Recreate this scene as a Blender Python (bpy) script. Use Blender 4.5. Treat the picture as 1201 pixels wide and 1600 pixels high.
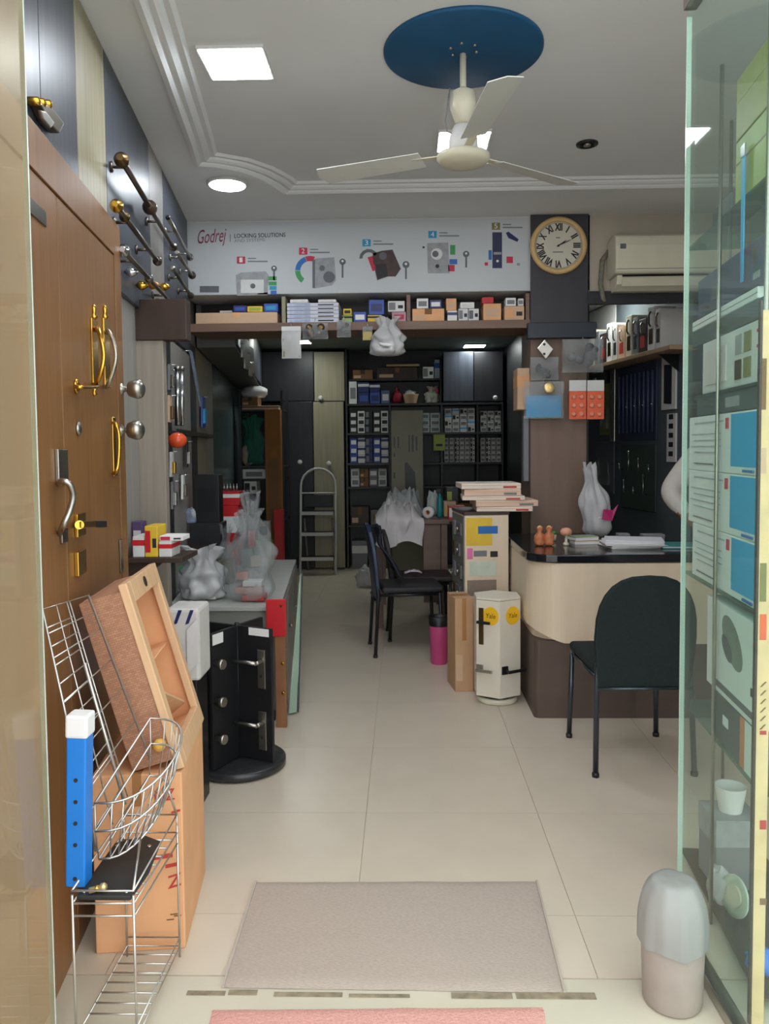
import bpy, bmesh, math, random
from mathutils import Vector, Matrix, Euler, noise
R = math.radians
random.seed(7)
scene = bpy.context.scene
for o in list(bpy.data.objects): bpy.data.objects.remove(o, do_unlink=True)
COL = scene.collection

# ------------------------------------------------------------------ camera
IW, IH, FPX = 1201.0, 1600.0, 1220.0
CAMZ = 1.40
PITCH, YAW, ROLL = R(3.0), math.atan(30/FPX), R(0.5)
SHIFT_PX = 36.0            # lens shift, so the horizon sits at row 700
cd = bpy.data.cameras.new('camera'); cam = bpy.data.objects.new('camera', cd); COL.objects.link(cam)
cd.sensor_fit = 'VERTICAL'; cd.sensor_height = 36.0; cd.sensor_width = 27.0
cd.lens = FPX/IH*36.0; cd.shift_y = -SHIFT_PX/IH
cd.clip_start = 0.05; cd.clip_end = 200
CM = Matrix.Rotation(YAW, 4, 'Z') @ Matrix.Rotation(R(90)-PITCH, 4, 'X') @ Matrix.Rotation(-ROLL, 4, 'Z')
CM.translation = (0, 0, CAMZ)
cam.matrix_world = CM
scene.camera = cam

# ------------------------------------------------------------------ light and exposure
scene.view_settings.view_transform = 'Standard'
scene.view_settings.look = 'None'
scene.view_settings.exposure = 0.95
scene.view_settings.gamma = 1.0
scene.view_settings.use_curve_mapping = False
w = bpy.data.worlds.new('sky'); scene.world = w; w.use_nodes = True
bg = w.node_tree.nodes['Background']
bg.inputs[0].default_value = (0.93, 0.96, 1.0, 1); bg.inputs[1].default_value = 1.55
LED = 27.0                  # ceiling panel emission
LED_IN = 22.0
sn_ = bpy.data.lights.new('sun', 'SUN'); sn_.energy = 5.0; sn_.angle = R(2); sn_.color = (1.0, 0.98, 0.95)
sun = bpy.data.objects.new('sun', sn_); COL.objects.link(sun); sun.rotation_euler = (R(-42), 0, R(12))    # high sun from behind the building lights the street

# ------------------------------------------------------------------ pixel -> ray helpers (surveying the room)
def ray(px, py):
    d = Vector(((px-IW/2)/FPX, -(py-IH/2+SHIFT_PX)/FPX, -1.0))
    return (CM.to_3x3() @ d)
CP = Vector((0, 0, CAMZ))
def at(px, py, Y):
    d = ray(px, py); return CP + d*(Y/d.y)
def onz(px, py, z):
    d = ray(px, py); return CP + d*((z-CAMZ)/d.z)
def onpl(px, py, p0, n):
    d = ray(px, py); return CP + d*((p0-CP).dot(n)/d.dot(n))
def FB(x0, y0, x1, y1, Y):
    ym = (y0+y1)/2; xm = (x0+x1)/2
    return at(x0, ym, Y).x, at(x1, ym, Y).x, at(xm, y1, Y).z, at(xm, y0, Y).z

# ------------------------------------------------------------------ materials
def lin(c):
    return tuple(((v/255)/12.92 if v/255 <= 0.04045 else ((v/255+0.055)/1.055)**2.4) for v in c)
MATS = {}
def M(name, rgb, rough=0.5, metal=0.0, var=0.10, scale=9.0, stretch=(1,1,1), bump=0.0, detail=3.0, coat=0.0, spec=0.5, rgb2=None):
    if name in MATS: return MATS[name]
    m = bpy.data.materials.new(name); m.use_nodes = True
    nt = m.node_tree; b = nt.nodes['Principled BSDF']
    a = lin(rgb)
    tc = nt.nodes.new('ShaderNodeTexCoord'); mp = nt.nodes.new('ShaderNodeMapping'); mp.inputs['Scale'].default_value = stretch
    nz = nt.nodes.new('ShaderNodeTexNoise'); nz.inputs['Scale'].default_value = scale; nz.inputs['Detail'].default_value = detail
    nt.links.new(tc.outputs['Object'], mp.inputs[0]); nt.links.new(mp.outputs[0], nz.inputs['Vector'])
    cr = nt.nodes.new('ShaderNodeValToRGB')
    cr.color_ramp.elements[0].position = 0.3; cr.color_ramp.elements[1].position = 0.7
    if rgb2 is None:
        lo = [v*(1-var) for v in a]; hi = [min(1, v*(1+var)) for v in a]
    else:
        lo = a; hi = lin(rgb2)
    cr.color_ramp.elements[0].color = (*lo, 1); cr.color_ramp.elements[1].color = (*hi, 1)
    nt.links.new(nz.outputs['Fac'], cr.inputs[0]); nt.links.new(cr.outputs[0], b.inputs['Base Color'])
    b.inputs['Roughness'].default_value = rough; b.inputs['Metallic'].default_value = metal
    b.inputs['Specular IOR Level'].default_value = spec
    b.inputs['Coat Weight'].default_value = coat
    if bump:
        bp = nt.nodes.new('ShaderNodeBump'); bp.inputs['Strength'].default_value = bump; bp.inputs['Distance'].default_value = 0.01
        nt.links.new(nz.outputs['Fac'], bp.inputs['Height']); nt.links.new(bp.outputs[0], b.inputs['Normal'])
    MATS[name] = m; return m
def emit(name, rgb, s):
    m = bpy.data.materials.new(name); m.use_nodes = True; nt = m.node_tree
    nt.nodes.remove(nt.nodes['Principled BSDF'])
    e = nt.nodes.new('ShaderNodeEmission'); e.inputs[0].default_value = (*lin(rgb), 1); e.inputs[1].default_value = s
    nt.links.new(e.outputs[0], nt.nodes['Material Output'].inputs[0]); MATS[name] = m; return m
def film(name, rgb, fac=0.35, rough=0.25, tint=(235,240,240), scale=14.0):
    """clear wrapping: part transparent, part glossy white"""
    m = bpy.data.materials.new(name); m.use_nodes = True; nt = m.node_tree; b = nt.nodes['Principled BSDF']
    b.inputs['Base Color'].default_value = (*lin(rgb), 1); b.inputs['Roughness'].default_value = rough
    t = nt.nodes.new('ShaderNodeBsdfTransparent'); t.inputs[0].default_value = (*lin(tint), 1)
    mx = nt.nodes.new('ShaderNodeMixShader')
    nz = nt.nodes.new('ShaderNodeTexNoise'); nz.inputs['Scale'].default_value = scale
    tc = nt.nodes.new('ShaderNodeTexCoord'); nt.links.new(tc.outputs['Object'], nz.inputs['Vector'])
    mr = nt.nodes.new('ShaderNodeMapRange'); mr.inputs['From Min'].default_value = 0.35; mr.inputs['From Max'].default_value = 0.65
    mr.inputs['To Min'].default_value = max(0, fac-0.12); mr.inputs['To Max'].default_value = min(1, fac+0.14)
    nt.links.new(nz.outputs['Fac'], mr.inputs[0]); nt.links.new(mr.outputs[0], mx.inputs[0])
    nt.links.new(t.outputs[0], mx.inputs[1]); nt.links.new(b.outputs[0], mx.inputs[2])
    nt.links.new(mx.outputs[0], nt.nodes['Material Output'].inputs[0]); MATS[name] = m; return m
def glass(name, tint=(214,232,224), haze=0.10, hazecol=(200,214,206)):
    m = bpy.data.materials.new(name); m.use_nodes = True; nt = m.node_tree
    nt.nodes.remove(nt.nodes['Principled BSDF'])
    t = nt.nodes.new('ShaderNodeBsdfTransparent'); t.inputs[0].default_value = (*lin(tint), 1)
    g = nt.nodes.new('ShaderNodeBsdfGlossy'); g.inputs['Roughness'].default_value = 0.03; g.inputs[0].default_value = (1,1,1,1)
    df = nt.nodes.new('ShaderNodeBsdfDiffuse'); df.inputs[0].default_value = (*lin(hazecol), 1)
    lw = nt.nodes.new('ShaderNodeLayerWeight'); lw.inputs[0].default_value = 0.5
    pw_ = nt.nodes.new('ShaderNodeMath'); pw_.operation = 'POWER'; pw_.inputs[1].default_value = 4.0; nt.links.new(lw.outputs['Facing'], pw_.inputs[0])
    fr = nt.nodes.new('ShaderNodeMath'); fr.operation = 'MULTIPLY_ADD'; fr.inputs[1].default_value = 0.30; fr.inputs[2].default_value = 0.02; nt.links.new(pw_.outputs[0], fr.inputs[0])
    m1 = nt.nodes.new('ShaderNodeMixShader'); m1.inputs[0].default_value = haze
    nt.links.new(t.outputs[0], m1.inputs[1]); nt.links.new(df.outputs[0], m1.inputs[2])
    m2 = nt.nodes.new('ShaderNodeMixShader'); nt.links.new(fr.outputs[0], m2.inputs[0])
    nt.links.new(m1.outputs[0], m2.inputs[1]); nt.links.new(g.outputs[0], m2.inputs[2])
    nt.links.new(m2.outputs[0], nt.nodes['Material Output'].inputs[0]); MATS[name] = m; return m

m_white = M('white_paint', (205,205,202), 0.7, var=0.03)
m_ceil = M('ceiling_paint', (222,223,222), 0.8, var=0.025, scale=2)
m_tile = M('floor_tile_cream', (207,194,175), 0.28, var=0.035, scale=5, spec=0.4)
m_grout = M('grout', (182,172,152), 0.9)
m_black = M('black_plastic', (22,22,24), 0.42, var=0.1)
m_blackm = M('black_metal', (30,31,33), 0.35, metal=0.3, var=0.1)
m_chrome = M('chrome', (205,206,208), 0.18, metal=1.0, var=0.04)
m_steel = M('brushed_steel', (176,172,164), 0.32, metal=1.0, var=0.06, stretch=(1,1,20))
m_nickel = M('dark_nickel', (132,124,112), 0.3, metal=1.0, var=0.1)
m_brass = M('brass', (214,166,70), 0.22, metal=1.0, var=0.06)
m_brassold = M('antique_brass', (120,98,66), 0.35, metal=1.0, var=0.15)
m_teak = M('teak_veneer', (130,90,52), 0.42, var=0.13, scale=7, stretch=(7,7,0.5), detail=6)
m_darklam = M('charcoal_laminate', (66,70,80), 0.38, var=0.22, scale=5, stretch=(9,9,0.35), detail=5)
m_beigelam = M('beige_laminate', (150,142,116), 0.45, var=0.16, scale=5, stretch=(10,10,0.35), detail=5)
m_greylam = M('pale_grey_laminate', (148,144,138), 0.45, var=0.12, scale=5, stretch=(10,10,0.4), detail=5)
m_teallam = M('teal_grey_laminate', (86,104,106), 0.25, var=0.1, scale=4, stretch=(6,6,0.5))
m_brownlam = M('dark_brown_laminate', (60,44,37), 0.45, var=0.2, scale=4, stretch=(6,6,0.6), detail=5)
m_midbrown = M('brown_laminate', (116,94,80), 0.5, var=0.08, scale=3, stretch=(5,5,0.6))
m_darkwood = M('near_black_laminate', (36,36,40), 0.4, var=0.15, scale=4, stretch=(6,6,0.5))
m_cream = M('cream_laminate', (222,204,178), 0.4, var=0.04, scale=3, stretch=(5,5,0.6))
m_card = M('brown_cardboard', (224,168,122), 0.85, var=0.08, scale=6, bump=0.05)
m_cardpale = M('pale_cardboard', (204,170,140), 0.85, var=0.06, scale=6)
m_carddark = M('dark_cardboard', (128,92,60), 0.88, var=0.1, scale=6)
m_tape = M('parcel_tape', (170,122,74), 0.25, var=0.05)
m_ink = M('dark_ink', (34,34,38), 0.6, var=0.02)
m_greyink = M('grey_ink', (120,120,124), 0.6, var=0.02)
m_red = M('red_gloss', (196,34,42), 0.4, var=0.06)
m_redink = M('red_ink', (186,56,50), 0.6, var=0.05)
m_pink = M('pink_plastic', (196,74,128), 0.4, var=0.06)
m_blue = M('blue_gloss', (28,120,205), 0.4, var=0.05)
m_sky = M('sky_blue_print', (20,164,222), 0.4, var=0.03)
m_navy = M('navy_card', (36,44,96), 0.45, var=0.12)
m_midblue = M('mid_blue_card', (52,78,160), 0.45, var=0.12)
m_yellow = M('yellow_card', (222,184,54), 0.5, var=0.06)
m_lime = M('lime_green_card', (152,168,66), 0.45, var=0.07)
m_green = M('green_cloth', (26,96,78), 0.7, var=0.15)
m_teal = M('teal_plastic', (20,128,130), 0.35, var=0.08)
m_orange = M('orange_card', (226,98,60), 0.45, var=0.10, scale=30)
m_paper = M('white_paper', (226,224,222), 0.7, var=0.03)
m_whitecard = M('white_card', (212,211,208), 0.6, var=0.05)
m_offwhite = M('off_white_plastic', (214,208,186), 0.4, var=0.03)
m_film = film('clear_plastic_film', (206,206,206), 0.22, scale=5)
m_filmw = film('cloudy_plastic_film', (212,210,210), 0.66, scale=4)
m_filmb = film('bluish_plastic_film', (170,184,210), 0.6)
m_glass = glass('green_tint_glass', (240,249,244), 0.045, (190,208,200))
m_glassl = glass('painted_haze_door_glass', (244,243,234), 0.24, (216,192,158))  # tan haze painted in for the reflection of the bright street
m_shelfglass = glass('shelf_glass', (190,214,208), 0.10, (150,170,166))
m_edge = M('polished_glass_edge', (208,220,212), 0.25, var=0.05)
m_led = emit('led_panel', (240,247,255), LED)
m_ledin = emit('led_panel_inner', (246,255,250), LED_IN)

# ------------------------------------------------------------------ mesh building
WM = {}
class MB:
    def __init__(s): s.v = []; s.f = []; s.sm = []
    def add(s, vs, fs, smooth=False):
        n = len(s.v); s.v += [Vector(v) for v in vs]; s.f += [tuple(i+n for i in f) for f in fs]; s.sm += [smooth]*len(fs); return s
    def hexa(s, c):
        return s.add(c, [(0,3,2,1),(4,5,6,7),(0,1,5,4),(1,2,6,5),(2,3,7,6),(3,0,4,7)])
    def box(s, x0, x1, y0, y1, z0, z1):
        return s.hexa([(x0,y0,z0),(x1,y0,z0),(x1,y1,z0),(x0,y1,z0),(x0,y0,z1),(x1,y0,z1),(x1,y1,z1),(x0,y1,z1)])
    def prism(s, poly, off):
        n = len(poly); off = Vector(off); a = [Vector(p) for p in poly]; b = [p+off for p in a]
        return s.add(a+b, [tuple(range(n))[::-1], tuple(range(n, 2*n))] + [(i, (i+1) % n, n+(i+1) % n, n+i) for i in range(n)])
    def bar(s, p, q, w, h, up=(0,0,1)):
        p = Vector(p); q = Vector(q); d = (q-p).normalized(); u = Vector(up)
        if abs(d.dot(u)) > 0.98: u = Vector((1,0,0))
        a = d.cross(u).normalized()*w/2; b = a.cross(d).normalized()*h/2
        return s.hexa([p-a-b, p+a-b, p+a+b, p-a+b, q-a-b, q+a-b, q+a+b, q-a+b])
    def tube(s, pts, r, n=8, closed=False, cap=True):
        pts = [Vector(p) for p in pts]; m = len(pts); rs = r if isinstance(r, (list, tuple)) else [r]*m
        vs = []; ref = None
        for i, p in enumerate(pts):
            if closed: d = pts[(i+1) % m]-pts[i-1]
            else: d = pts[min(i+1, m-1)]-pts[max(i-1, 0)]
            d.normalize()
            if ref is None:
                ref = Vector((0,0,1)) if abs(d.z) < 0.9 else Vector((1,0,0))
            a = d.cross(ref)
            if a.length < 1e-4: a = d.orthogonal()
            a.normalize(); b = a.cross(d); ref = b
            vs += [p + (a*math.cos(t*2*math.pi/n) + b*math.sin(t*2*math.pi/n))*rs[i] for t in range(n)]
        fs = []
        for i in range(m if closed else m-1):
            j = (i+1) % m
            fs += [(i*n+t, i*n+(t+1) % n, j*n+(t+1) % n, j*n+t) for t in range(n)]
        s.add(vs, fs, True)
        if cap and not closed:
            k = len(s.v)-len(vs)
            s.f += [tuple(range(k, k+n))[::-1], tuple(range(k+(m-1)*n, k+m*n))]; s.sm += [False, False]
        return s
    def lathe(s, prof, c=(0,0,0), n=20, axis=(0,0,1), smooth=True, cap=True):
        ax = Vector(axis).normalized(); a = ax.orthogonal().normalized(); b = ax.cross(a); c = Vector(c); vs = []
        for r, z in prof:
            vs += [c + ax*z + (a*math.cos(t*2*math.pi/n)+b*math.sin(t*2*math.pi/n))*max(r, 1e-4) for t in range(n)]
        m = len(prof); fs = [(i*n+t, i*n+(t+1) % n, (i+1)*n+(t+1) % n, (i+1)*n+t) for i in range(m-1) for t in range(n)]
        s.add(vs, fs, smooth); k = len(s.v)-len(vs)
        if cap: s.f += [tuple(range(k, k+n))[::-1], tuple(range(k+(m-1)*n, k+m*n))]; s.sm += [False, False]
        return s
    def ball(s, c, r, n=14, sc=(1,1,1)):
        c = Vector(c); h = n//2; vs = []; fs = []
        for i in range(h+1):
            th = math.pi*i/h
            for j in range(n):
                ph = 2*math.pi*j/n; rr = max(math.sin(th), 1e-3)
                vs.append(c+Vector((rr*math.cos(ph)*sc[0], rr*math.sin(ph)*sc[1], math.cos(th)*sc[2]))*r)
        for i in range(h):
            for j in range(n): fs.append((i*n+j, (i+1)*n+j, (i+1)*n+(j+1) % n, i*n+(j+1) % n))
        return s.add(vs, fs, True)
    def grid(s, fn, nu, nv, smooth=True, wrap=False):
        vs = [fn(i/(nu if wrap else nu-1), j/(nv-1)) for j in range(nv) for i in range(nu)]
        fs = []
        for j in range(nv-1):
            for i in range(nu if wrap else nu-1):
                k = (i+1) % nu; fs.append((j*nu+i, j*nu+k, (j+1)*nu+k, (j+1)*nu+i))
        return s.add(vs, fs, smooth)
    def build(s, name, mat, parent=None, local=False, bev=0.0, origin=None, seg=2, recalc=True, solid=0.0):
        vs = s.v
        me = bpy.data.meshes.new(name)
        o = bpy.data.objects.new(name, me); COL.objects.link(o)
        if parent is not None:
            o.parent = parent; W = WM[parent]; WM[o] = W
            if not local:
                I = W.inverted(); vs = [I @ v for v in vs]
        else:
            if origin is None:
                mn = [min(v[k] for v in vs) for k in range(3)]; mx = [max(v[k] for v in vs) for k in range(3)]
                origin = Vector(((mn[0]+mx[0])/2, (mn[1]+mx[1])/2, mn[2]))
            origin = Vector(origin); o.location = origin; vs = [v-origin for v in vs]; WM[o] = Matrix.Translation(origin)
        me.from_pydata([tuple(v) for v in vs], [], s.f)
        me.polygons.foreach_set('use_smooth', s.sm)
        if recalc:
            bm = bmesh.new(); bm.from_mesh(me); bmesh.ops.recalc_face_normals(bm, faces=bm.faces[:]); bm.to_mesh(me); bm.free()
        me.update()
        if mat: me.materials.append(mat)
        if bev:
            md = o.modifiers.new('bevel', 'BEVEL'); md.width = bev; md.segments = seg; md.limit_method = 'ANGLE'; md.angle_limit = R(40)
        if solid:
            md = o.modifiers.new('solid', 'SOLIDIFY'); md.thickness = solid
        return o
def tag(o, label=None, cat=None, group=None, kind=None):
    if label: o['label'] = label
    if cat: o['category'] = cat
    if group: o['group'] = group
    if kind: o['kind'] = kind
    return o
def thing(name, label, cat, loc, rot=0.0, group=None, kind=None):
    o = bpy.data.objects.new(name, None); COL.objects.link(o); o.empty_display_size = 0.05
    e = Euler(rot if isinstance(rot, (tuple, list)) else (0, 0, rot)); o.location = loc; o.rotation_euler = e
    WM[o] = Matrix.Translation(Vector(loc)) @ e.to_matrix().to_4x4()
    return tag(o, label, cat, group, kind)
def struct(name, mb, mat, bev=0.0, label=None):
    return tag(mb.build(name, mat, bev=bev), label=label, kind='structure')
def copy_tree(o, parent=None, loc=None, rot=None, label=None):
    c = o.copy(); COL.objects.link(c); c.parent = parent
    if loc is not None: c.location = loc
    if rot is not None: c.rotation_euler = (0, 0, rot)
    if label: c['label'] = label
    for ch in o.children: copy_tree(ch, c)
    return c
def text(s, parent, p0, p1, up, mat, height=None, shear=0.0, name='lettering', thick=0.0006, bold=0.0):
    """flat lettering from p0 (baseline left) to p1 (baseline right)"""
    cu = bpy.data.curves.new('t', 'FONT'); cu.body = s; cu.size = 1.0; cu.shear = shear; cu.offset = bold; cu.resolution_u = 3
    t = bpy.data.objects.new('t', cu); COL.objects.link(t)
    dg = bpy.context.evaluated_depsgraph_get(); me = bpy.data.meshes.new_from_object(t.evaluated_get(dg))
    vs = [v.co.copy() for v in me.vertices]; fs = [tuple(p.vertices) for p in me.polygons]
    bpy.data.objects.remove(t); bpy.data.curves.remove(cu); bpy.data.meshes.remove(me)
    p0 = Vector(p0); p1 = Vector(p1); u = p1-p0; L = u.length; u.normalize(); up = Vector(up).normalized(); nrm = u.cross(up)
    x0 = min(v.x for v in vs); x1 = max(v.x for v in vs); y1 = max(v.y for v in vs); sx = L/(x1-x0); sy = (height/y1) if height else sx
    mb = MB(); mb.add([p0+u*((v.x-x0)*sx)+up*(v.y*sy)+nrm*thick for v in vs], fs)
    return mb.build(name, mat, parent, recalc=False)
def bagmesh(c, rx, ry, h, neck=0.25, seed=0, pleat=0.16, nu=40, nv=22, bumpy=0.12, flare=1.6, lean=(0,0)):
    """a tied bag: full belly, gathered neck and a flared top; c = base centre"""
    c = Vector(c)
    def fn(u, v):
        a = u*2*math.pi
        if v < 0.1: r = 0.55+0.45*math.sin(v/0.1*math.pi/2)
        elif v < 0.5: r = 1.0
        elif v < 0.8:
            t = (v-0.5)/0.3; r = 1.0+(neck-1.0)*(t*t*(3-2*t))
        else:
            t = (v-0.8)/0.2; r = neck*(1+(flare-1)*t)
        pl = 1+pleat*max(0, v-0.3)*1.6*math.sin(a*9+seed)+bumpy*noise.noise(Vector((math.cos(a)*2.2, math.sin(a)*2.2, v*5+seed*3.1)))*1.6
        z = h*v*(1+0.06*math.sin(a*3+seed))
        return c+Vector((math.cos(a)*rx*r*pl+lean[0]*v*h, math.sin(a)*ry*r*pl+lean[1]*v*h, z))
    mb = MB(); mb.grid(fn, nu, nv, True, wrap=True)
    n0 = 0; mb.f.append(tuple(range(nu))[::-1]); mb.sm.append(False)
    return mb
def crumple(c, rad, seed=0, amp=0.3, n=20, flat=True):
    c = Vector(c); mb = MB(); mb.ball((0,0,0), 1.0, n)
    for i, v in enumerate(mb.v):
        k = 1+amp*noise.noise(v*2.3+Vector((seed*5.3, seed, 0)))+amp*0.5*noise.noise(v*5.7+Vector((0, seed, 2)))
        q = Vector((v.x*rad[0]*k, v.y*rad[1]*k, v.z*rad[2]*k))
        if flat: q.z = max(q.z, -rad[2]*0.8)
        mb.v[i] = c+Vector((0,0,rad[2]*0.8 if flat else 0))+q
    return mb
def carton(name, label, cat, x0, x1, y0, y1, z0, z1, body, style='label', accent=None, group=None, rz=0.0, bev=0.003):
    """a cardboard box with its tape, lid or printed label"""
    cx, cy = (x0+x1)/2, (y0+y1)/2; hx, hy, h = (x1-x0)/2, (y1-y0)/2, z1-z0
    t = thing(name, label, cat, (cx, cy, z0), rz, group)
    MB().box(-hx, hx, -hy, hy, 0, h).build('box_body', body, t, local=True, bev=min(bev, hx*0.2, h*0.2))
    ac = accent or m_tape; e = 0.0012
    if style == 'tape':
        w_ = min(0.05, hx*0.45)
        MB().box(-hx*0.98, hx*0.98, -0.3*hy, 0.3*hy, h, h+e).build('tape', ac, t, local=True)
        MB().box(-w_/2, w_/2, -hy-e, -hy, h*0.55, h).build('tape', ac, t, local=True)
        MB().box(-hx*0.9, -hx*0.2, -hy-e, -hy, h*0.12, h*0.4).build('shipping_label', m_cardpale, t, local=True)
    elif style == 'lid':
        MB().box(-hx-0.002, hx+0.002, -hy-0.002, hy+0.002, h*0.62, h+0.002).build('lid', ac, t, local=True, bev=0.002)
    elif style == 'label':
        MB().box(-hx*0.72, hx*0.72, -hy-e, -hy, h*0.22, h*0.72).build('label_patch', ac, t, local=True)
    elif style == 'band':
        MB().box(-hx-e, hx+e, -hy-e, hy+e, h*0.55, h*0.82).build('printed_band', ac, t, local=True)
    elif style == 'end':
        MB().box(-hx*0.9, -hx*0.1, -hy-e, -hy, h*0.15, h*0.85).build('label_patch', ac, t, local=True)
        MB().box(hx*0.2, hx*0.8, -hy-e, -hy, h*0.3, h*0.6).build('label_patch', m_ink, t, local=True)
    return t
# ================================================================== SETTING
CZ = 2.85; YF = 2.0; YH = 5.0; YB = 9.25
WA = onz(115, 0, CZ); WB = onz(290, 350, CZ)
wd = Vector((WB.x-WA.x, WB.y-WA.y, 0)).normalized(); wn = Vector((wd.y, -wd.x, 0))
def lwx(Y, off=0.0):
    return WA.x + (Y-WA.y)*wd.x/wd.y + off/wn.x
def onwall(px, py, off=0.0):
    return onpl(px, py, Vector((WA.x, WA.y, 0))+wn*off, wn)
def wslab(mb, Y0, Y1, z0, z1, o0, o1):
    a, b, c, d = (Vector((lwx(Y0, o0), Y0, 0)), Vector((lwx(Y0, o1), Y0, 0)), Vector((lwx(Y1, o1), Y1, 0)), Vector((lwx(Y1, o0), Y1, 0)))
    return mb.prism([v+Vector((0,0,z0)) for v in (a, b, c, d)], (0,0,z1-z0))

# floor slab with separate tiles
fl = struct('floor', MB().box(-2.6, 3.2, YF, YB+0.13, -0.06, -0.004), m_grout)
TS = 0.655; gx0 = -0.153; gy0 = 2.93
tile_me = {}
for i in range(-4, 6):
    for j in range(-2, 11):
        xa, xb = gx0+i*TS, gx0+(i+1)*TS; ya, yb = gy0+j*TS, gy0+(j+1)*TS
        xa, xb = max(xa, -2.4), min(xb, 3.2); ya, yb = max(ya, YF), min(yb, YB+0.1)
        if xb-xa < 0.05 or yb-ya < 0.02: continue
        key = (round(xb-xa, 3), round(yb-ya, 3))
        if key not in tile_me:
            g = 0.0009
            o = MB().box(-(xb-xa)/2+g, (xb-xa)/2-g, -(yb-ya)/2+g, (yb-ya)/2-g, -0.004, 0.0).build('tile', m_tile, fl, local=True)
            tile_me[key] = o.data
        else:
            o = bpy.data.objects.new('tile', tile_me[key]); COL.objects.link(o); o.parent = fl
        o.location = Vector(((xa+xb)/2, (ya+yb)/2, 0)) - fl.location
m_pave = M('pavement_cream_stone', (200,192,172), 0.6, var=0.05, scale=4)
pv = struct('floor_pavement', MB().box(-12, 12, -18, YF-0.001, -0.12, -0.008), M('pavement_concrete', (172,172,170), 0.85, var=0.1, scale=3))
MB().box(-1.2, 1.6, 1.2, YF-0.004, -0.008, -0.0005).build('entrance_slab', m_pave, pv)
# sunken door track at the threshold: worn strips
th = tag(thing('trim_threshold', None, None, (0.0, YF, 0.0), 0), kind='structure')
m_rust = M('worn_track', (140,128,106), 0.8, var=0.35, scale=30)
for (pa, pb, py, hh) in ((292, 352, 1552, 3), (357, 402, 1551, 3.5), (428, 535, 1554, 3), (545, 640, 1556, 2.2), (705, 800, 1556, 4), (806, 930, 1556, 4.5)):
    a = onz(pa, py, 0.0); b = onz(pb, py, 0.0); hw = hh/1220*2.0*0.7
    MB().box(a.x, b.x, a.y-hw*2.2, a.y+hw*2.2, 0.0003, 0.0022).build('track_strip', m_rust, th)

# ceiling of the front shop
ce = struct('ceiling', MB().box(-2.2, 3.2, YF, YH+0.05, CZ, CZ+0.2), m_ceil)
# plaster moulding swept along the ceiling
path = [onz(207, -20, CZ), onz(213, 0, CZ), onz(250, 100, CZ), onz(293, 217, CZ), onz(303, 250, CZ), onz(335, 252, CZ), onz(370, 258, CZ), onz(400, 268, CZ), onz(425, 281, CZ), onz(443, 295, CZ)]
pe = onz(1150, 283, CZ); path += [Vector((path[-1].x+(pe.x-path[-1].x)*t, path[-1].y+(pe.y-path[-1].y)*t, CZ)) for t in (0.05, 0.5, 1.3)]
path[0] = path[1]+(path[1]-path[2]).normalized()*0.7
prof = [(0.0, 0.0), (0.0, -0.030), (0.022, -0.038), (0.036, -0.030), (0.042, -0.022), (0.062, -0.026), (0.078, -0.018), (0.086, -0.010), (0.108, -0.012), (0.122, 0.0)]
def sweep(path, prof, side=1):
    mb = MB(); vs = []; m = len(prof)
    for i, p in enumerate(path):
        d1 = (path[min(i+1, len(path)-1)]-p); d0 = p-path[max(i-1, 0)]
        if d1.length < 1e-6: d1 = d0
        if d0.length < 1e-6: d0 = d1
        d = (d1.normalized()+d0.normalized()).normalized(); nrm = Vector((d.y, -d.x, 0))*side
        k = 1/max(0.5, d.dot(d1.normalized()))
        vs += [Vector((p.x, p.y, p.z))+nrm*(q[0]*k)+Vector((0,0,q[1])) for q in prof]
    fs = [(i*m+j, i*m+j+1, (i+1)*m+j+1, (i+1)*m+j) for i in range(len(path)-1) for j in range(m-1)]
    fs += [(i*m+m-1, i*m, (i+1)*m, (i+1)*m+m-1) for i in range(len(path)-1)]
    mb.add(vs, fs, False); return mb
struct('trim_ceiling_moulding', sweep(path, prof, 1), m_ceil)

# left wall and its laminate panels
wl = struct('wall_left', wslab(MB(), 1.2, YB+0.1, 0, CZ, -0.15, 0.0), m_greylam)
def ywall(px): return onwall(px, 350, 0.0).y
ybs = [1.3, 2.14, 2.495, 2.87, 3.71, 4.08, 4.99]
for k, mt in enumerate((m_darklam, m_darklam, m_beigelam, m_darklam, m_greylam, m_darklam)):
    wslab(MB(), ybs[k]+0.002, ybs[k+1]-0.002, 2.02, CZ-0.002, 0.001, 0.02).build('panel', mt, wl, bev=0.0015)
# lower display stretch beyond the wooden door, then deeper bays
for (ya, yb, mt, z1) in ((3.62, 4.25, m_darkwood, 2.0), (4.25, 5.0, m_greylam, 2.0), (5.0, 5.3, m_darkwood, 2.09), (5.3, 5.9, m_beigelam, 2.09), (5.9, 6.3, m_greylam, 2.09), (6.3, 9.2, m_teallam, 2.09)):
    wslab(MB(), ya+0.002, yb-0.002, 0.0, z1, 0.001, 0.016).build('panel', mt, wl, bev=0.0015)
# beige pilaster and dark beam facing the door
pw = 3.42
xa = lwx(pw)-0.02; xb = at(258, 700, pw).x
MB().box(xa, xb, pw, pw+0.05, 0.0, at(230, 532, pw).z).build('pilaster', M('warm_grey_laminate', (146,136,124), 0.45, var=0.12, scale=5, stretch=(10,10,0.4)), wl, bev=0.003)
MB().box(xa, at(292, 500, pw).x, pw-0.01, pw+0.06, at(230, 532, pw).z, at(230, 468, pw).z+0.0).build('beam', m_brownlam, wl, bev=0.003)

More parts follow.
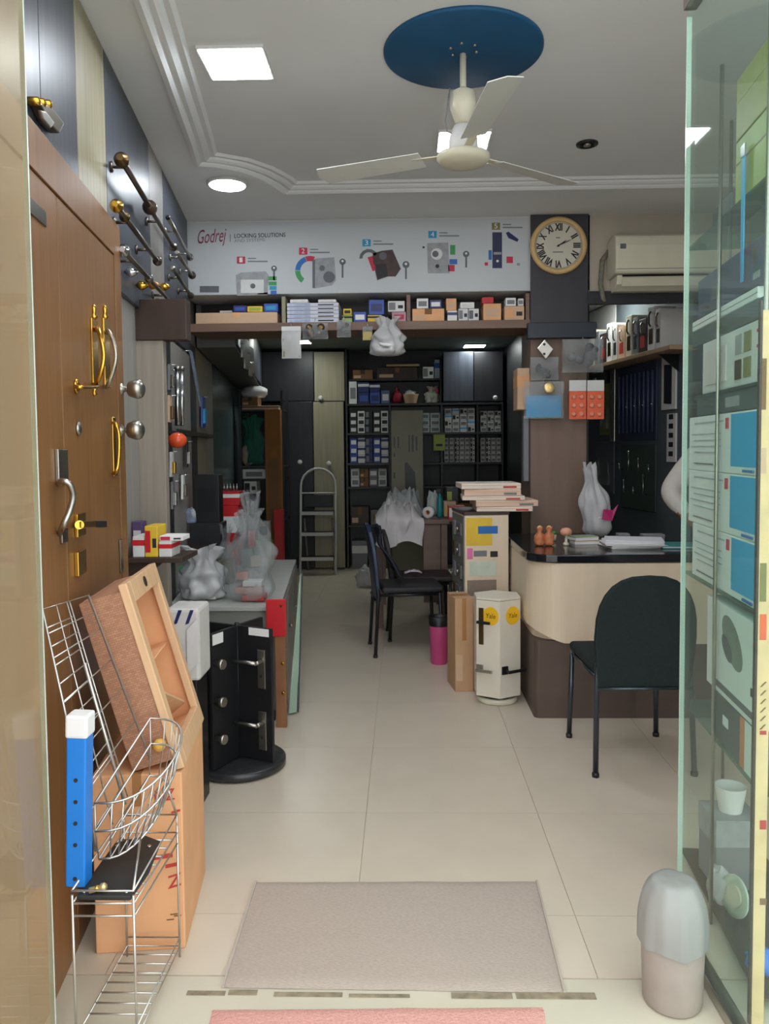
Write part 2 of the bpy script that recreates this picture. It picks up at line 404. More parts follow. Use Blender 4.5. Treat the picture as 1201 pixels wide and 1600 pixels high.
# front wall pieces outside the frame, right wall, rear walls
struct('wall_front', MB().box(-9.0, lwx(1.55, -0.02), 1.4, 1.55, 0, 3.6).box(1.55, 9.0, 1.9, 2.0, 0, 3.6).box(-3.0, 3.2, 1.85, 2.0, 2.87, 3.3), m_white)
struct('ceiling_sun_block', MB().box(-3.2, 3.3, 1.85, YB+0.4, 3.3, 3.4), m_white)  # unseen slab added over the shop to keep the sun out
struct('wall_right', MB().box(2.9, 3.05, 2.0, YH+0.2, 0, CZ), m_white)
struct('wall_back', MB().box(-2.6, 1.4, YB+0.12, YB+0.25, -0.06, 2.7), m_darkwood)
struct('wall_inner_right', MB().box(1.19, 1.27, 5.4, YB+0.12, 0, 2.6), m_darkwood)
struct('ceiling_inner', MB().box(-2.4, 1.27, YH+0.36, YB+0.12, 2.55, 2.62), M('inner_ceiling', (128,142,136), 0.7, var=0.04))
# header wall that carries the banner, with the open shelf below it
x0h = lwx(YH)-0.02; xcol0 = at(829, 420, YH).x; xcol1 = at(917, 420, YH).x
struct('wall_header', MB().box(x0h, xcol1+0.02, YH+0.02, YH+0.36, 2.385, CZ), m_white)
struct('wall_header_right', MB().box(xcol1, 3.05, YH+0.02, YH+0.2, 2.33, CZ), M('beige_wall', (176,166,150), 0.7, var=0.06, scale=3))
# right hand bay behind the counter
RB0 = Vector((1.96, 5.2, 0)); rbd = Vector((-0.15, 1, 0)).normalized(); rbn = Vector((-rbd.y, rbd.x, 0))
def onbay(px, py, off=0.0): return onpl(px, py, RB0+rbn*off, rbn)
p0 = RB0; p1 = RB0+rbd*2.6
wbs = struct('wall_bay_side', MB().prism([p0, p1, p1-rbn*0.1, p0-rbn*0.1], (0,0,2.62)), M('bay_wall_slate', (86,94,98), 0.7, var=0.1, scale=3))
q0_ = RB0+rbd*1.35+rbn*0.001; q1_ = RB0+rbd*2.5+rbn*0.001; MB().prism([q0_+Vector((0,0,2.18)), q1_+Vector((0,0,2.18)), q1_+rbn*0.008+Vector((0,0,2.18)), q0_+rbn*0.008+Vector((0,0,2.18))], (0,0,0.41)).build('white_panel', m_whitecard, wbs)
struct('wall_bay_back', MB().box(1.2, 2.2, 7.62, 7.7, 0, 2.62), m_whitecard)
struct('ceiling_bay', MB().box(1.2, 2.2, YH+0.2, 7.7, 2.6, 2.66), m_ceil)
struct('wall_bay_front', MB().box(1.97, 3.05, YH+0.05, YH+0.18, 0, 2.33), m_white)
# column with clock
zbt = at(870, 520, YH).z
cl = struct('wall_column', MB().box(xcol0, xcol1, YH, YH+0.38, 0, CZ), m_midbrown)
MB().box(xcol0-0.003, xcol1+0.003, YH-0.012, YH, at(870, 512, YH).z, CZ-0.001).build('upper_panel', M('charcoal_column', (52,50,56), 0.45, var=0.12, scale=3, stretch=(5,5,0.5)), cl)
MB().box(at(822, 517, YH).x, at(928, 517, YH).x, YH-0.06, YH, at(870, 530, YH).z, at(870, 506, YH).z).build('ledge', M('blue_black_ledge', (34,40,52), 0.4, var=0.1), cl, bev=0.003)
MB().box(at(917, 465, YH).x, 2.9, YH-0.02, YH+0.02, at(990, 475, YH).z, at(990, 455, YH).z).build('lintel', m_darkwood, cl)

# ---- back wall cabinets and shelves
YS = 9.0                     # front plane of the cabinets
def zb(py, px=640): return at(px, py, YS).z
def xb_(px, py=680): return at(px, py, YS).x
def door_unit(name, label, px0, px1, py0, py1, mat, knob=None):
    a, b, c, d = FB(px0, py0, px1, py1, YS)
    t = thing(name, label, 'cabinet', ((a+b)/2, YS+0.12, max(c, 0.0)))
    MB().box(a+0.003, b-0.003, YS+0.02, YS+0.36, max(c, 0.0), d).build('carcass', m_darkwood, t)
    dr = MB().box(a+0.006, b-0.006, YS, YS+0.02, max(c, 0.0)+0.006, d-0.006).build('cabinet_door', mat, t, bev=0.002)
    if knob:
        k = at(knob[0], knob[1], YS)
        MB().lathe([(0.008, 0), (0.008, 0.018), (0.026, 0.022), (0.028, 0.036), (0.012, 0.044)], k, 14, (0,-1,0)).build('knob', m_whitecard, dr)
    return t
zmid = zb(627, 500)
door_unit('tall_cabinet', 'near-black tall cabinet door behind the cardboard tube, left of the ladder', 443, 490, 627, 888, m_darkwood, (469, 722))
door_unit('tall_cabinet', 'khaki tall cabinet door directly behind the step ladder', 490, 538.5, 627, 888, m_beigelam, (514, 724))
door_unit('overhead_cabinet', 'near-black overhead cabinet door above the dark tall cabinet, far left of back wall', 408, 490, 549, 627, m_darkwood)
door_unit('overhead_cabinet', 'khaki overhead cabinet door above the step ladder', 490, 538.5, 549, 627, m_beigelam, (501, 622))
door_unit('overhead_cabinet', 'charcoal overhead cabinet door left of the white knob on back wall', 692, 740, 549, 627, m_darklam)
door_unit('overhead_cabinet', 'black overhead cabinet door with round white knob, far right of back wall', 740, 786, 549, 627, m_darkwood, (773, 622))
sh = thing('wall_shelving', 'near-black shelving full of boxed stock across the back wall', 'shelving', (xb_(670), YS+0.2, 0))
xs0, xs1 = xb_(541), xb_(786)
for (py, x0, x1) in ((630, xs0, xs1), (676, xs0, xs1), (723, xs0, xs1), (760, xs0, xs1), (820, xs0, xs1)):
    z = zb(py); MB().box(x0, x1, YS, YS+0.33, z-0.024, z).build('shelf', m_darkwood, sh, bev=0.002)
for px in (541.5, 609, 690, 746, 785):
    x = xb_(px); MB().box(x-0.01, x+0.01, YS+0.005, YS+0.34, 0, zb(630)-0.026 if px > 542 else 2.54).build('upright', m_darkwood, sh)
MB().box(xs0, xs1, YS+0.34, YS+0.36, 0, zb(630)-0.025).build('back_panel', m_darkwood, sh)
# low loft on the inner left side
lf = thing('loft_cabinet', 'dark low loft cabinet running along the inner left wall under the ceiling', 'cabinet', (lwx(7.0, 0.15), 7.0, 2.1))
wslab(MB(), YH+0.37, YS-0.02, 2.1, 2.54, 0.018, 0.28).build('carcass', M('loft_grey', (96,96,92), 0.5, var=0.1), lf)
for k in range(4):
    y0 = YH+0.38+k*0.9; wslab(MB(), y0, y0+0.88, 2.12, 2.53, 0.281, 0.297).build('cabinet_door', m_darklam, lf, bev=0.002)

# ================================================================== LIGHT FITTINGS
def square_light(px0, py0, px1, py1, z, label, mat, mb_ceil=None):
    c = onz((px0+px1)/2, (py0+py1)/2, z)
    t = thing('ceiling_light', label, 'light', (c.x, c.y, z)); s = 0.115
    MB().box(-s-0.008, s+0.008, -s-0.008, s+0.008, -0.012, 0).build('rim', m_white, t, local=True, bev=0.002)
    MB().box(-s, s, -s, s, -0.0135, -0.012).build('diffuser', mat, t, local=True); return t
square_light(323, 70, 415, 122, CZ, 'large bright square ceiling light near the left moulding', m_led)
square_light(690, 200, 757, 236, CZ, 'bright square ceiling light behind the fan motor', m_led)
square_light(725, 534, 757, 545, 2.55, 'small square ceiling light in the back room, right', m_ledin)
c_b = 'unseen square light added to brighten the bay behind the lintel'  # unseen lamp, added to brighten the dark bay
t_ = thing('ceiling_light', c_b, 'light', (1.55, 6.2, 2.6)); MB().box(-0.12, 0.12, -0.12, 0.12, -0.012, 0).build('rim', m_white, t_, local=True, bev=0.002); MB().box(-0.112, 0.112, -0.112, 0.112, -0.0135, -0.012).build('diffuser', m_ledin, t_, local=True)
square_light(452, 528, 482, 538, 2.55, 'small square ceiling light in the back room behind hanging packet', m_ledin)
c = onz(355, 286, CZ); t = thing('round_ceiling_light', 'round recessed ceiling light by the left wall near the banner', 'light', (c.x, c.y, CZ))
MB().lathe([(0.112, 0), (0.112, -0.010), (0.1, -0.014)], (0,0,0), 32).build('rim', m_white, t, local=True)
MB().lathe([(0.097, -0.012), (0.097, -0.0155)], (0,0,0), 32).build('diffuser', m_led, t, local=True)
c = onz(917, 224, CZ); t = thing('unlit_downlight', 'unlit black downlight in the ceiling right of the fan', 'light', (c.x, c.y, CZ))
MB().lathe([(0.052, 0), (0.052, -0.008), (0.036, -0.012), (0.034, -0.002)], (0,0,0), 24).build('rim', m_black, t, local=True)
MB().lathe([(0.02, -0.001), (0.018, -0.012), (0.004, -0.016)], (0,0,0), 16).build('lamp', m_steel, t, local=True)

# ceiling disc and fan
c = onz(723, 78, CZ); fx, fy = c.x, c.y
m_disc = M('deep_blue_paint', (26,80,118), 0.5, var=0.10, scale=6, spec=0.3)
t = thing('ceiling_rose', 'large deep blue round disc on the ceiling above the fan', 'ceiling disc', (fx, fy, CZ))
MB().lathe([(0.29, 0), (0.29, -0.010), (0.283, -0.014), (0.02, -0.014)], (0,0,0), 64).build('disc', m_disc, t, local=True)
for k in range(6):
    a = k*1.05+0.3; MB().lathe([(0.007, -0.014), (0.006, -0.018), (0.002, -0.020)], (0.05*math.cos(a), 0.05*math.sin(a)-0.03, 0), 8).build('screw', m_steel, t, local=True)
zt = CZ-0.0145
t = thing('ceiling_fan', 'cream ceiling fan with three thin blades under the blue disc', 'fan', (fx, fy, zt))
zm = at(720, 250, fy).z-zt; zc0 = at(720, 192, fy).z-zt; zc1 = at(718, 146, fy).z-zt
MB().tube([(0,0,-0.001), (0,0,zm+0.1)], 0.012, 12).build('rod', m_offwhite, t, local=True)
MB().lathe([(0.012, zc1+0.02), (0.046, zc1), (0.048, (zc0+zc1)/2), (0.030, zc0), (0.012, zc0-0.005)], (0,0,0), 24).build('canopy', m_offwhite, t, local=True)
MB().lathe([(0.012, zm+0.13), (0.036, zm+0.12), (0.052, zm+0.075), (0.055, zm+0.035), (0.05, zm+0.028)], (0,0,0), 28).build('motor', m_whitecard, t, local=True)
MB().lathe([(0.05, zm+0.030), (0.096, zm+0.016), (0.098, zm+0.004), (0.085, zm-0.012), (0.04, zm-0.020), (0.005, zm-0.022)], (0,0,0), 32).build('bottom_plate', m_offwhite, t, local=True)
MB().tube([(-0.05, -0.02, zc1+0.01), (-0.066, -0.02, zc0), (-0.06, -0.01, zm+0.1), (-0.03, 0, zm+0.09)], 0.003, 6).build('wire', m_greyink, t, local=True)
m_blade = M('pale_grey_blade', (206,206,200), 0.5, var=0.03)
for a in (R(38), R(158), R(278)):
    d = Vector((math.cos(a), math.sin(a), 0)); n_ = Vector((-d.y, d.x, 0)); z = zm+0.022; tw = 0.010
    bl = MB().prism([d*0.16-n_*0.045+Vector((0,0,z-tw)), d*0.58-n_*0.055+Vector((0,0,z-tw)), d*0.60+Vector((0,0,z)), d*0.58+n_*0.055+Vector((0,0,z+tw)), d*0.16+n_*0.045+Vector((0,0,z+tw))], (0,0,0.003)).build('blade', m_blade, t, local=True)
    MB().bar(d*0.085+Vector((0,0,z)), d*0.2+Vector((0,0,z+0.004)), 0.03, 0.004).build('blade_bracket', m_offwhite, bl, local=True)

# ================================================================== WOODEN DISPLAY DOOR ON THE LEFT WALL
D0, D1 = 0.021, 0.062
ddr = thing('door_1', 'teak double door fitted with sample handles, along the left wall', None, (lwx(2.3, D1), 2.3, 0), 0, kind='structure')
zdt = at(112, 268, 2.45).z
def dpt(px, py, off=0.0): return onwall(px, py, D1+off)
zo = dpt(112, 266).z; zi = dpt(110, 327).z
ys1, ys2, ye = dpt(97, 600).y, dpt(180, 500).y, dpt(189, 500).y
wslab(MB(), 1.32, ys1-0.003, 0.0, zi-0.004, D0, D1).build('door_leaf', m_teak, ddr, bev=0.002)
wslab(MB(), ys1+0.003, ys2-0.003, 0.0, zi-0.004, D0, D1).build('door_leaf', m_teak, ddr, bev=0.002)
wslab(MB(), ys2, ye, 0.0, zo, D0, D1+0.004).build('jamb', m_teak, ddr, bev=0.002)
wslab(MB(), 1.32, ys2-0.001, zi, zo, D0, D1+0.004).build('head_jamb', m_teak, ddr, bev=0.002)
up = Vector((0,0,1))
def dplate(parent, name, px0, py0, px1, py1, th, mat, bev=0.002):
    a = dpt(px0, (py0+py1)/2); b = dpt(px1, (py0+py1)/2); zt_ = dpt((px0+px1)/2, py0).z; zb2 = dpt((px0+px1)/2, py1).z
    mb = MB().prism([Vector((a.x, a.y, zb2)), Vector((b.x, b.y, zb2)), Vector((b.x, b.y, zt_)), Vector((a.x, a.y, zt_))], wn*th)
    return mb.build(name, mat, parent, bev=bev)
def dgrip(parent, name, pts, r, mat, n=10):
    """pts: (px, py, off)"""
    P = [dpt(*p) for p in pts]; Q = []
    for i in range(len(P)-1):
        for t_ in (0, 0.25, 0.5, 0.75):
            p0_, p1_, p2_, p3_ = P[max(i-1, 0)], P[i], P[i+1], P[min(i+2, len(P)-1)]
            Q.append(0.5*((2*p1_)+(p2_-p0_)*t_+(2*p0_-5*p1_+4*p2_-p3_)*t_**2+(3*p1_-p0_-3*p2_+p3_)*t_**3))
    Q.append(P[-1]); return MB().tube(Q, r, n).build(name, mat, parent)
# large brass pull
h = dplate(ddr, 'pull_handle', 142, 500, 151, 600, 0.006, m_brass); tag(h, 'polished brass pull handle with tall flat backplate')
MB().lathe([(0.004,0),(0.012,0.01),(0.004,0.02),(0.009,0.035),(0.002,0.05)], dpt(147, 500, 0.004), 10).build('finial', m_brass, h)
MB().lathe([(0.004,0),(0.012,0.01),(0.004,0.02),(0.009,0.03),(0.002,0.036)], dpt(147, 601, 0.004), 10, (0,0,-1)).build('finial', m_brass, h)
dgrip(h, 'grip', [(150, 516, 0.004), (152, 512, 0.03), (158, 530, 0.05), (162, 556, 0.058), (158, 580, 0.05), (151, 598, 0.03), (148, 600, 0.004)], 0.007, m_brass)
h = dplate(ddr, 'pull_handle', 160, 500, 168, 605, 0.008, m_brass); tag(h, 'brass pull handle with bowed silver grip beside the first')
MB().lathe([(0.004,0),(0.012,0.01),(0.004,0.02),(0.009,0.035),(0.002,0.05)], dpt(164, 500, 0.005), 10).build('finial', m_brass, h)
dgrip(h, 'grip', [(166, 520, 0.006), (168, 516, 0.03), (176, 530, 0.05), (181, 556, 0.062), (176, 582, 0.05), (168, 602, 0.03), (164, 604, 0.006)], 0.0065, m_steel)
# rosette and key bar
h = MB().lathe([(0.022,0),(0.022,0.006),(0.012,0.010)], dpt(118, 604, 0.0), 16, wn).build('rosette', m_brass, ddr)
dgrip(h, 'bar', [(118, 604, 0.01), (124, 605, 0.035), (140, 605, 0.035), (152, 604, 0.03)], 0.0065, m_brass)
h = MB().lathe([(0.02,0),(0.02,0.006),(0.012,0.010),(0.004,0.012)], dpt(121, 670, 0.0), 16, wn).build('rosette', m_steel, ddr)
# slim brass D pull
h = dplate(ddr, 'pull_handle', 175, 652, 180, 744, 0.005, m_brass); tag(h, 'slim brass D-shaped pull handle')
dgrip(h, 'grip', [(178, 660, 0.005), (180, 662, 0.03), (185, 675, 0.04), (186, 700, 0.042), (184, 728, 0.04), (180, 738, 0.03), (178, 740, 0.005)], 0.006, m_brass)
# stainless plate and S-shaped handle on the near leaf
h = dplate(ddr, 'push_plate', 86, 702, 101, 757, 0.010, m_steel); tag(h, 'steel plate')
h = dgrip(ddr, 'curved_handle', [(92, 756, 0.0), (96, 752, 0.03), (108, 756, 0.05), (114, 775, 0.055), (108, 800, 0.045), (98, 822, 0.03), (93, 834, 0.0)], [0.008]*25, m_steel); tag(h, 'S-curved steel handle')
dplate(h, 'rose', 93, 826, 102, 848, 0.008, m_nickel)
# brass lever and cylinder
h = dplate(ddr, 'lever_handle', 116, 802, 129, 838, 0.010, m_brass); tag(h, 'brass lever with black end')
MB().tube([dpt(123, 820, 0.01), dpt(124, 820, 0.05)], 0.012, 12).build('neck', m_brass, h)
MB().bar(dpt(124, 820, 0.05), dpt(146, 819, 0.05), 0.016, 0.02).build('lever', m_brass, h, bev=0.003)
MB().bar(dpt(146, 819, 0.05), dpt(163, 819, 0.05), 0.016, 0.02).build('lever_end', m_black, h, bev=0.003)
h = dplate(ddr, 'cylinder_plate', 116, 860, 129, 898, 0.012, m_brass)
# letter plate on the near leaf, hinge on the far jamb
h = dplate(ddr, 'letter_plate', 43, 318, 70, 343, 0.004, m_nickel)
h = dplate(ddr, 'hinge', 186, 842, 190, 895, 0.006, m_nickel)
# ball knobs at the far jamb
for (px, py, s_) in ((213, 608, 1.0), (212, 672, 0.92)):
    yk = dpt(189, py).y-0.01; p = at(px, py, yk); b0 = Vector((lwx(yk, D1), yk, p.z)); L = (p-b0).length; dk = (p-b0).normalized()
    h = MB().lathe([(0.022,0),(0.022,0.006),(0.011,0.010),(0.010,L-0.03*s_)], b0, 16, dk).build('ball_knob', m_steel, ddr); tag(h, 'steel ball knob')
    MB().lathe([(0.011,-0.034),(0.026,-0.026),(0.034,-0.006),(0.036,0.006),(0.030,0.02),(0.016,0.028)], p, 20, dk).build('ball', m_steel, h)

# ================================================================== GLASS DOORS
ga = at(42, 215, 1.75)
t = thing('window_1', 'open clear glass door leaf along the left door', None, (ga.x, 1.4, 0.03), kind='structure')
dirw = Vector((-wd.x*0.35, -1, 0)).normalized()*0.95; q0 = Vector((ga.x, 1.75, 0.03)); q1 = q0+dirw; th_ = Vector((0.01, 0, 0))
MB().prism([q0, q1, q1-th_, q0-th_], (0,0,2.5)).build('pane', m_glassl, t)
MB().box(q0.x-0.011, q0.x+0.001, 1.75, 1.7535, 0.03, 2.53).build('pane_edge', m_edge, t)
GX = at(1066, 700, 2.2).x
t = thing('window_2', 'open green-tinted glass door leaf in front of the box display', None, (GX, 1.7, 0.03), kind='structure')
MB().box(GX, GX+0.012, 1.15, 2.2, 0.03, 2.58).build('pane', m_glass, t)
MB().box(GX-0.0005, GX+0.0125, 2.2, 2.2035, 0.03, 2.56).build('pane_edge', m_edge, t)
MB().box(GX-0.012, GX+0.024, 2.10, 2.2, 2.575, 2.63).build('patch_fitting', m_steel, t, bev=0.003)
MB().box(GX-0.012, GX+0.024, 1.15, 2.2, 0.0, 0.035).build('bottom_rail', m_steel, t, bev=0.003)

# ================================================================== MATS
def mat_on_floor(name, label, cs, h, body, hem):
    P = [onz(x, y, 0.0) for x, y in cs]; c_ = sum(P, Vector())/4
    t = thing(name, label, 'mat', (c_.x, c_.y, 0))
    def fn(u, v):
        p = (P[0]*(1-u)+P[1]*u)*(1-v)+(P[3]*(1-u)+P[2]*u)*v
        e = min(u, 1-u, v, 1-v); z = h*min(1, e*25+0.2)+0.0012*noise.noise(Vector((u*9, v*5, 1)))
        return Vector((p.x+0.004*noise.noise(Vector((v*6, 0, 3)))*(1 if u in (0, 1) else 0), p.y+0.004*noise.noise(Vector((u*8, 5, 3)))*(1 if v in (0, 1) else 0), max(z, 0.0008)))
    MB().grid(fn, 40, 24).build('pile', body, t, solid=-0.0)
    if hem:
        for (a, b) in ((P[0], P[3]), (P[1], P[2])):
            MB().bar(a+Vector((0,0,h*0.6)), b+Vector((0,0,h*0.6)), 0.006, h*0.9).build('hem', hem, t)
    return t
m_mat = M('grey_beige_carpet', (180,166,154), 0.95, var=0.09, scale=260, stretch=(0.35,1.5,1), bump=0.3, spec=0.1)
m_pmat = M('pink_carpet', (214,160,150), 0.95, var=0.10, scale=140, bump=0.5, spec=0.1)
mat_on_floor('door_mat', 'grey-beige ribbed door mat on the cream tiles inside the entrance', [(400, 1379), (838, 1378), (882, 1552), (348, 1544)], 0.007, m_mat, M('mat_hem', (182,170,158), 0.9))
mat_on_floor('pink_mat', 'pink mat outside the threshold at the bottom edge', [(332, 1579), (848, 1575), (880, 1790), (270, 1800)], 0.008, m_pmat, None)
# ================================================================== BANNER
YBN = YH+0.012
bx0, bx1 = lwx(YH)+0.012, at(826, 400, YH).x
bzt = at(560, 344, YH).z; bzb = 2.386
bn = thing('shop_banner', 'long white lock-maker banner on the header wall below the ceiling', 'banner', ((bx0+bx1)/2, YH+0.015, bzb))
MB().box(bx0, bx1, YBN, YH+0.019, bzb, bzt).build('banner_sheet', M('banner_vinyl', (190,194,196), 0.55, var=0.03, scale=2), bn)
def bp(px, py): return at(px, py, YBN)
def bpoly(name, pts, mat, parent=bn, th=0.0012):
    return MB().prism([bp(*p) for p in pts], (0, -th, 0)).build(name, mat, parent)
def brect(name, x0, y0, x1, y1, mat, parent=bn, th=0.0012): return bpoly(name, [(x0, y1), (x1, y1), (x1, y0), (x0, y0)], mat, parent, th)
def bcirc(name, cx, cy, r, mat, parent=bn, th=0.0012, n=20, ry=None):
    return bpoly(name, [(cx+r*math.cos(-i*2*math.pi/n), cy+(ry or r)*math.sin(-i*2*math.pi/n)) for i in range(n)], mat, parent, th)
m_maroon = M('maroon_ink', (128,32,58), 0.6, var=0.03)
m_lockgrey = M('print_grey', (150,152,154), 0.6, var=0.12, scale=30)
m_lockdk = M('print_dark_grey', (96,98,102), 0.6, var=0.1, scale=30)
m_brownpr = M('print_brown', (72,52,50), 0.6, var=0.15, scale=30)
m_grnpr = M('print_green', (60,150,84), 0.6, var=0.05); m_blupr = M('print_blue', (42,106,176), 0.6, var=0.05)
m_cyanpr = M('print_cyan', (44,146,190), 0.6, var=0.05); m_redpr = M('print_red', (190,40,70), 0.6, var=0.05); m_olivepr = M('print_olive', (126,122,70), 0.6, var=0.05)
UPZ = (0, 0, 1)
text('Godrej', bn, bp(309, 381), bp(354, 377), UPZ, m_maroon, height=0.085, shear=0.35, thick=0.002)
brect('divider_rule', 359, 366, 360.2, 378, m_greyink)
text('LOCKING SOLUTIONS', bn, bp(366, 372), bp(446, 370), UPZ, m_ink, height=0.026, thick=0.002, bold=0.012)
text('AND SYSTEMS', bn, bp(366, 379), bp(414, 377), UPZ, m_greyink, height=0.020, thick=0.002)
brect('badge', 312, 447, 342, 457, m_lockdk)
for i, (x, y, mt) in enumerate(((370, 401, m_redpr), (467, 387, m_redpr), (566, 374, m_cyanpr), (669, 361, m_cyanpr), (768, 348, m_olivepr))):
    g = brect('number_square', x, y, x+13, y+11, mt)
    text(str(i+1), bn, bp(x+4, y+9), bp(x+9, y+9), UPZ, m_paper, height=0.03, thick=0.002)
    brect('caption_line', x+17, y+2, x+30, y+3.6, m_greyink); brect('caption_line', x+17, y+6.5, x+48, y+8.5, m_greyink)
def key(cx, y0, y1, r):
    k = bcirc('key_bow', cx, y0+r, r, m_lockdk); bcirc('key_hole', cx, y0+r*0.8, r*0.35, m_paper, k, 0.002)
    brect('key_blade', cx-1.4, y0+2*r-1, cx+1.4, y1, m_lockdk, k)
# 1 rim lock
p_ = bpoly('lock_picture', [(370, 462), (368, 430), (376, 426), (415, 424), (420, 430), (418, 461)], m_lockgrey); brect('lock_detail', 376, 437, 412, 458, m_whitecard, p_, 0.002); bcirc('lock_detail', 395, 447, 4, m_lockdk, p_, 0.003)
for k, (mt, y) in enumerate(((m_grnpr, 432), (m_grnpr, 440), (m_cyanpr, 447), (m_blupr, 454))): brect('colour_key', 418+k*1.5, y, 432, y+6, mt)
brect('colour_key', 402, 457, 418, 460, m_redpr); key(428, 415, 438, 4.5)
# 2 lever lock with colour arc
p_ = bpoly('lock_picture', [(490, 451), (488, 407), (494, 404), (522, 402), (525, 438), (518, 446)], m_lockgrey); bcirc('lock_detail', 514, 433, 9, m_lockdk, p_, 0.002); bcirc('lock_detail', 503, 419, 4.5, m_lockdk, p_, 0.002); brect('lock_detail', 488, 406, 492, 450, m_lockdk, p_, 0.002)
def arc(cx, cy, ra, rb, a0, a1, mt):
    n = 6; A = [a0+(a1-a0)*i/n for i in range(n+1)]
    bpoly('colour_arc', [(cx+ra*math.cos(R(a)), cy-ra*math.sin(R(a))) for a in A]+[(cx+rb*math.cos(R(a)), cy-rb*math.sin(R(a))) for a in reversed(A)], mt)
arc(484, 423, 23, 15, 70, 108, m_redpr); arc(484, 423, 23, 15, 110, 178, m_blupr); arc(484, 423, 23, 15, 180, 235, m_grnpr)
key(535, 404, 434, 5)
# 3 padlock
arc(576, 404, 15, 10, 20, 180, m_lockdk); bpoly('colour_key', [(574, 402), (582, 400), (590, 420), (582, 424)], m_redpr)
p_ = bpoly('lock_picture', [(589, 438), (583, 412), (582, 396), (596, 392), (613, 390), (626, 420), (618, 432), (606, 432)], m_brownpr); bcirc('lock_detail', 598, 400, 6, m_lockdk, p_, 0.002); bpoly('lock_detail', [(590, 436), (586, 413), (603, 412), (606, 431)], m_ink, p_, 0.002)
key(634, 408, 436, 5.5)
# 4 rim deadbolt
p_ = bpoly('lock_picture', [(668, 427), (667, 380), (700, 379), (702, 427)], m_lockgrey); bcirc('lock_detail', 682, 397, 9, m_whitecard, p_, 0.002); bcirc('lock_detail', 680, 397, 5, m_lockdk, p_, 0.003); bcirc('lock_detail', 683, 416, 3, m_ink, p_, 0.003)
brect('colour_key', 703, 383, 711, 398, m_grnpr); brect('colour_key', 702, 405, 714, 413, m_blupr); brect('colour_key', 700, 414, 710, 424, m_redpr); key(728, 392, 418, 5)
brect('bolt_dot', 660, 385, 663, 388, m_ink)
# 5 digital lock
p_ = brect('lock_picture', 769, 363, 784, 419, M('print_navy', (44,48,84), 0.6, var=0.1)); brect('lock_detail', 771, 394, 783, 398, m_lockgrey, p_, 0.002); bcirc('lock_detail', 777, 408, 2, m_paper, p_, 0.002)
bpoly('pen_key', [(790, 364), (794, 362), (810, 374), (808, 378), (794, 372)], M('print_deep_blue', (30,36,90), 0.6)); brect('colour_key', 763, 391, 768, 406, m_blupr); brect('colour_key', 791, 401, 801, 411, m_redpr); brect('colour_key', 757, 410, 762, 415, m_redpr); brect('colour_key', 807, 411, 812, 415, m_lockgrey)

# ================================================================== HEADER SHELF
zs1 = at(560, 503, YH).z; zs0 = at(560, 516, YH).z
hs = thing('header_shelf', 'brown pigeonhole shelf under the banner, stuffed with boxes', 'shelf', ((bx0+bx1)/2, YH+0.17, zs0))
m_shelfb = M('shelf_brown', (116,90,74), 0.5, var=0.12, scale=4, stretch=(0.6,5,5))
MB().box(bx0, xcol0-0.004, YH-0.01, YH+0.34, zs0, zs1).build('shelf_board', m_shelfb, hs, bev=0.002)
MB().box(bx0, xcol0-0.004, YH+0.335, YH+0.35, zs1, 2.38).build('back_panel', m_black, hs)
for px in (443, 638, 824):
    x = at(px, 485, YH).x; MB().box(x-0.012, x+0.012, YH+0.0, YH+0.335, zs1, 2.366).build('divider', m_beigelam if px < 500 else m_shelfb, hs)
sn = 0
def hitem(name, label, px0, px1, py0, mat, style='label', acc=None, y=0.0, d=0.2, base=None, cat='box'):
    a = at(px0, 490, YH+y).x; b = at(px1, 490, YH+y).x; z0 = zs1+0.0005 if base is None else base; z1 = min(at((px0+px1)/2, py0, YH+y).z, 2.38)
    carton(name, label, cat, a, b, YH+y+0.005, YH+y+d, z0, z1, mat, style, acc, 'boxes on the header shelf'); return z1+0.0015
z = hitem('cardboard_tray', 'long flat cardboard carton at the left end of the header shelf', 305, 433, 488, m_cardpale, 'tape', m_card)
hitem('small_box', 'blue box on the long flat carton, left of the yellow one', 364, 385, 477, m_navy, 'label', m_midblue, base=z, d=0.12)
hitem('small_box', 'yellow box on the long flat carton of the header shelf', 386, 410, 478, m_yellow, 'label', m_lime, base=z, d=0.12)
zz = hitem('small_box', 'teal-blue box on the long flat carton, right of the yellow one', 412, 434, 474, m_midblue, 'label', m_cyanpr, base=z, d=0.12)
hitem('small_box', 'tiny white box lying left of the blue box on the flat carton', 343, 362, 485, m_whitecard, 'band', m_greyink, base=z, d=0.1)
zb0 = None
for k in range(5):
    z_ = hitem('paper_ream', 'flat white carton, %s of the five stacked left of centre' % ('lowest', 'second from bottom', 'middle', 'second from top', 'topmost')[k], 448, 529, 503-6.0*(k+1), M('lilac_white_card', (206,208,218), 0.5, var=0.03), 'end', M('pale_blue_print', (170,180,206), 0.5, var=0.2, scale=20), base=zb0, d=0.26); zb0 = z_
hitem('small_box', 'narrow white box, left one on top of the flat white cartons', 453, 481, 467.5, m_paper, 'label', m_whitecard, base=zb0, d=0.12)
hitem('small_box', 'narrow white box, right one on top of the flat white cartons', 497, 525, 467.5, m_paper, 'label', m_whitecard, base=zb0, d=0.12)
z = hitem('small_box', 'green and black box right of the flat white cartons', 534, 550, 492, m_lime, 'band', m_ink, d=0.15)
hitem('small_box', 'yellow-topped box stacked right of the flat white cartons', 536, 549, 482, m_yellow, 'label', m_ink, base=z, d=0.12)
z = hitem('small_box', 'blue and white box left of the yellow pack', 552, 572, 487, m_midblue, 'label', m_paper, d=0.15)
z = hitem('small_box', 'bright yellow pack low on the header shelf behind the white bag', 574, 596, 492, m_yellow, 'band', m_ink, d=0.14)
hitem('small_box', 'blue box stacked on the bright yellow pack', 576, 600, 468, m_midblue, 'label', m_navy, base=z, d=0.13)
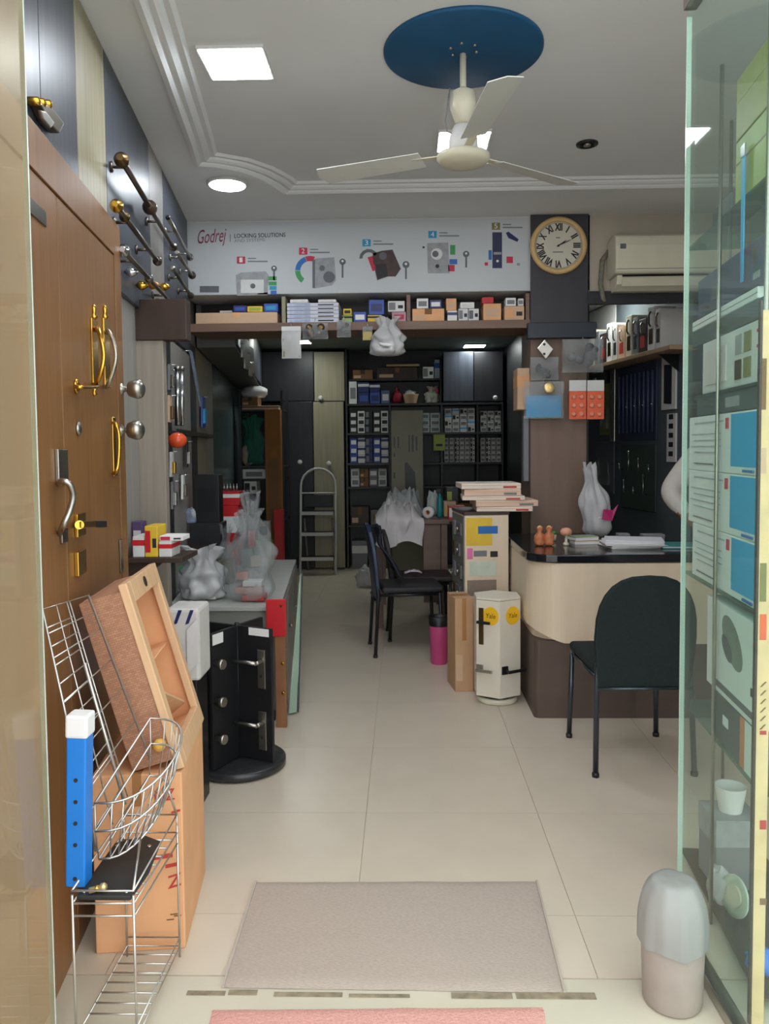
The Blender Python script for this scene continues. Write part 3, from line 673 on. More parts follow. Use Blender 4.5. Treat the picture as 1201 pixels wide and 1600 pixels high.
z = hitem('small_box', 'pink-lilac box left of the second shelf divider', 612, 634, 487, M('pink_lilac', (176,142,150), 0.6), 'label', m_redpr, d=0.15)
hitem('small_box', 'white box with grey print on the pink-lilac box', 606, 632, 470, m_whitecard, 'end', m_greyink, base=z, d=0.14)
z = hitem('small_box', 'long brown carton right of the second shelf divider', 644, 694, 482, m_card, 'tape', m_carddark, d=0.24)
hitem('small_box', 'white box tipped on the long brown carton', 651, 669, 466, m_paper, 'label', m_greyink, base=z, d=0.1)
hitem('small_box', 'dark blue box on the long brown carton', 671, 690, 468, m_navy, 'label', m_paper, base=z, d=0.1)
z = hitem('small_box', 'navy and white box right of the long brown carton', 699, 714, 485, m_paper, 'band', m_navy, d=0.16)
hitem('small_box', 'tan box on the navy and white box', 697, 713, 466, m_card, 'label', m_cardpale, base=z, d=0.12)
z = hitem('small_box', 'left white box with printed label near the shelf middle right', 716, 731, 482, m_whitecard, 'end', m_greyink, d=0.16)
z2 = hitem('small_box', 'right white box with printed label near the shelf middle right', 732, 748, 482, m_whitecard, 'end', m_lockdk, d=0.16)
hitem('small_box', 'wide white box lying on the two printed white boxes', 719, 741, 472, m_paper, 'label', m_whitecard, base=max(z, z2), d=0.12)
z = hitem('small_box', 'square brown carton with pale label on the header shelf', 755, 783, 474, m_card, 'label', m_cardpale, d=0.2)
hitem('small_box', 'red-pink box on the square brown carton', 753, 771, 464, m_redink, 'label', m_redpr, base=z, d=0.12)
z = hitem('small_box', 'pale carton at the right end of the header shelf', 788, 819, 478, m_cardpale, 'end', m_card, d=0.2)
hitem('small_box', 'white rounded box on the right end carton, by the divider', 790, 806, 465, m_paper, 'label', m_greyink, base=z, d=0.1)
hitem('small_box', 'small grey-white box on the right end carton, next to column', 809, 818, 466, m_whitecard, 'label', m_greyink, base=z, d=0.1)
# hanging from the shelf edge
def hang_pack(name, label, cat, px0, py0, px1, py1, Y, body, film_m, content=None, header=None, d=0.02):
    a, b, c, e = FB(px0, py0, px1, py1, Y); h = e-c; w_ = b-a
    t = thing(name, label, cat, ((a+b)/2, Y, c), group=None)
    def fn(s):
        def g(u, v):
            x = a+w_*u; z = c+h*v; k = math.sin(math.pi*u)*math.sin(math.pi*min(1, v*1.15))*d
            return Vector((x+0.01*w_*math.sin(v*9), Y+s*(k+0.001)+0.004*noise.noise(Vector((u*5, v*6, a))), z))
        return g
    mb = MB(); mb.grid(fn(-1), 10, 12); mb.grid(fn(1), 10, 12); mb.build('sleeve', film_m, t)
    if content == 'card': MB().box(a+w_*0.06, b-w_*0.06, Y-0.001, Y+0.002, c+h*0.04, c+h*0.62).build('card_insert', body, t)
    elif content == 'bits':
        rnd = random.Random(px0)
        for k in range(6):
            p = Vector((a+w_*rnd.uniform(0.2, 0.8), Y-0.004, c+h*rnd.uniform(0.15, 0.75))); r = w_*rnd.uniform(0.08, 0.16)
            MB().lathe([(r*0.4, -r*0.4), (r, -r*0.2), (r, r*0.2), (r*0.3, r*0.5)], p, 10, (rnd.uniform(-.4,.4), -1, rnd.uniform(-.4,.4))).build('fitting', body, t)
    if header: MB().box(a, b, Y-0.003, Y+0.003, e-h*0.14, e).build('header_card', header, t)
    MB().tube([((a+b)/2, Y, e-0.01), ((a+b)/2, Y, e+0.02), ((a+b)/2, Y+0.012, e+0.03), ((a+b)/2, Y+0.02, e+0.02)], 0.0018, 6).build('hook', m_chrome, t)
    return t
hang_pack('key_packet', 'clear packet of small brass fittings hanging left under the header shelf', 'packet', 472, 505, 512, 530, YH-0.04, m_brassold, m_film, 'bits', d=0.03)
hang_pack('paper_packet', 'white sleeve with olive print hanging below the header shelf', 'packet', 440, 510, 470, 560, YH-0.10, m_olivepr, m_filmw, 'card', m_whitecard, d=0.006)
hang_pack('hanging_packet', 'small clear packet hanging between key packet and white bag', 'packet', 526, 500, 548, 527, YH-0.04, m_lockdk, m_film, 'bits', d=0.015)
hang_pack('hanging_packet', 'small yellowish packet hanging just left of the white bag', 'packet', 566, 510, 582, 532, YH-0.05, m_yellow, m_film, 'card', d=0.01)
a, b, c, e = FB(580, 498, 630, 556, YH-0.09)
t = thing('hanging_bag', 'knotted white plastic bag hanging from the header shelf', 'bag', ((a+b)/2, YH-0.09, c))
bagmesh(((a+b)/2, YH-0.10, c), (b-a)/2, 0.07, e-c, 0.42, 2, 0.35, bumpy=0.25, flare=1.5).build('bag_body', m_filmw, t)
MB().lathe([(0.006, 0), (0.052, 0.004), (0.055, 0.016), (0.01, 0.02)], ((a+b)/2, YH-0.135, c+0.06), 16, (0.1,-0.4,1)).build('contents', m_paper, t)
MB().tube([((a+b)/2, YH-0.10, e-0.02), ((a+b)/2, YH-0.06, e+0.01), ((a+b)/2, YH-0.012, e+0.005)], 0.006, 8).build('tie', m_filmw, t)

# ================================================================== WALL CLOCK
cc = at(872.5, 383.5, YH-0.03); rr = 43.5/1220*(YH-0.03)
t = thing('wall_clock', 'round wall clock with wooden rim and roman numerals on the dark column', 'clock', (cc.x, YH-0.012, cc.z-rr))
ax = (0, -1, 0); cb = Vector((cc.x, YH-0.0125, cc.z))
MB().lathe([(rr*0.9, 0), (rr, 0.006), (rr, 0.018), (rr*0.95, 0.030), (rr*0.86, 0.031), (rr*0.82, 0.022), (rr*0.82, 0.012), (rr*0.82, 0.0), (rr*0.9, 0.0)], cb, 56, ax, cap=False).build('rim', M('pale_wood_rim', (206,172,118), 0.4, var=0.1, scale=12), t)
MB().lathe([(rr*0.83, 0.008), (rr*0.83, 0.013)], cb, 48, ax).build('dial', M('dial_ivory', (206,202,184), 0.6, var=0.02), t)
MB().lathe([(rr*0.80, 0.0131), (rr*0.80, 0.0138), (rr*0.785, 0.0138), (rr*0.785, 0.0131)], cb, 48, ax, cap=False).build('minute_track', m_greyink, t)
f0 = Vector((cc.x, YH-0.0268, cc.z))
for i, s_ in enumerate(('XII','I','II','III','IV','V','VI','VII','VIII','IX','X','XI')):
    a = R(90-30*i); d = Vector((math.cos(a), 0, math.sin(a))); u = Vector((d.z, 0, -d.x)); wn_ = {'I':.004,'II':.010,'III':.0155,'IV':.019,'V':.0155,'VI':.019,'VII':.024,'VIII':.029,'IX':.019,'X':.0155,'XI':.019,'XII':.024}[s_]
    p = f0+d*rr*0.53
    text(s_, t, p-u*wn_, p+u*wn_, d, m_ink, height=rr*0.24, name='numeral', bold=0.045)
def hand(name, ang, L, wd_, y):
    a = R(90-ang); d = Vector((math.cos(a), 0, math.sin(a))); u = Vector((d.z, 0, -d.x)); q = f0+Vector((0, -y, 0))
    MB().prism([q-d*L*0.15-u*wd_, q-d*L*0.15+u*wd_, q+d*L*0.7+u*wd_*1.2, q+d*L, q+d*L*0.7-u*wd_*1.2], (0, -0.001, 0)).build(name, m_ink, t)
hand('minute_hand', 66, rr*0.52, 0.0022, 0.003); hand('hour_hand', 57, rr*0.36, 0.003, 0.0015)
MB().lathe([(0.006, 0), (0.006, 0.005)], f0, 12, ax).build('hub', m_ink, t)
for (dz, wv) in ((0.34, 0.05), (-0.28, 0.16)): MB().box(cc.x-rr*wv-0.008, cc.x+rr*wv, f0.y-0.0008, f0.y, cc.z+rr*dz*0.8-0.003, cc.z+rr*dz*0.8+0.003).build('maker_mark', m_greyink, t)

# ================================================================== AIR CONDITIONER
YA = 4.80
a, b, c, e = FB(962, 360, 1262, 447, YA)
t = thing('air_conditioner', 'cream split air conditioner on the wall right of the clock', 'air conditioner', ((a+b)/2, YH, c))
pts = [(YH+0.018, e-0.01), (YA+0.06, e), (YA+0.015, e-0.02), (YA, e-0.08), (YA, c+0.10), (YA+0.012, c+0.085), (YH+0.018, c+0.085)]
MB().prism([(a, y, z) for y, z in pts], (b-a, 0, 0)).build('housing', m_offwhite, t, bev=0.012, seg=3)
MB().prism([(a+0.02, y, z) for y, z in ((YH+0.018, c+0.085), (YA+0.04, c+0.082), (YA+0.06, c+0.03), (YA+0.12, c), (YH+0.018, c))], (b-a-0.04, 0, 0)).build('base', m_offwhite, t, bev=0.004)
MB().prism([(a+0.05, y, z) for y, z in ((YA+0.034, c+0.078), (YA+0.056, c+0.066), (YA+0.060, c+0.070), (YA+0.038, c+0.082))], (b-a-0.1, 0, 0)).build('outlet_slot', m_black, t)
MB().prism([(a+0.05, y, z) for y, z in ((YA+0.025, c+0.062), (YA+0.055, c+0.018), (YA+0.060, c+0.022), (YA+0.03, c+0.066))], (b-a-0.1, 0, 0)).build('louvre', m_offwhite, t)
MB().box(a+0.004, b-0.004, YA-0.001, YA+0.004, c+0.108, c+0.112).build('panel_line', m_greyink, t)
MB().tube([(a+0.015, YH+0.0, e-0.06), (a-0.03, YH-0.0, e-0.12), (a-0.045, YH-0.015, c+0.06), (a-0.03, YH-0.015, c-0.03), (a-0.01, YH, c-0.06)], 0.016, 8).build('pipe', M('pipe_wrap', (120,114,100), 0.8, var=0.25, scale=40), t)
# stains on the housing
MB().box(a+0.025, a+0.06, YA-0.0015, YA-0.0005, e-0.10, e-0.07).build('badge', m_lockdk, t)

# ================================================================== COUNTER
cz1 = at(940, 866, 3.97).z; YC = 3.97
xc0 = at(832, 1000, YC).x
ct = thing('shop_counter', 'cream reception counter with dark base and rounded corner, front right', 'counter', (1.5, 4.3, 0))
def rounded(x0, y0, x1, y1, r, n=8, inset=0.0):
    x0 += inset; y0 += inset; pts = []
    for i in range(n+1):
        a = math.pi+math.pi/2*i/n; pts.append((x0+r+r*math.cos(a), y0+r+r*math.sin(a)))
    return pts+[(x1, y0), (x1, 4.52), (1.27, 4.52), (1.27, 4.965), (x0, 4.965)]
XE = 2.55
def ctr(name, z0, z1, inset, r, mat, bev=0.0):
    return MB().prism([(x, y, z0) for x, y in rounded(xc0, YC, XE, 0, r, inset=inset)], (0,0,z1-z0)).build(name, mat, ct, bev=bev)
zsplit = at(960, 1008, YC).z
ctr('dark_base', 0.0, zsplit+0.02, 0.012, 0.03, M('counter_base_brown', (88,72,64), 0.5, var=0.1, scale=3, stretch=(0.6,5,5)))
# cream facing that dips at the corner
mb = MB(); pts = rounded(xc0, YC, XE, 0, 0.16, 12)[:14]; pts = [(xc0, 4.965)]+[(xc0, 4.5)]+pts
vs = []
for (x, y) in pts:
    s_ = min(1.0, max(0.0, (x-xc0)/0.22)); zz = zsplit+0.085*(1-s_)**1.5*(1 if y < 4.45 else 1.0)
    vs += [(x, y, zz), (x, y, cz1-0.045)]
n_ = len(pts); fs = [(2*i, 2*i+2, 2*i+3, 2*i+1) for i in range(n_-1)]
mb.add(vs, fs, False); fo = mb.build('cream_facing', m_cream, ct); md = fo.modifiers.new('s', 'SOLIDIFY'); md.thickness = 0.02; md.offset = 0
ctr('body', zsplit+0.021, cz1-0.045, 0.02, 0.15, m_cream)
ctr('granite_top', cz1-0.042, cz1, -0.02, 0.14, M('black_granite', (24,26,30), 0.12, var=0.35, scale=90, spec=0.6), bev=0.006)
CTZ = cz1+0.0008
# on the counter
def onct(px, py): return onz(px, py, CTZ)
p = onct(850, 853); 
for k, (dx, lab) in enumerate(((-0.022, 'terracotta figurine packet at the counter corner, left of its twin'), (0.03, 'terracotta figurine packet at the counter corner, right of its twin'))):
    MBf = bagmesh((p.x+dx, 4.33, CTZ), 0.028, 0.026, 0.10, 0.4, k, 0.1, 20, 14, 0.15)
    t = thing('figurine', lab, 'figurine', (p.x+dx, 4.33, CTZ)); MBf.build('figure_body', M('terracotta', (206,126,84), 0.5, var=0.15, scale=20), t)
    MB().ball((p.x+dx, 4.33, CTZ+0.098), 0.014, 10).build('figure_top', M('pale_gold', (216,180,120), 0.4), t)
p = onct(884, 852); t = thing('rubber_stamp', 'pink-topped stamp standing on the granite counter', 'stamp', (p.x, p.y, CTZ))
MB().lathe([(0.016,0),(0.016,0.012),(0.008,0.02),(0.008,0.05),(0.02,0.056)], p, 14).build('stem', m_offwhite, t)
MB().lathe([(0.02,0.056),(0.03,0.062),(0.032,0.082),(0.02,0.095),(0.004,0.098)], p, 16).build('cap', M('salmon', (224,160,130), 0.5), t)
p = onct(866, 846); t = thing('glue_pot', 'little cream pot beside the pink-topped stamp', 'pot', (p.x, p.y+0.05, CTZ))
MB().lathe([(0.02,0),(0.022,0.03),(0.018,0.036)], (p.x, p.y+0.05, CTZ), 14).build('pot_body', m_offwhite, t); MB().lathe([(0.019,0.036),(0.019,0.05),(0.008,0.054)], (p.x, p.y+0.05, CTZ), 14).build('pot_lid', m_grnpr, t)
for k, (px, lab, mt) in enumerate(((907, 'lower tan notepad beside the white bag', m_cardpale), (905, 'upper greenish notepad beside the white bag', M('pale_green_card', (150,160,130), 0.6)))):
    p = onct(px, 846); t = thing('note_pad', lab, 'notepad', (p.x, 4.42, CTZ+k*0.022), 0.1+k*0.15)
    MB().box(-0.07, 0.07, -0.05, 0.05, 0, 0.016).build('pages', m_paper, t, local=True); MB().box(-0.071, 0.071, -0.051, 0.051, 0.016, 0.0205).build('cover', mt, t, local=True)
zp = CTZ
for k in range(5):
    t = thing('paper_stack', 'sheaf of white papers on the counter, %s of the pile' % ('lowest', 'second from bottom', 'middle', 'second from top', 'topmost')[k], 'papers', (at(985, 840, 4.3).x+0.012*math.sin(k*2.1), 4.27+0.012*math.cos(k*1.7), zp), R(6-5*k), 'loose papers on the counter')
    mb = MB()
    for s_ in range(4):
        q = 0.0018*s_; o_ = 0.004*math.sin(k*3+s_*2); mb.box(-0.15+o_, 0.15+o_, -0.105, 0.105, q, q+0.0016)
    mb.build('sheets', m_paper, t, local=True)
    MB().box(-0.15, 0.15, -0.105, 0.105, 0.0073, 0.0078).build('top_sheet', M('lilac_paper', (214,212,222), 0.7, var=0.02), t, local=True); zp += 0.0085
p = at(1062, 850, 4.28); t = thing('folder', 'teal plastic folder on the counter right of the papers', 'folder', (p.x, 4.25, CTZ), R(-4))
MB().box(-0.13, 0.16, -0.10, 0.10, 0, 0.004).build('back_cover', m_teal, t, local=True); MB().box(-0.125, 0.155, -0.096, 0.096, 0.0045, 0.011).build('papers', m_paper, t, local=True); MB().box(-0.13, 0.16, -0.10, 0.10, 0.0115, 0.015).build('front_cover', m_teal, t, local=True, bev=0.001)
# white bag with pink lining
x_ = at(934, 800, 4.78).x; t = thing('shopping_bag', 'white plastic bag with magenta print standing against the column', 'bag', (x_, 4.78, CTZ))
bagmesh((x_, 4.78, CTZ), 0.085, 0.075, at(925, 728, 4.78).z-CTZ, 0.38, 4, 0.25, bumpy=0.2, flare=1.1, lean=(-0.12, 0)).build('bag_body', m_filmw, t)
MB().ball((x_-0.005, 4.76, CTZ+0.12), 0.062, 12, (1,0.9,1.3)).build('contents', m_whitecard, t)
MB().prism([(x_+0.0, 4.69, CTZ+0.11), (x_+0.06, 4.69, CTZ+0.10), (x_+0.10, 4.70, CTZ+0.20), (x_+0.07, 4.70, CTZ+0.165), (x_+0.01, 4.69, CTZ+0.17)], (0,-0.002,0)).build('magenta_print', M('magenta_print', (176,24,96), 0.5), t)
# small clutter at the back of the counter
for (px, lab, mt, h_, wv) in ((972, 'small yellow-capped tub behind the papers', m_yellow, 0.05, 0.03), (1018, 'lilac box behind the papers', M('lilac_card', (150,140,170), 0.6), 0.045, 0.06)):
    x_ = at(px, 830, 4.46).x; carton('desk_box', lab, 'box', x_-wv, x_+wv, 4.42, 4.48, CTZ, CTZ+h_, mt, 'lid', m_greyink)

# ================================================================== CHAIRS
def make_chair(name, label, loc, rz, seatm, backm, legm, arch=True, w_=0.42, d_=0.44, sh_=0.47, bt=0.87, group=None):
    """faces +y in its own frame"""
    t = thing(name, label, 'chair', loc, rz, group); hw = w_/2; hd = d_/2
    MB().box(-hw, hw, -hd+0.02, hd, sh_-0.045, sh_).build('seat', seatm, t, local=True, bev=0.02, seg=4)
    zb_ = sh_-0.10 if arch else sh_+0.05; n = 14; out = []
    hb = hw+0.005
    H = bt-zb_
    out = [(-hb*0.93, zb_), (hb*0.93, zb_)]
    for i in range(n+1):
        a = math.pi*i/n; out.append((hb*math.copysign(abs(math.cos(a))**0.75, math.cos(a)), zb_+H*0.45+H*0.55*math.sin(a)**0.8))
    def yb_(x, z): return -hd-0.012-0.05*(z-zb_)/H-0.02*(1-(x/hb)**2)
    mb = MB(); k = len(out); fr = [(x, yb_(x, z), z) for x, z in out]; bk = [(x, yb_(x, z)+0.03, z) for x, z in out]
    mb.add(fr+bk, [tuple(range(k)), tuple(range(k, 2*k))[::-1]]+[(i, (i+1) % k, k+(i+1) % k, k+i) for i in range(k)], False)
    mb.build('backrest', backm, t, local=True, bev=0.008)
    for sx in (-1, 1):
        MB().tube([(sx*(hw-0.01), hd-0.03, sh_-0.046), (sx*(hw-0.0), hd-0.015, 0.012)], 0.012, 10).build('leg', legm, t, local=True)
        MB().tube([(sx*(hw-0.02), -hd-0.02, sh_+0.12), (sx*(hw-0.01), -hd-0.005, sh_-0.05), (sx*(hw-0.0), -hd-0.03, 0.012)], 0.012, 10).build('leg', legm, t, local=True)
        for sy in (hd-0.015, -hd-0.03): MB().lathe([(0.015, 0), (0.016, 0.014), (0.013, 0.02)], (sx*hw, sy, 0), 10).build('foot_cap', m_black, t, local=True)
        MB().tube([(sx*(hw-0.012), hd-0.03, sh_-0.055), (sx*(hw-0.012), -hd, sh_-0.055)], 0.010, 8).build('side_rail', legm, t, local=True)
    MB().tube([(-hw+0.01, -hd-0.02, zb_+0.004), (hw-0.01, -hd-0.02, zb_+0.004)], 0.008, 8).build('cross_rail', legm, t, local=True)
    return t
m_chg = M('dark_green_upholstery', (34,44,44), 0.75, var=0.12, scale=60, spec=0.2)
make_chair('visitor_chair', 'dark green visitor chair with arched back facing the cream counter', (1.005, 3.52, 0), R(2), m_chg, m_chg, M('dark_steel_leg', (74,82,90), 0.3, metal=0.8), True, bt=at(1010, 897, 3.27).z)
m_chb = M('blue_black_plastic', (34,52,76), 0.4, var=0.08); m_chk = M('dark_seat', (36,34,38), 0.6)
ch2 = make_chair('blue_chair', 'dark blue chair with clothes over its back, beside the cluttered table', (0.025, 5.37, 0), R(-82), m_chk, m_chb, m_black, True, w_=0.37, bt=at(590, 815, 5.4).z)
make_chair('dark_chair', 'dark brown chair tucked behind the blue chair against the table', (0.13, 5.77, 0), R(-86), M('brown_seat', (54,44,42), 0.6), M('brown_back', (50,44,46), 0.6), m_black, True, bt=0.80, w_=0.34)
# jacket thrown over the blue chair
W2 = WM[ch2]
def jk(u, v):
    x = -0.16+0.30*u; z = 0.51+0.36*(1-v); y = -0.16-0.075*(z-0.5)/0.4+0.16*max(0, v-0.35)**1.3
    y += 0.03*noise.noise(Vector((u*4, v*4, 2)))+0.015
    return W2 @ Vector((x*(0.55+0.55*v)-0.02, y, z))
mj = MB(); mj.grid(jk, 18, 18); t = thing('jacket', 'dark jacket slung over the seat and back of the blue chair', 'jacket', W2 @ Vector((0, 0, 0.5)))
mj.build('cloth', M('dark_navy_cloth', (30,34,44), 0.8, var=0.25, scale=12), t, solid=0.012)
mj2 = MB(); mj2.grid(lambda u, v: W2 @ Vector((0.02+0.05*u, -0.05+0.12*v+0.02, 0.545+0.06*v*(1-v)+0.01*noise.noise(Vector((u*4, v*5, 9))))), 8, 8); mj2.build('pale_lining', M('pale_pink_cloth', (196,176,184), 0.8), t, solid=0.006)
# ================================================================== CURTAIN RODS ON THE UPPER LEFT PANELS
def rod(label, a, b, off, r, mat, fins=(), brks=(0.15, 0.85), fm=None, group='curtain rods on the left wall'):
    P = onwall(a[0], a[1], off); Q = onwall(b[0], b[1], off); d = (Q-P).normalized()
    t = thing('curtain_rod', label, 'curtain rod', ((P+Q)/2)[:], 0, group)
    MB().tube([P, Q], r, 10).build('rod', mat, t)
    for f in fins:
        p = P+(Q-P)*f[0]; s_ = f[1]; m_ = f[2] if len(f) > 2 else (fm or mat)
        MB().lathe([(s_*0.35, -s_*1.1), (s_*0.7, -s_*0.8), (s_, -s_*0.1), (s_*0.95, s_*0.35), (s_*0.5, s_*0.9), (s_*0.4, s_*1.1)], p, 14, -d).build('finial', m_, t)
    for k in brks:
        p = P+(Q-P)*k; q = p-wn*(off-0.021)
        MB().tube([p, q], 0.006, 8).build('bracket', mat, t); MB().lathe([(0.02, 0), (0.02, 0.005), (0.008, 0.008)], q, 12, wn).build('bracket_plate', mat, t)
    return t
m_bronze = M('bronze_rod', (112,102,92), 0.32, metal=0.9, var=0.15)
rod('topmost curtain rod with two big dark ball finials on the left wall', (190, 250), (272, 388), 0.075, 0.011, m_bronze, ((0, 0.028, m_brassold), (0.45, 0.032, M('brown_ball', (92,74,64), 0.35, metal=0.6, var=0.15)), (0.98, 0.022, m_nickel)), (0.06, 0.62))
rod('short silver curtain rod highest towards the banner', (262, 340), (297, 402), 0.075, 0.010, m_steel, ((0, 0.012, m_black), (1, 0.022, m_chrome)), (0.3, 0.9))
rod('silver curtain rod with dark finial just under the highest short rod', (276, 394), (300, 430), 0.075, 0.010, m_steel, ((1, 0.024, m_nickel),), (0.2, 0.8))
rod('curtain rod with a golden finial at its near end, above the door corner', (182, 322), (246, 408), 0.075, 0.010, m_bronze, ((0, 0.024, m_brass), (0.16, 0.020, m_brassold), (1, 0.022, m_nickel)), (0.25, 0.75))
rod('lowest long curtain rod with several golden finials', (193, 392), (268, 474), 0.075, 0.009, m_bronze, ((0, 0.024, m_chrome), (0.45, 0.020, m_chrome), (1.0, 0.024, m_chrome)), (0.15, 0.8))
rod('short dark rod nearest the lower left corner of the banner', (270, 420), (298, 462), 0.075, 0.009, m_nickel, ((0, 0.016, m_steel), (1, 0.02, m_nickel)), (0.3, 0.8))
for (px, py, mt, lab) in ((221, 446, m_brass, 'left golden rod finial on the lowest peg row'), (238, 445, M('orange_brass', (222,140,50), 0.3, metal=0.7), 'orange-gold rod finial between two paler ones'), (256, 448, m_brass, 'right golden rod finial on the lowest peg row'), (246, 473, m_brass, 'golden rod finial hanging below the others'), (204, 425, m_chrome, 'silver rod finial on a peg beside the door top'), (281, 480, m_chrome, 'tiny silver finial near the header shelf end')):
    p = onwall(px, py, 0.045); q = p-wn*0.026
    t = thing('rod_finial', lab, 'finial', p[:]); s_ = 0.020
    MB().lathe([(s_*0.4, -s_), (s_, -s_*0.3), (s_, s_*0.3), (s_*0.4, s_*1.2), (0.003, s_*1.5)], p, 12, wn).build('knob', mt, t); MB().tube([p, q], 0.005, 8).build('peg', m_steel, t)
p = onwall(60, 180, 0.021); t = thing('door_latch', 'steel and brass latch on the dark panel above the wooden door', 'latch', p[:])
def wq(px, py, o): return onwall(px, py, o)
MB().prism([wq(44, 160, 0.021), wq(62, 165, 0.021), wq(84, 192, 0.021), wq(76, 208, 0.021), wq(58, 190, 0.021)], wn*0.03).build('case', m_nickel, t, bev=0.004)
MB().prism([wq(58, 172, 0.052), wq(66, 174, 0.052), wq(80, 192, 0.052), wq(74, 200, 0.052), wq(62, 186, 0.052)], wn*0.01).build('cover', m_steel, t, bev=0.003)
for (px, py) in ((42, 158), (51, 160), (61, 162)): MB().lathe([(0.011, 0), (0.011, 0.03), (0.004, 0.034)], wq(px, py, 0.022), 10, wn).build('bolt', m_brass, t)

# ================================================================== WIRE DISPLAY RACK (front left)
m_wire = M('silver_wire', (206,204,198), 0.3, metal=0.85, var=0.06)
wr = thing('wire_rack', 'silver wire display rack with tilted baskets at the front left', 'rack', (-0.71, 1.9, 0.0))
def W(px, py, Y): return at(px, py, Y)
def wires(name, lst, r=0.0022, n=6, closed=False):
    mb = MB()
    for l in lst: mb.tube(l, r, n, closed)
    return mb.build(name, m_wire, wr)
FL, FR, BR, BL = Vector((-0.775, 1.74, 0)), Vector((-0.632, 1.74, 0)), Vector((-0.628, 2.075, 0)), Vector((-0.775, 2.075, 0))
V = lambda p, z: Vector((p.x, p.y, z))
ZT = 0.352
for p in (FL, FR, BR, BL): MB().tube([V(p, 0.0), V(p, ZT+0.02)], 0.0032, 8).build('leg', m_wire, wr)
# bottom shelf
wires('bottom_shelf', [[V(FL, .03), V(FR, .03), V(BR, .03), V(BL, .03), V(FL, .03)], [V(FR, .055), V(BR, .055), V(BL, .055)]] + [[FL.lerp(BL, k/9)+Vector((0,0,.03)), FR.lerp(BR, k/9)+Vector((0,0,.03))] for k in range(1, 9)])
# middle tray frame
wires('tray_frame', [[V(FL, ZT), V(FR, ZT), V(BR, ZT), V(BL, ZT), V(FL, ZT)], [V(FL, ZT+.03), V(FR, ZT+.03), V(BR, ZT+.05), V(BL, ZT+.05), V(FL, ZT+.03)], [V(FL, ZT-.03), V(FR, ZT-.03), V(BR, ZT-.03)]] + [[FL.lerp(BL, k/8)+Vector((0,0,ZT)), FR.lerp(BR, k/8)+Vector((0,0,ZT))] for k in range(1, 8)] + [[V(p, ZT), V(p, ZT+.05)] for p in (BR, BL)], 0.0026)
# leaning back grid
G00, G01 = W(150, 1330, 1.85), W(236, 1190, 2.07)     # bottom near / far
G10, G11 = W(66, 952, 1.85), W(138, 930, 2.07)        # top near / far
def gp(u, v): return (G00*(1-u)+G01*u)*(1-v)+(G10*(1-u)+G11*u)*v
MB().tube([gp(0, 0), gp(0, 1), gp(1, 1), gp(1, 0)], 0.0034, 8).build('grid_frame', m_wire, wr)
wires('back_grid', [[gp(u, 0), gp(u, 1)] for u in (0.28, 0.5, 0.56)] + [[gp(0, v/13), gp(0.56, v/13)] for v in range(1, 13)] + [[gp(0, v), gp(1, v)] for v in (0.07, 0.25, 0.45, 0.62, 0.80, 0.9)], 0.0019)
MB().tube([gp(0.5, 0), gp(0.5, 0.7)], 0.0046, 8).build('grid_stay', m_wire, wr)
# tilted basket bulging to the right of the grid
bc = (G00+G01)/2; ug = (G01-G00); ex = Vector((1, 0, 0))
def rim(z, w_, s_=1.0): return [bc+Vector((0,0,z-bc.z))+ug*(-0.5*s_*math.cos(math.pi*k/16))+ex*(w_*math.sin(math.pi*k/16)**0.7) for k in range(17)]
zr = bc.z
R1, R2, R3 = rim(zr+0.12, 0.13), rim(zr+0.05, 0.115), rim(zr-0.03, 0.085, 0.92)
for rr_ in (R1, R2, R3): pass
wires('basket_rim', [R1+[R1[0]], R2+[R2[0]], R3+[R3[0]]], 0.003)
wires('basket_wires', [[R1[k], R2[k], R3[k]] for k in range(0, 17)] + [[R3[k], R3[16-k]] for k in range(1, 8)] + [[R3[8], (R3[0]+R3[16])/2]], 0.0019)
for l_ in ([V(FR, ZT+.03), R3[5]], [V(BR, ZT+.05), R3[12]], [V(BL, ZT+.05), R3[16]]): wires('basket_brace', [l_], 0.003)
# tray plate with the blue post
pl = thing('lock_plate', 'black steel base plate lying on the wire rack tray', 'plate', (-0.715, 1.9, ZT+0.003))
MB().prism([V(Vector((-0.768, 1.745, 0)), ZT+.0032), V(Vector((-0.640, 1.745, 0)), ZT+.0032), V(Vector((-0.634, 1.86, 0)), ZT+.0032), V(Vector((-0.65, 2.0, 0)), ZT+.0032), V(Vector((-0.70, 2.03, 0)), ZT+.0032), V(Vector((-0.768, 1.99, 0)), ZT+.0032)], (0,0,0.012)).build('plate_body', M('black_plate', (40,42,42), 0.45, var=0.1), pl, bev=0.003)
for (x, y) in ((-0.755, 1.76), (-0.655, 1.76), (-0.755, 1.97), (-0.67, 1.97)): MB().lathe([(0.006, 0), (0.005, 0.003)], (x, y, ZT+.0152), 10).build('screw', m_chrome, pl)
p = Vector((-0.722, 1.757, ZT+0.0155)); t = thing('brass_plug', 'small pale brass plug lying on the black base plate', 'plug', p[:])
MB().lathe([(0.004, -0.02), (0.007, -0.018), (0.007, 0.006), (0.010, 0.008), (0.010, 0.016), (0.004, 0.022)], p+Vector((0,0,0.010)), 10, (0.9, 0.4, 0.05)).build('plug_body', M('pale_brass', (214,196,140), 0.3, metal=0.7), t); MB().lathe([(0.0075, -0.006), (0.0085, -0.004), (0.0085, 0.0), (0.0075, 0.002)], p+Vector((0,0,0.010)), 10, (0.9, 0.4, 0.05)).build('collar', m_brass, t)
zpl = ZT+0.0155
bb = at(124, 1396, 1.80); bt_ = at(126, 1150, 1.80)
t = thing('blue_post', 'bright blue drilled square tube with white cap on the black plate', 'post', (bb.x, 1.80, zpl), (0, math.atan((bt_.x-bb.x)/(bt_.z-bb.z)), 0))
H_ = at(124, 1113, 1.80).z-zpl; s_ = 0.0235
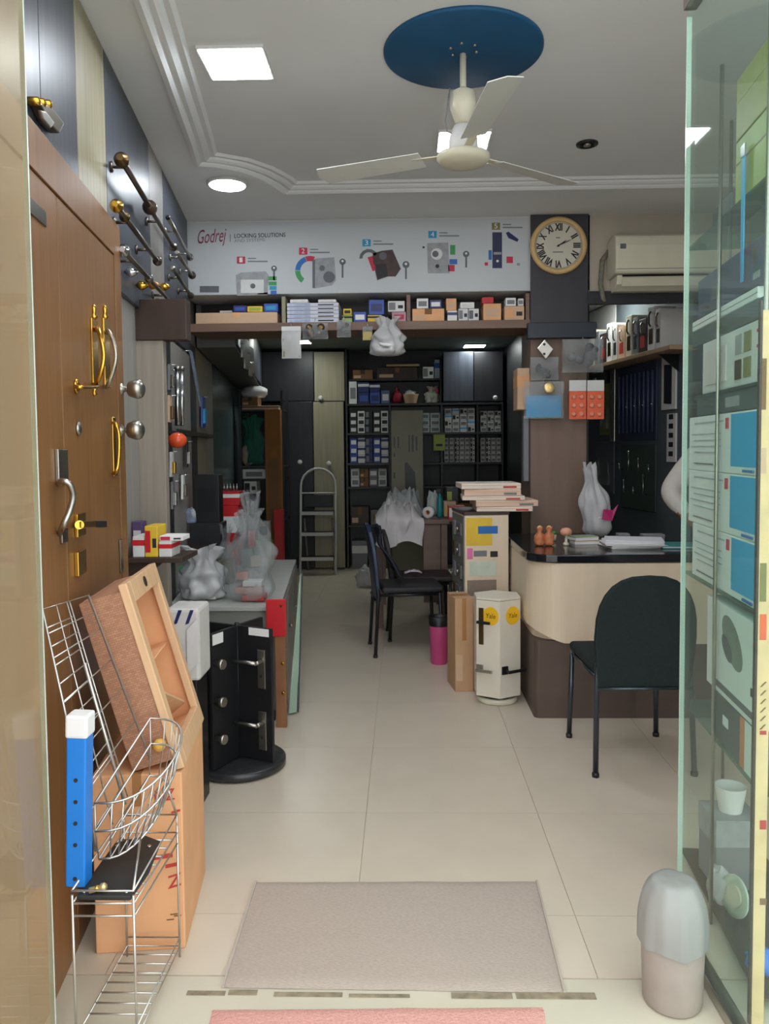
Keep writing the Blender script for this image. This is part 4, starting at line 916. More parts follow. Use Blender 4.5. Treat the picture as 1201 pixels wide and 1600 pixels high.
MB().box(-s_, s_, -s_, s_, 0, H_-0.05).build('tube', m_blue, t, local=True, bev=0.004)
MB().box(-s_-0.003, s_+0.003, -s_-0.003, s_+0.003, H_-0.055, H_).build('cap', m_paper, t, local=True, bev=0.006)
for k in range(5): MB().lathe([(0.005, 0), (0.005, 0.0015)], (0.0, -s_, 0.022+0.052*k+(0.03 if k else 0)), 12, (0,-1,0)).build('hole', m_ink, t, local=True)

# ================================================================== BIG CARDBOARD BOX AND WOOD-FRAMED DRAWER
P0 = onz(290, 1482, 0); P1 = onz(321, 1362, 0); rzb = math.atan2(-(P1.x-P0.x), P1.y-P0.y)
hb = 0.505
t = thing('shipping_box', 'large brown cardboard box with red print beside the wire rack', 'box', (P0.x, P0.y, 0), rzb)
wbx, dbx = 0.245, (P1-P0).length
MB().box(-wbx, 0, 0, dbx, 0, hb).build('box_body', m_card, t, local=True, bev=0.004)
MB().box(-wbx*0.55, -wbx*0.45, 0.001, dbx-0.001, hb, hb+0.001).build('tape', m_tape, t, local=True)
MB().box(-wbx*0.55, -wbx*0.45, -0.001, 0.0, hb-0.09, hb).build('tape', m_tape, t, local=True)
Mx = WM[t]
def bxp(x, z): return Mx @ Vector((x, -0.0005, z))
text('Z', t, bxp(-0.045, 0.175), bxp(-0.008, 0.185), (0,0,1), m_redink, height=0.036, bold=0.01)
text('NZ', t, bxp(-0.075, 0.425), bxp(-0.02, 0.43), (0,0,1), m_redink, height=0.032)
for (x, z, a_, b_) in ((-0.08, 0.26, 0.05, 0.012), (-0.05, 0.235, 0.035, 0.01), (-0.03, 0.39, 0.024, 0.006)): MB().prism([bxp(x, z), bxp(x+a_, z+0.006), bxp(x+a_, z+0.006+b_), bxp(x, z+b_)], Mx.to_3x3() @ Vector((0,-0.0012,0))).build('red_mark', m_redink, t)
for (x, z) in ((-0.04, 0.10), (-0.05, 0.085), (-0.03, 0.095)): MB().prism([bxp(x, z), bxp(x+0.02, z+0.001), bxp(x+0.02, z+0.004), bxp(x, z+0.003)], Mx.to_3x3() @ Vector((0,-0.0012,0))).build('handling_mark', m_carddark, t)
# tilted drawer with woven sides
A0 = at(284, 1208, P0.y+0.01); A1 = at(193, 915, P0.y+0.0); lean = math.atan((A0.x-A1.x)/(A1.z-hb)); Hd = (A1.z-hb-0.002)/math.cos(lean)
xo = A0.x+0.004
m_wov = M('woven_brown', (150,104,78), 0.8, var=0.1)
nt = m_wov.node_tree; bs = nt.nodes['Principled BSDF']; tc = nt.nodes.new('ShaderNodeTexCoord'); mpn = nt.nodes.new('ShaderNodeMapping'); mpn.inputs['Rotation'].default_value = (R(90), 0, R(0))
br = nt.nodes.new('ShaderNodeTexBrick'); br.inputs['Scale'].default_value = 40; br.inputs['Mortar Size'].default_value = 0.012; br.inputs['Color1'].default_value = (*lin((176,128,98)), 1); br.inputs['Color2'].default_value = (*lin((158,112,86)), 1); br.inputs['Mortar'].default_value = (*lin((112,74,54)), 1)
nt.links.new(tc.outputs['Object'], mpn.inputs[0]); nt.links.new(mpn.outputs[0], br.inputs['Vector']); nt.links.new(br.outputs['Color'], bs.inputs['Base Color'])
m_pine = M('pale_pine', (210,170,130), 0.55, var=0.08, scale=5, stretch=(8,8,0.7))
dw = thing('framed_drawer', 'open wood-framed drawer with woven brown sides leaning on the cardboard box', 'drawer', (xo, P0.y+0.012, hb+0.0095), (0, -lean, rzb))
Wd, Dp = 0.385, 0.135                                   # along the wall, depth
c_ = 0.20*math.sin(lean)
def dwb(name, x0, x1, y0, y1, z0, z1, mat, bev=0.002): return MB().box(x0, x1, y0, y1, z0, z1).build(name, mat, dw, local=True, bev=bev)
dwb('near_side', -Dp, -0.02, 0.0, 0.008, 0.03, Hd-0.02, m_wov); dwb('far_side', -Dp, -0.02, Wd-0.008, Wd, 0.03, Hd-0.02, m_card)
dwb('top_side', -Dp, -0.02, 0.008, Wd-0.008, Hd-0.028, Hd-0.02, m_wov); dwb('bottom_side', -Dp, -0.02, 0.008, Wd-0.008, 0.03, 0.038, m_card)
dwb('drawer_base', -Dp, -Dp+0.006, 0.008, Wd-0.008, 0.038, Hd-0.028, m_card)
dwb('frame_stile', -0.02, 0.004, -0.004, 0.038, 0.0, Hd, m_pine, 0.003); dwb('frame_stile', -0.02, 0.004, Wd-0.034, Wd+0.004, 0.0, Hd, m_pine, 0.003)
dwb('frame_rail', -0.02, 0.004, 0.038, Wd-0.034, Hd-0.062, Hd, m_pine, 0.003); dwb('frame_rail', -0.02, 0.004, 0.038, Wd-0.034, 0.0, 0.06, m_pine, 0.003)
MB().lathe([(0.016, 0), (0.016, 0.002)], (0.0042, Wd*0.5, Hd-0.03), 14, (1,0,0)).build('finger_hole', m_brownlam, dw, local=True)
dwb('partition', -Dp+0.007, -0.03, 0.01, Wd-0.01, Hd*0.52, Hd*0.53, m_card)
MB().prism([(-0.10, 0.05, 0.20), (-0.03, 0.05, 0.23), (-0.03, Wd-0.03, 0.08), (-0.10, Wd-0.03, 0.05)], (0.0, 0.0, 0.008)).build('loose_flap', m_pine, dw, local=True)
MB().lathe([(0.006, 0), (0.018, 0.006), (0.017, 0.018), (0.006, 0.022)], (-0.04, -0.001, 0.085), 12, (0,-1,0)).build('yellow_knob', M('amber_knob', (226,176,84), 0.35), dw, local=True)

# ================================================================== BLACK REVOLVING LOCK DISPLAY
bcx, bcy = onz(374, 1204, 0).x-0.012, 3.38
t = thing('revolving_display', 'black revolving display with steel lever handles, left of the aisle', 'display stand', (bcx, bcy, 0), R(-25))
m_fin = M('black_display_board', (20,20,23), 0.5, var=0.15)
MB().lathe([(0.19, 0), (0.205, 0.01), (0.205, 0.032), (0.195, 0.040), (0.02, 0.041)], (0,0,0), 48).build('base_disc', M('black_marbled_disc', (44,44,46), 0.3, var=0.3, scale=25), t, local=True)
zt_ = at(380, 978, 3.36).z
fins = []
for k in range(4):
    a = k*math.pi/2; d = Vector((math.cos(a), math.sin(a), 0)); n_ = Vector((-d.y, d.x, 0))
    fins.append(MB().prism([d*0.008+n_*0.008+Vector((0,0,0.045)), d*0.185+n_*0.008+Vector((0,0,0.045)), d*0.185-n_*0.008+Vector((0,0,0.045)), d*0.008-n_*0.008+Vector((0,0,0.045))], (0,0,zt_-0.045)).build('board', m_fin, t, local=True, bev=0.002))
MB().tube([(0,0,0.041), (0,0,zt_+0.01)], 0.011, 12).build('spindle', m_blackm, t, local=True)
def lever(parent, z, x=0.135, flip=1):
    y = -0.0082
    MB().box(x-0.020, x+0.020, y-0.006, y, z-0.085, z+0.085).build('backplate', m_steel, parent, local=True, bev=0.004)
    MB().tube([(x, y-0.005, z+0.035), (x, y-0.045, z+0.035)], 0.009, 10).build('neck', m_steel, parent, local=True)
    MB().tube([(x, y-0.045, z+0.035), (x-0.05, y-0.050, z+0.037), (x-0.115, y-0.048, z+0.034)], [0.009, 0.008, 0.007], 10).build('lever', m_steel, parent, local=True)
    MB().lathe([(0.007, 0), (0.007, 0.002)], (x, y-0.0062, z-0.03), 10, (0,-1,0)).build('keyhole', m_ink, parent, local=True)
lever(fins[0], 0.45); lever(fins[0], 0.18)
for z in (0.18, 0.34, 0.5): MB().lathe([(0.012, 0), (0.012, 0.02), (0.022, 0.03), (0.02, 0.045)], (0.009, -0.165, z), 14, (1,0,0)).build('knob', m_steel, fins[3], local=True)
MB().box(0.07, 0.175, -0.0105, -0.009, zt_-0.035, zt_-0.002).build('price_card', m_paper, fins[0], local=True)
MB().box(0.009, 0.0105, -0.18, -0.11, zt_-0.05, zt_-0.005).build('price_card', m_paper, fins[3], local=True)

# red-topped wooden board behind it
a, b, c, e = FB(431, 990, 447, 1135, 3.86)
t = thing('sample_board', 'upright brown sample board with a red plate behind the black display', 'board', ((a+b)/2, 3.86, 0))
MB().box(a, b, 3.845, 3.875, 0, at(438, 940, 3.86).z-0.02).build('board_body', M('red_brown_board', (146,98,66), 0.5, var=0.12, scale=6, stretch=(6,6,0.6)), t, bev=0.002)
ra, rb, rc, re = FB(416, 936, 447, 994, 3.84)
MB().box(ra, rb, 3.83, 3.8445, rc, re).build('red_plate', m_red, t, bev=0.003)
MB().lathe([(0.008, 0), (0.006, 0.006)], at(439, 947, 3.83), 10, (0,-1,0)).build('stud', m_brass, t)
for z in (0.18, 0.33): MB().lathe([(0.009, 0), (0.009, 0.012), (0.004, 0.016)], (b-0.012, 3.845, z), 10, (0,-1,0)).build('stud', m_brass, t)
# leaning dark rod with pale green strip
p, q = at(437, 975, 4.02), at(462, 915, 4.6)
t = thing('leaning_strip', 'pale green strip with dark edge leaning by the low cabinet', 'strip', (p.x, p.y, p.z))
LSP = (p, q)
# ================================================================== LOW CABINET AND ITS CLUTTER ON THE LEFT
lcz = at(380, 946, 3.95).z; lx = at(436, 960, 3.95).x; LY0, LY1 = 3.93, 5.6
t0 = t
lc = thing('low_cabinet', 'low grey cabinet along the left wall under the plastic bags', 'cabinet', ((lwx(4.6)+lx)/2, 4.7, 0))
xl = [lwx(LY0, 0.025), lwx(LY1, 0.025)]; xr = [lx, lx-0.15]
MB().prism([(xl[0], LY0, 0.06), (xr[0], LY0, 0.06), (xr[1], LY1, 0.06), (xl[1], LY1, 0.06)], (0,0,lcz-0.085)).build('carcass', M('grey_cabinet', (128,128,122), 0.5, var=0.06), lc)
MB().prism([(xl[0], LY0-0.012, lcz-0.024), (xr[0]+0.012, LY0-0.012, lcz-0.024), (xr[1]+0.012, LY1, lcz-0.024), (xl[1], LY1, lcz-0.024)], (0,0,0.024)).build('worktop', M('pale_grey_top', (176,176,170), 0.35, var=0.05), lc, bev=0.003)
MB().prism([(xl[0]+0.02, LY0+0.02, 0.0), (xr[0]-0.03, LY0+0.02, 0.0), (xr[1]-0.03, LY1, 0.0), (xl[1], LY1, 0.0)], (0,0,0.058)).build('plinth', m_black, lc)
for k in range(3):
    u0, u1 = k/3+0.005, (k+1)/3-0.005; e0 = Vector((xr[0], LY0, 0)); e1 = Vector((xr[1], LY1, 0)); a_ = e0.lerp(e1, u0); b_ = e0.lerp(e1, u1)
    dd = MB().prism([a_+Vector((0,0,0.07)), b_+Vector((0,0,0.07)), b_+Vector((0.016,0,0.07)), a_+Vector((0.016,0,0.07))], (0,0,lcz-0.105)).build('cabinet_door', m_greylam, lc, bev=0.002)
    k_ = a_.lerp(b_, 0.1); MB().lathe([(0.006, 0), (0.012, 0.016), (0.008, 0.02)], k_+Vector((0.016, 0, lcz*0.6)), 10, (1,0,0)).build('knob', m_steel, dd)
MB().bar(Vector((xr[0]+0.075, 4.05, 0.012)), Vector((xr[0]+0.02+0.012, 4.62, lcz+0.06)), 0.012, 0.012).build('edge', m_black, t0)
MB().prism([Vector((xr[0]+0.068, 4.05, 0.012)), Vector((xr[0]+0.030, 4.02, 0.012)), Vector((xr[0]+0.024, 4.58, lcz+0.05)), Vector((xr[0]+0.026, 4.62, lcz+0.06))], (0.006,0,0)).build('strip_body', M('pale_green_strip', (150,172,150), 0.5), t0)
LT = lcz+0.001
# white parcel standing behind the cardboard box
xa_ = at(272, 1000, 2.95).x; xb2 = at(315, 1000, 2.95).x; zt2 = at(290, 950, 2.95).z; zp0 = at(300, 1062, 2.95).z
carton('black_carton', 'black carton under the white paper parcel, hidden behind the cardboard box', 'box', xa_-0.03, xb2-0.02, 2.94, 3.1, 0.0, zp0-0.001, m_black, 'label', m_blackm)
t = thing('paper_parcel', 'white paper parcel with blue stripes standing behind the wooden drawer', 'parcel', ((xa_+xb2)/2, 2.99, zp0))
MB().box(xa_-0.03, xb2-0.004, 2.93, 3.1, zp0, zt2).build('wrapped_body', M('crumpled_white_paper', (206,202,198), 0.7, var=0.06, scale=10, bump=0.4), t, bev=0.012)
for k in (0, 1):
    a_ = xa_+0.005+k*0.045; MB().prism([(a_, 2.9285, zt2-0.06), (a_+0.014, 2.9285, zt2-0.055), (a_+0.034, 2.9285, zt2-0.004), (a_+0.02, 2.9285, zt2-0.004)], (0,-0.001,0)).build('blue_stripe', m_navy, t)
MB().prism([(xb2-0.05, 2.925, zt2-0.25), (xb2-0.003, 2.915, zt2-0.2), (xb2-0.003, 2.918, zt2-0.03), (xb2-0.05, 2.926, zt2-0.08)], (0,-0.004,0)).build('folded_flap', m_paper, t)
# bags on the cabinet top
def bag_thing(label, px, pyb, Y, rx, ry, h, seed, mat, neck=0.3, contents=(), base=None, name='plastic_bag', lean=(0,0), bumpy=0.2):
    x = at(px, pyb, Y).x; z = LT if base is None else base
    t = thing(name, label, 'bag', (x, Y, z)); bagmesh((x, Y, z), rx, ry, h, neck, seed, 0.3, bumpy=bumpy, flare=1.8, lean=lean).build('bag_film', mat, t)
    for k, (dx, dy, dz, sx, sy, sz, mt) in enumerate(contents):
        MB().box(x+dx-sx, x+dx+sx, Y+dy-sy, Y+dy+sy, z+dz+0.004, z+dz+0.004+sz).build('contents', mt, t, bev=0.004)
    return t
m_pinkc = M('pinkish_pack', (190,140,130), 0.5)
bag_thing('clear plastic bag with pinkish packs, peaked, nearest the aisle on the low cabinet', 390, 945, 4.10, 0.13, 0.12, 0.46, 1, m_film, 0.28, ((0.03, -0.02, 0.0, 0.06, 0.05, 0.03, m_redink), (0.0, 0, 0.035, 0.07, 0.05, 0.03, m_pinkc), (0.02, 0.01, 0.07, 0.05, 0.04, 0.03, m_whitecard), (-0.04, 0.03, 0.1, 0.03, 0.03, 0.04, m_pinkc)))
bag_thing('wide crumpled clear plastic bag behind the drawer, on the low cabinet', 318, 950, 4.14, 0.115, 0.12, 0.27, 5, m_filmw, 0.5, ((0, 0, 0, 0.08, 0.06, 0.08, m_whitecard), (0.03, 0, 0.085, 0.05, 0.05, 0.03, M('lilac_grey', (160,160,176), 0.6))), bumpy=0.3)
bag_thing('tall clear plastic bag of fittings behind the peaked bag', 394, 900, 4.72, 0.10, 0.10, 0.52, 8, m_film, 0.3, ((0.0, 0, 0, 0.05, 0.04, 0.08, m_brownlam), (0.03, -0.02, 0.085, 0.03, 0.03, 0.06, m_cardpale), (-0.03, 0, 0.085, 0.03, 0.03, 0.1, m_greyink), (0, 0, 0.2, 0.02, 0.02, 0.1, m_redink)))
bag_thing('short clear plastic bag between the brown box and the tall bag', 354, 880, 4.60, 0.045, 0.055, 0.34, 11, m_film, 0.4, ((0, 0, 0, 0.04, 0.04, 0.14, M('khaki_pack', (128,118,90), 0.6)),))
# tub with green and pink scraps
x_ = at(306, 900, 4.45).x; t = thing('plastic_tub', 'white plastic tub holding green and pink scraps behind the drawer', 'tub', (x_, 4.42, LT))
MB().prism([(x_-0.13, 4.34, LT), (x_+0.13, 4.34, LT), (x_+0.13, 4.52, LT), (x_-0.13, 4.52, LT)], (0,0,0.004)).build('tub_floor', m_whitecard, t)
for (x0, x1, y0, y1) in ((-0.13, 0.13, -0.08, -0.075), (-0.13, 0.13, 0.095, 0.10), (-0.13, -0.125, -0.075, 0.095), (0.125, 0.13, -0.075, 0.095)): MB().box(x_+x0, x_+x1, 4.42+y0, 4.42+y1, LT+0.004, LT+0.11).build('tub_side', m_filmw, t)
crumple((x_-0.05, 4.42, LT+0.08), (0.05, 0.05, 0.03), 2).build('green_scrap', M('bright_green_film', (52,140,88), 0.4), t); crumple((x_+0.03, 4.42, LT+0.08), (0.035, 0.04, 0.022), 3).build('pink_scrap', M('pale_pink_film', (214,160,166), 0.4), t)
# boxes near the wall
def lbox(label, px0, px1, py0, py1, Y, body, style, acc, base=None, d=0.12, name='small_carton'):
    a, b, c, e = FB(px0, py0, px1, py1, Y); z = LT if base is None else base
    carton(name, label, 'box', a, b, Y, Y+d, z, max(e, z+0.02), body, style, acc); return max(e, z+0.02)+0.001
# raised ledge by the wall carrying the boxes
yl0, yl1 = 3.08, 3.32
xw = lwx(yl0, 0.01)-0.04
t = thing('box_ledge', 'narrow brown ledge by the door jamb carrying small boxes', 'ledge', (xw+0.12, 3.2, 0)); LG = at(240, 872, yl0).z; xle = at(284, 872, yl0).x
MB().prism([(lwx(yl0, 0.002), yl0, LG-0.02), (xle, yl0, LG-0.02), (xle, yl1, LG-0.02), (lwx(yl1, 0.002), yl1, LG-0.02)], (0,0,0.02)).build('ledge_top', m_brownlam, t, bev=0.002)
for yy in (yl0+0.04, yl1-0.04): MB().prism([(lwx(yy, 0.002), yy, LG-0.14), (lwx(yy, 0.002)+0.15, yy, LG-0.021), (lwx(yy, 0.002), yy, LG-0.021)], (0, 0.012, 0)).build('bracket', m_brownlam, t)
lbox('white box with red side nearest the door jamb', 207, 225, 838, 872, 3.10, m_whitecard, 'band', m_red, LG+0.001)
lbox('yellow and red box next to the door jamb', 226, 246, 822, 872, 3.10, m_yellow, 'end', m_red, LG+0.001)
z = lbox('white box with red stripe right of the yellow and red box', 248, 268, 846, 872, 3.10, m_whitecard, 'band', m_red, LG+0.001)
lbox('small purple box behind the white boxes at the jamb', 206, 222, 815, 837, 3.22, M('purple_card', (92,70,110), 0.6), 'label', m_paper, LG+0.001, 0.06)
t = lbox('white roll box lying on the striped white box', 249, 286, 838, 855, 3.11, m_paper, 'end', m_redpr, z, 0.1)
zb_ = lbox('wide dark brown box on the low cabinet behind the plastic bags', 297, 344, 818, 876, 4.70, m_brownlam, 'lid', m_darkwood, None, 0.17)
lbox('black upright appliance box on the wide dark brown box', 303, 342, 742, 818, 4.745, m_black, 'label', m_blackm, zb_, 0.11)
t = thing('plastic_wrap', 'bluish crumpled plastic wrap on the dark brown box', 'wrap', (at(297, 800, 4.73).x, 4.73, zb_))
crumple((at(298, 800, 4.73).x, 4.725, zb_), (0.03, 0.022, 0.055), 6, 0.5, 24).build('wrap_body', m_filmb, t); crumple((at(302, 800, 4.73).x, 4.716, zb_+0.03), (0.02, 0.012, 0.03), 9, 0.5, 16).build('wrap_fold', m_filmw, t)
z = lbox('lower red and white box stacked behind the plastic bags', 338, 372, 790, 812, 5.3, m_red, 'band', m_paper, None, 0.16)
z = lbox('upper red and white box stacked behind the plastic bags', 339, 374, 768, 789, 5.3, m_red, 'band', m_paper, at(355, 790, 5.3).z+0.001 if False else z, 0.16)
t = thing('brush_set', 'row of small bottles standing on the red boxes', 'bottles', (at(356, 765, 5.36).x, 5.36, z))
for k in range(7):
    x = at(340+k*5, 765, 5.36).x; MB().lathe([(0.007, 0), (0.007, 0.03), (0.003, 0.036), (0.003, 0.05)], (x, 5.36, z), 8).build('bottle', m_steel, t)
# things hung on the left wall between pilaster and deep bays
def wallpack(name, label, cat, px, py0, py1, hw, mat, off=0.03, content=None):
    T = onwall(px, py0, off); B = onwall(px, py1, off); t = thing(name, label, cat, (B.x, B.y, B.z))
    mb = MB().prism([B-wd*hw, B+wd*hw, T+wd*hw, T-wd*hw], wn*0.012); mb.build('pack_card', mat, t, bev=0.002)
    if content: MB().prism([B.lerp(T, .12)-wd*hw*.7, B.lerp(T, .12)+wd*hw*.7, B.lerp(T, .6)+wd*hw*.7, B.lerp(T, .6)-wd*hw*.7], wn*0.028).build('blister', content, t, bev=0.004)
    MB().tube([T-wn*(off-0.018), T+wn*0.04], 0.003, 6).build('hook', m_chrome, t); return t
for k, (px, lab) in enumerate(((277, 'left one of two chrome tubes hung on the left wall'), (284, 'right one of two chrome tubes hung on the left wall'))):
    T = onwall(px, 578, 0.06); B = onwall(px, 665, 0.06); t = thing('chrome_tube', lab, 'tube', B[:])
    MB().tube([B, T], 0.013, 12).build('tube_body', m_chrome, t); MB().lathe([(0.016, 0), (0.018, 0.012), (0.012, 0.02)], T, 12).build('end_cap', m_steel, t); MB().tube([T, T-wn*0.045], 0.004, 6).build('hook', m_chrome, t)
p = onwall(296, 548, 0.06); q = onwall(312, 636, 0.06); t = thing('hanging_sleeve', 'grey plastic sleeve hanging aslant on the left wall', 'sleeve', q[:])
MB().prism([p-wd*0.04, p+wd*0.05, q+wd*0.03, q-wd*0.03], wn*0.012).build('sleeve_film', m_filmb, t, bev=0.003); MB().prism([p-wd*0.02, p+wd*0.02, q+wd*0.01, q-wd*0.01], wn*0.006).build('sleeve_insert', m_greyink, t); MB().tube([p, p-wn*0.045], 0.003, 6).build('hook', m_chrome, t)
wallpack('blue_packet', 'blue packet hung low on the left wall below the sleeve', 'packet', 316, 620, 668, 0.09, m_midblue, 0.03, m_cyanpr)
for (px, py0, py1, mt, ct_, lab) in ((263, 570, 610, m_greyink, m_nickel, 'grey carded lock hung high beside the pilaster'), (263, 618, 660, m_cardpale, m_brassold, 'tan carded lock hung beside the pilaster, second down'), (266, 706, 745, m_whitecard, m_brass, 'white carded lock hung below the orange cap'), (268, 752, 795, m_greyink, m_steel, 'grey carded lock hung lowest beside the pilaster'), (290, 690, 730, m_ink, m_steel, 'black carded lock right of the orange cap'), (284, 742, 780, m_whitecard, m_nickel, 'white carded lock over the bluish wrap')):
    wallpack('carded_lock', lab, 'lock', px, py0, py1, 0.035, mt, 0.03, ct_)
p = onwall(277, 688, 0.09); t = thing('orange_cap', 'shiny orange-red round cap on the left wall beside the pilaster', 'cap', (p-wn*0.06)[:])
MB().ball(p, 0.048, 18, (1,1,0.85)).build('cap_dome', M('orange_red_gloss', (222,84,44), 0.25), t); MB().lathe([(0.012, 0), (0.012, 0.05)], p, 10, -wn).build('cap_stem', m_black, t)
# dark shelf strip under the carded goods
a_ = onwall(262, 672, 0.018); b_ = onwall(325, 672, 0.018); zsh = onwall(290, 672, 0.1).z
t = thing('wall_rail', 'dark narrow shelf rail on the left wall under the hanging goods', 'rail', (a_.lerp(b_, 0.5).x, a_.lerp(b_, 0.5).y, zsh-0.02))
MB().prism([Vector((a_.x, a_.y, zsh-0.02)), Vector((b_.x, b_.y, zsh-0.02)), Vector((b_.x, b_.y, zsh-0.02))+wn*0.05, Vector((a_.x, a_.y, zsh-0.02))+wn*0.05], (0,0,0.014)).build('rail_board', m_black, t); MB().prism([Vector((a_.x, a_.y, zsh-0.006))+wn*0.044, Vector((b_.x, b_.y, zsh-0.006))+wn*0.044, Vector((b_.x, b_.y, zsh-0.006))+wn*0.05, Vector((a_.x, a_.y, zsh-0.006))+wn*0.05], (0,0,0.012)).build('rail_lip', m_blackm, t)
# ================================================================== STEP LADDER
YL = 8.72
xl_ = at(497, 800, YL).x; hl = at(497, 732, YL).z; hw = 27.5/1220*YL
t = thing('step_ladder', 'white hooped step ladder with black treads against the back cabinets', 'ladder', (xl_, YL, 0))
m_lw = M('white_ladder_tube', (196,196,190), 0.4, var=0.03)
pts = [(-hw, -0.12, 0), (-hw, -0.04, 0.45), (-hw, 0.05, hl-hw)]+[(-hw*math.cos(math.pi*k/10), 0.055, hl-hw+hw*math.sin(math.pi*k/10)) for k in range(1, 10)]+[(hw, 0.05, hl-hw), (hw, -0.04, 0.45), (hw, -0.12, 0)]
MB().tube(pts, 0.014, 10).build('hoop_frame', m_lw, t, local=True)
for sx in (-1, 1): MB().tube([(sx*(hw-0.04), 0.0, 0.62), (sx*(hw-0.05), 0.2, 0.0)], 0.012, 8).build('rear_leg', M('grey_ladder_tube', (150,140,130), 0.4), t, local=True)
for (z, y, d) in ((0.20, -0.10, 0.16), (0.47, -0.05, 0.18), (0.70, 0.0, 0.24)):
    s_ = MB().box(-hw+0.016, hw-0.016, y-d/2, y+d/2, z-0.03, z).build('tread', m_black, t, local=True, bev=0.004)
    MB().box(-hw+0.016, hw-0.016, y-d/2-0.006, y-d/2, z-0.034, z+0.004).build('tread_edge', m_lw, s_, local=True)
MB().box(-hw+0.03, hw-0.03, 0.02, 0.035, 0.74, 0.88).build('back_pad', m_black, t, local=True, bev=0.006)
MB().tube([(-hw, 0.03, 0.90), (hw, 0.03, 0.90)], 0.010, 8).build('cross_bar', m_lw, t, local=True)

# ================================================================== GOODS ON THE BACK SHELVES
def sgood(label, px0, px1, py0, row, body, style='label', acc=None, base=None, name='stock_box', y=0.02, d=0.22, group='boxed stock on the back shelves', cat='box'):
    a = at(px0, 680, YS+y).x; b = at(px1, 680, YS+y).x; z0 = row+0.001 if base is None else base; z1 = at((px0+px1)/2, py0, YS+y).z
    carton(name, label, cat, a, b, YS+y, YS+y+d, z0, max(z1, z0+0.03), body, style, acc, group); return max(z1, z0+0.03)+0.0015
r1, r2, r3, r4, r5 = zb(630), zb(676), zb(723), zb(760), zb(820)
sgood('tall white box at the left end of the upper back shelf', 546, 558, 596, r1, m_whitecard, 'label', m_greyink)
z = sgood('lower dark blue box beside the tall white box', 560, 577, 613, r1, m_navy, 'label', m_midblue); sgood('upper dark blue box with white stripe beside the tall white box', 560, 577, 597, r1, m_navy, 'band', m_whitecard, z)
z = sgood('lower navy box, second column of the upper back shelf', 578.5, 594, 613, r1, m_midblue, 'label', m_navy); sgood('upper navy box with white stripe, second column of the upper back shelf', 578.5, 594, 599, r1, m_navy, 'band', m_whitecard, z)
sgood('slate blue box left of the red ball on the upper back shelf', 596, 609, 610, r1, M('slate_blue_card', (90,104,140), 0.5), 'label', m_whitecard)
z = sgood('brown carton under the ceiling at the left of the back shelf', 551, 582, 588, 2.03, m_carddark, 'tape', m_brownlam, at(565, 597, YS).z+0.012) if False else 0
x_ = at(620, 615, YS+0.1).x; t = thing('red_ball', 'crimson ball-shaped bundle on the upper back shelf', 'ball', (x_, YS+0.1, r1))
crumple((x_, YS+0.1, r1), (0.065, 0.065, 0.08), 3, 0.2, 20).build('bundle', M('crimson_cloth', (150,24,52), 0.7, var=0.3, scale=20), t); MB().tube([(x_, YS+0.1, r1+0.12), (x_, YS+0.1, r1+0.19)], 0.012, 8).build('knot', m_redpr, t)
x_ = at(641, 620, YS+0.1).x; t = thing('wicker_basket', 'tan basket right of the crimson bundle', 'basket', (x_, YS+0.12, r1))
MB().lathe([(0.07, 0), (0.095, 0.10), (0.10, 0.11), (0.09, 0.105), (0.066, 0.01)], (x_, YS+0.12, r1), 20, cap=False).build('basket_wall', m_cardpale, t); MB().lathe([(0.068, 0.002), (0.068, 0.012)], (x_, YS+0.12, r1), 20).build('basket_floor', m_cardpale, t); crumple((x_, YS+0.12, r1+0.05), (0.07, 0.07, 0.06), 5, 0.4).build('basket_filling', m_whitecard, t)
x_ = at(675, 615, YS+0.1).x; t = thing('stuffed_bag', 'pale pink and mint plastic bag on the upper back shelf', 'bag', (x_, YS+0.13, r1))
bagmesh((x_, YS+0.12, r1+0.001), 0.08, 0.06, 0.19, 0.4, 3, 0.2, bumpy=0.3).build('bag_body', M('pink_mint_film', (196,190,176), 0.4, var=0.15, scale=8, rgb2=(206,150,160)), t); MB().box(x_-0.06, x_+0.05, YS+0.06, YS+0.15, r1+0.01, r1+0.12).build('contents', M('mint_card', (176,196,170), 0.6), t)
MB().ball((x_+0.055, YS+0.06, r1+0.14), 0.028, 10, (0.8,0.6,1.2)).build('pink_corner', M('hot_pink', (214,60,110), 0.5), t)
# top stack under the ceiling: an extra shelf
z0 = at(640, 591, YS).z
t = thing('top_shelf', 'short dark shelf above the pink and mint bag under the ceiling', 'shelf', (xb_(640), YS+0.17, z0-0.02)); MB().box(xb_(545), xb_(689), YS+0.04, YS+0.33, z0-0.02, z0).build('shelf_board', m_darkwood, t); MB().box(xb_(545), xb_(689), YS+0.335, YS+0.35, r1+0.001, 2.53).build('back_panel', m_darkwood, t)
for px in (545, 688.5): MB().box(xb_(px)-0.006, xb_(px)+0.006, YS+0.04, YS+0.33, r1+0.0, z0-0.021).build('bracket', m_darkwood, t)
sgood('white box on the short top shelf, left of the blue and white one', 661, 678, 573, z0, m_whitecard, 'end', m_greyink, z0+0.001, y=0.06); sgood('tall blue and white box at the right end of the short top shelf', 679.5, 687, 562, z0, M('pale_blue_card', (176,196,214), 0.5), 'band', m_blupr, z0+0.001, y=0.06)
sgood('brown carton at the left end of the short top shelf', 552, 583, 578, z0, m_carddark, 'tape', m_brownlam, z0+0.001, y=0.06); sgood('wide dark brown carton in the middle of the short top shelf', 590, 652, 574, z0, m_brownlam, 'tape', m_carddark, z0+0.001, y=0.06)
x_ = at(625, 560, YS+0.1).x
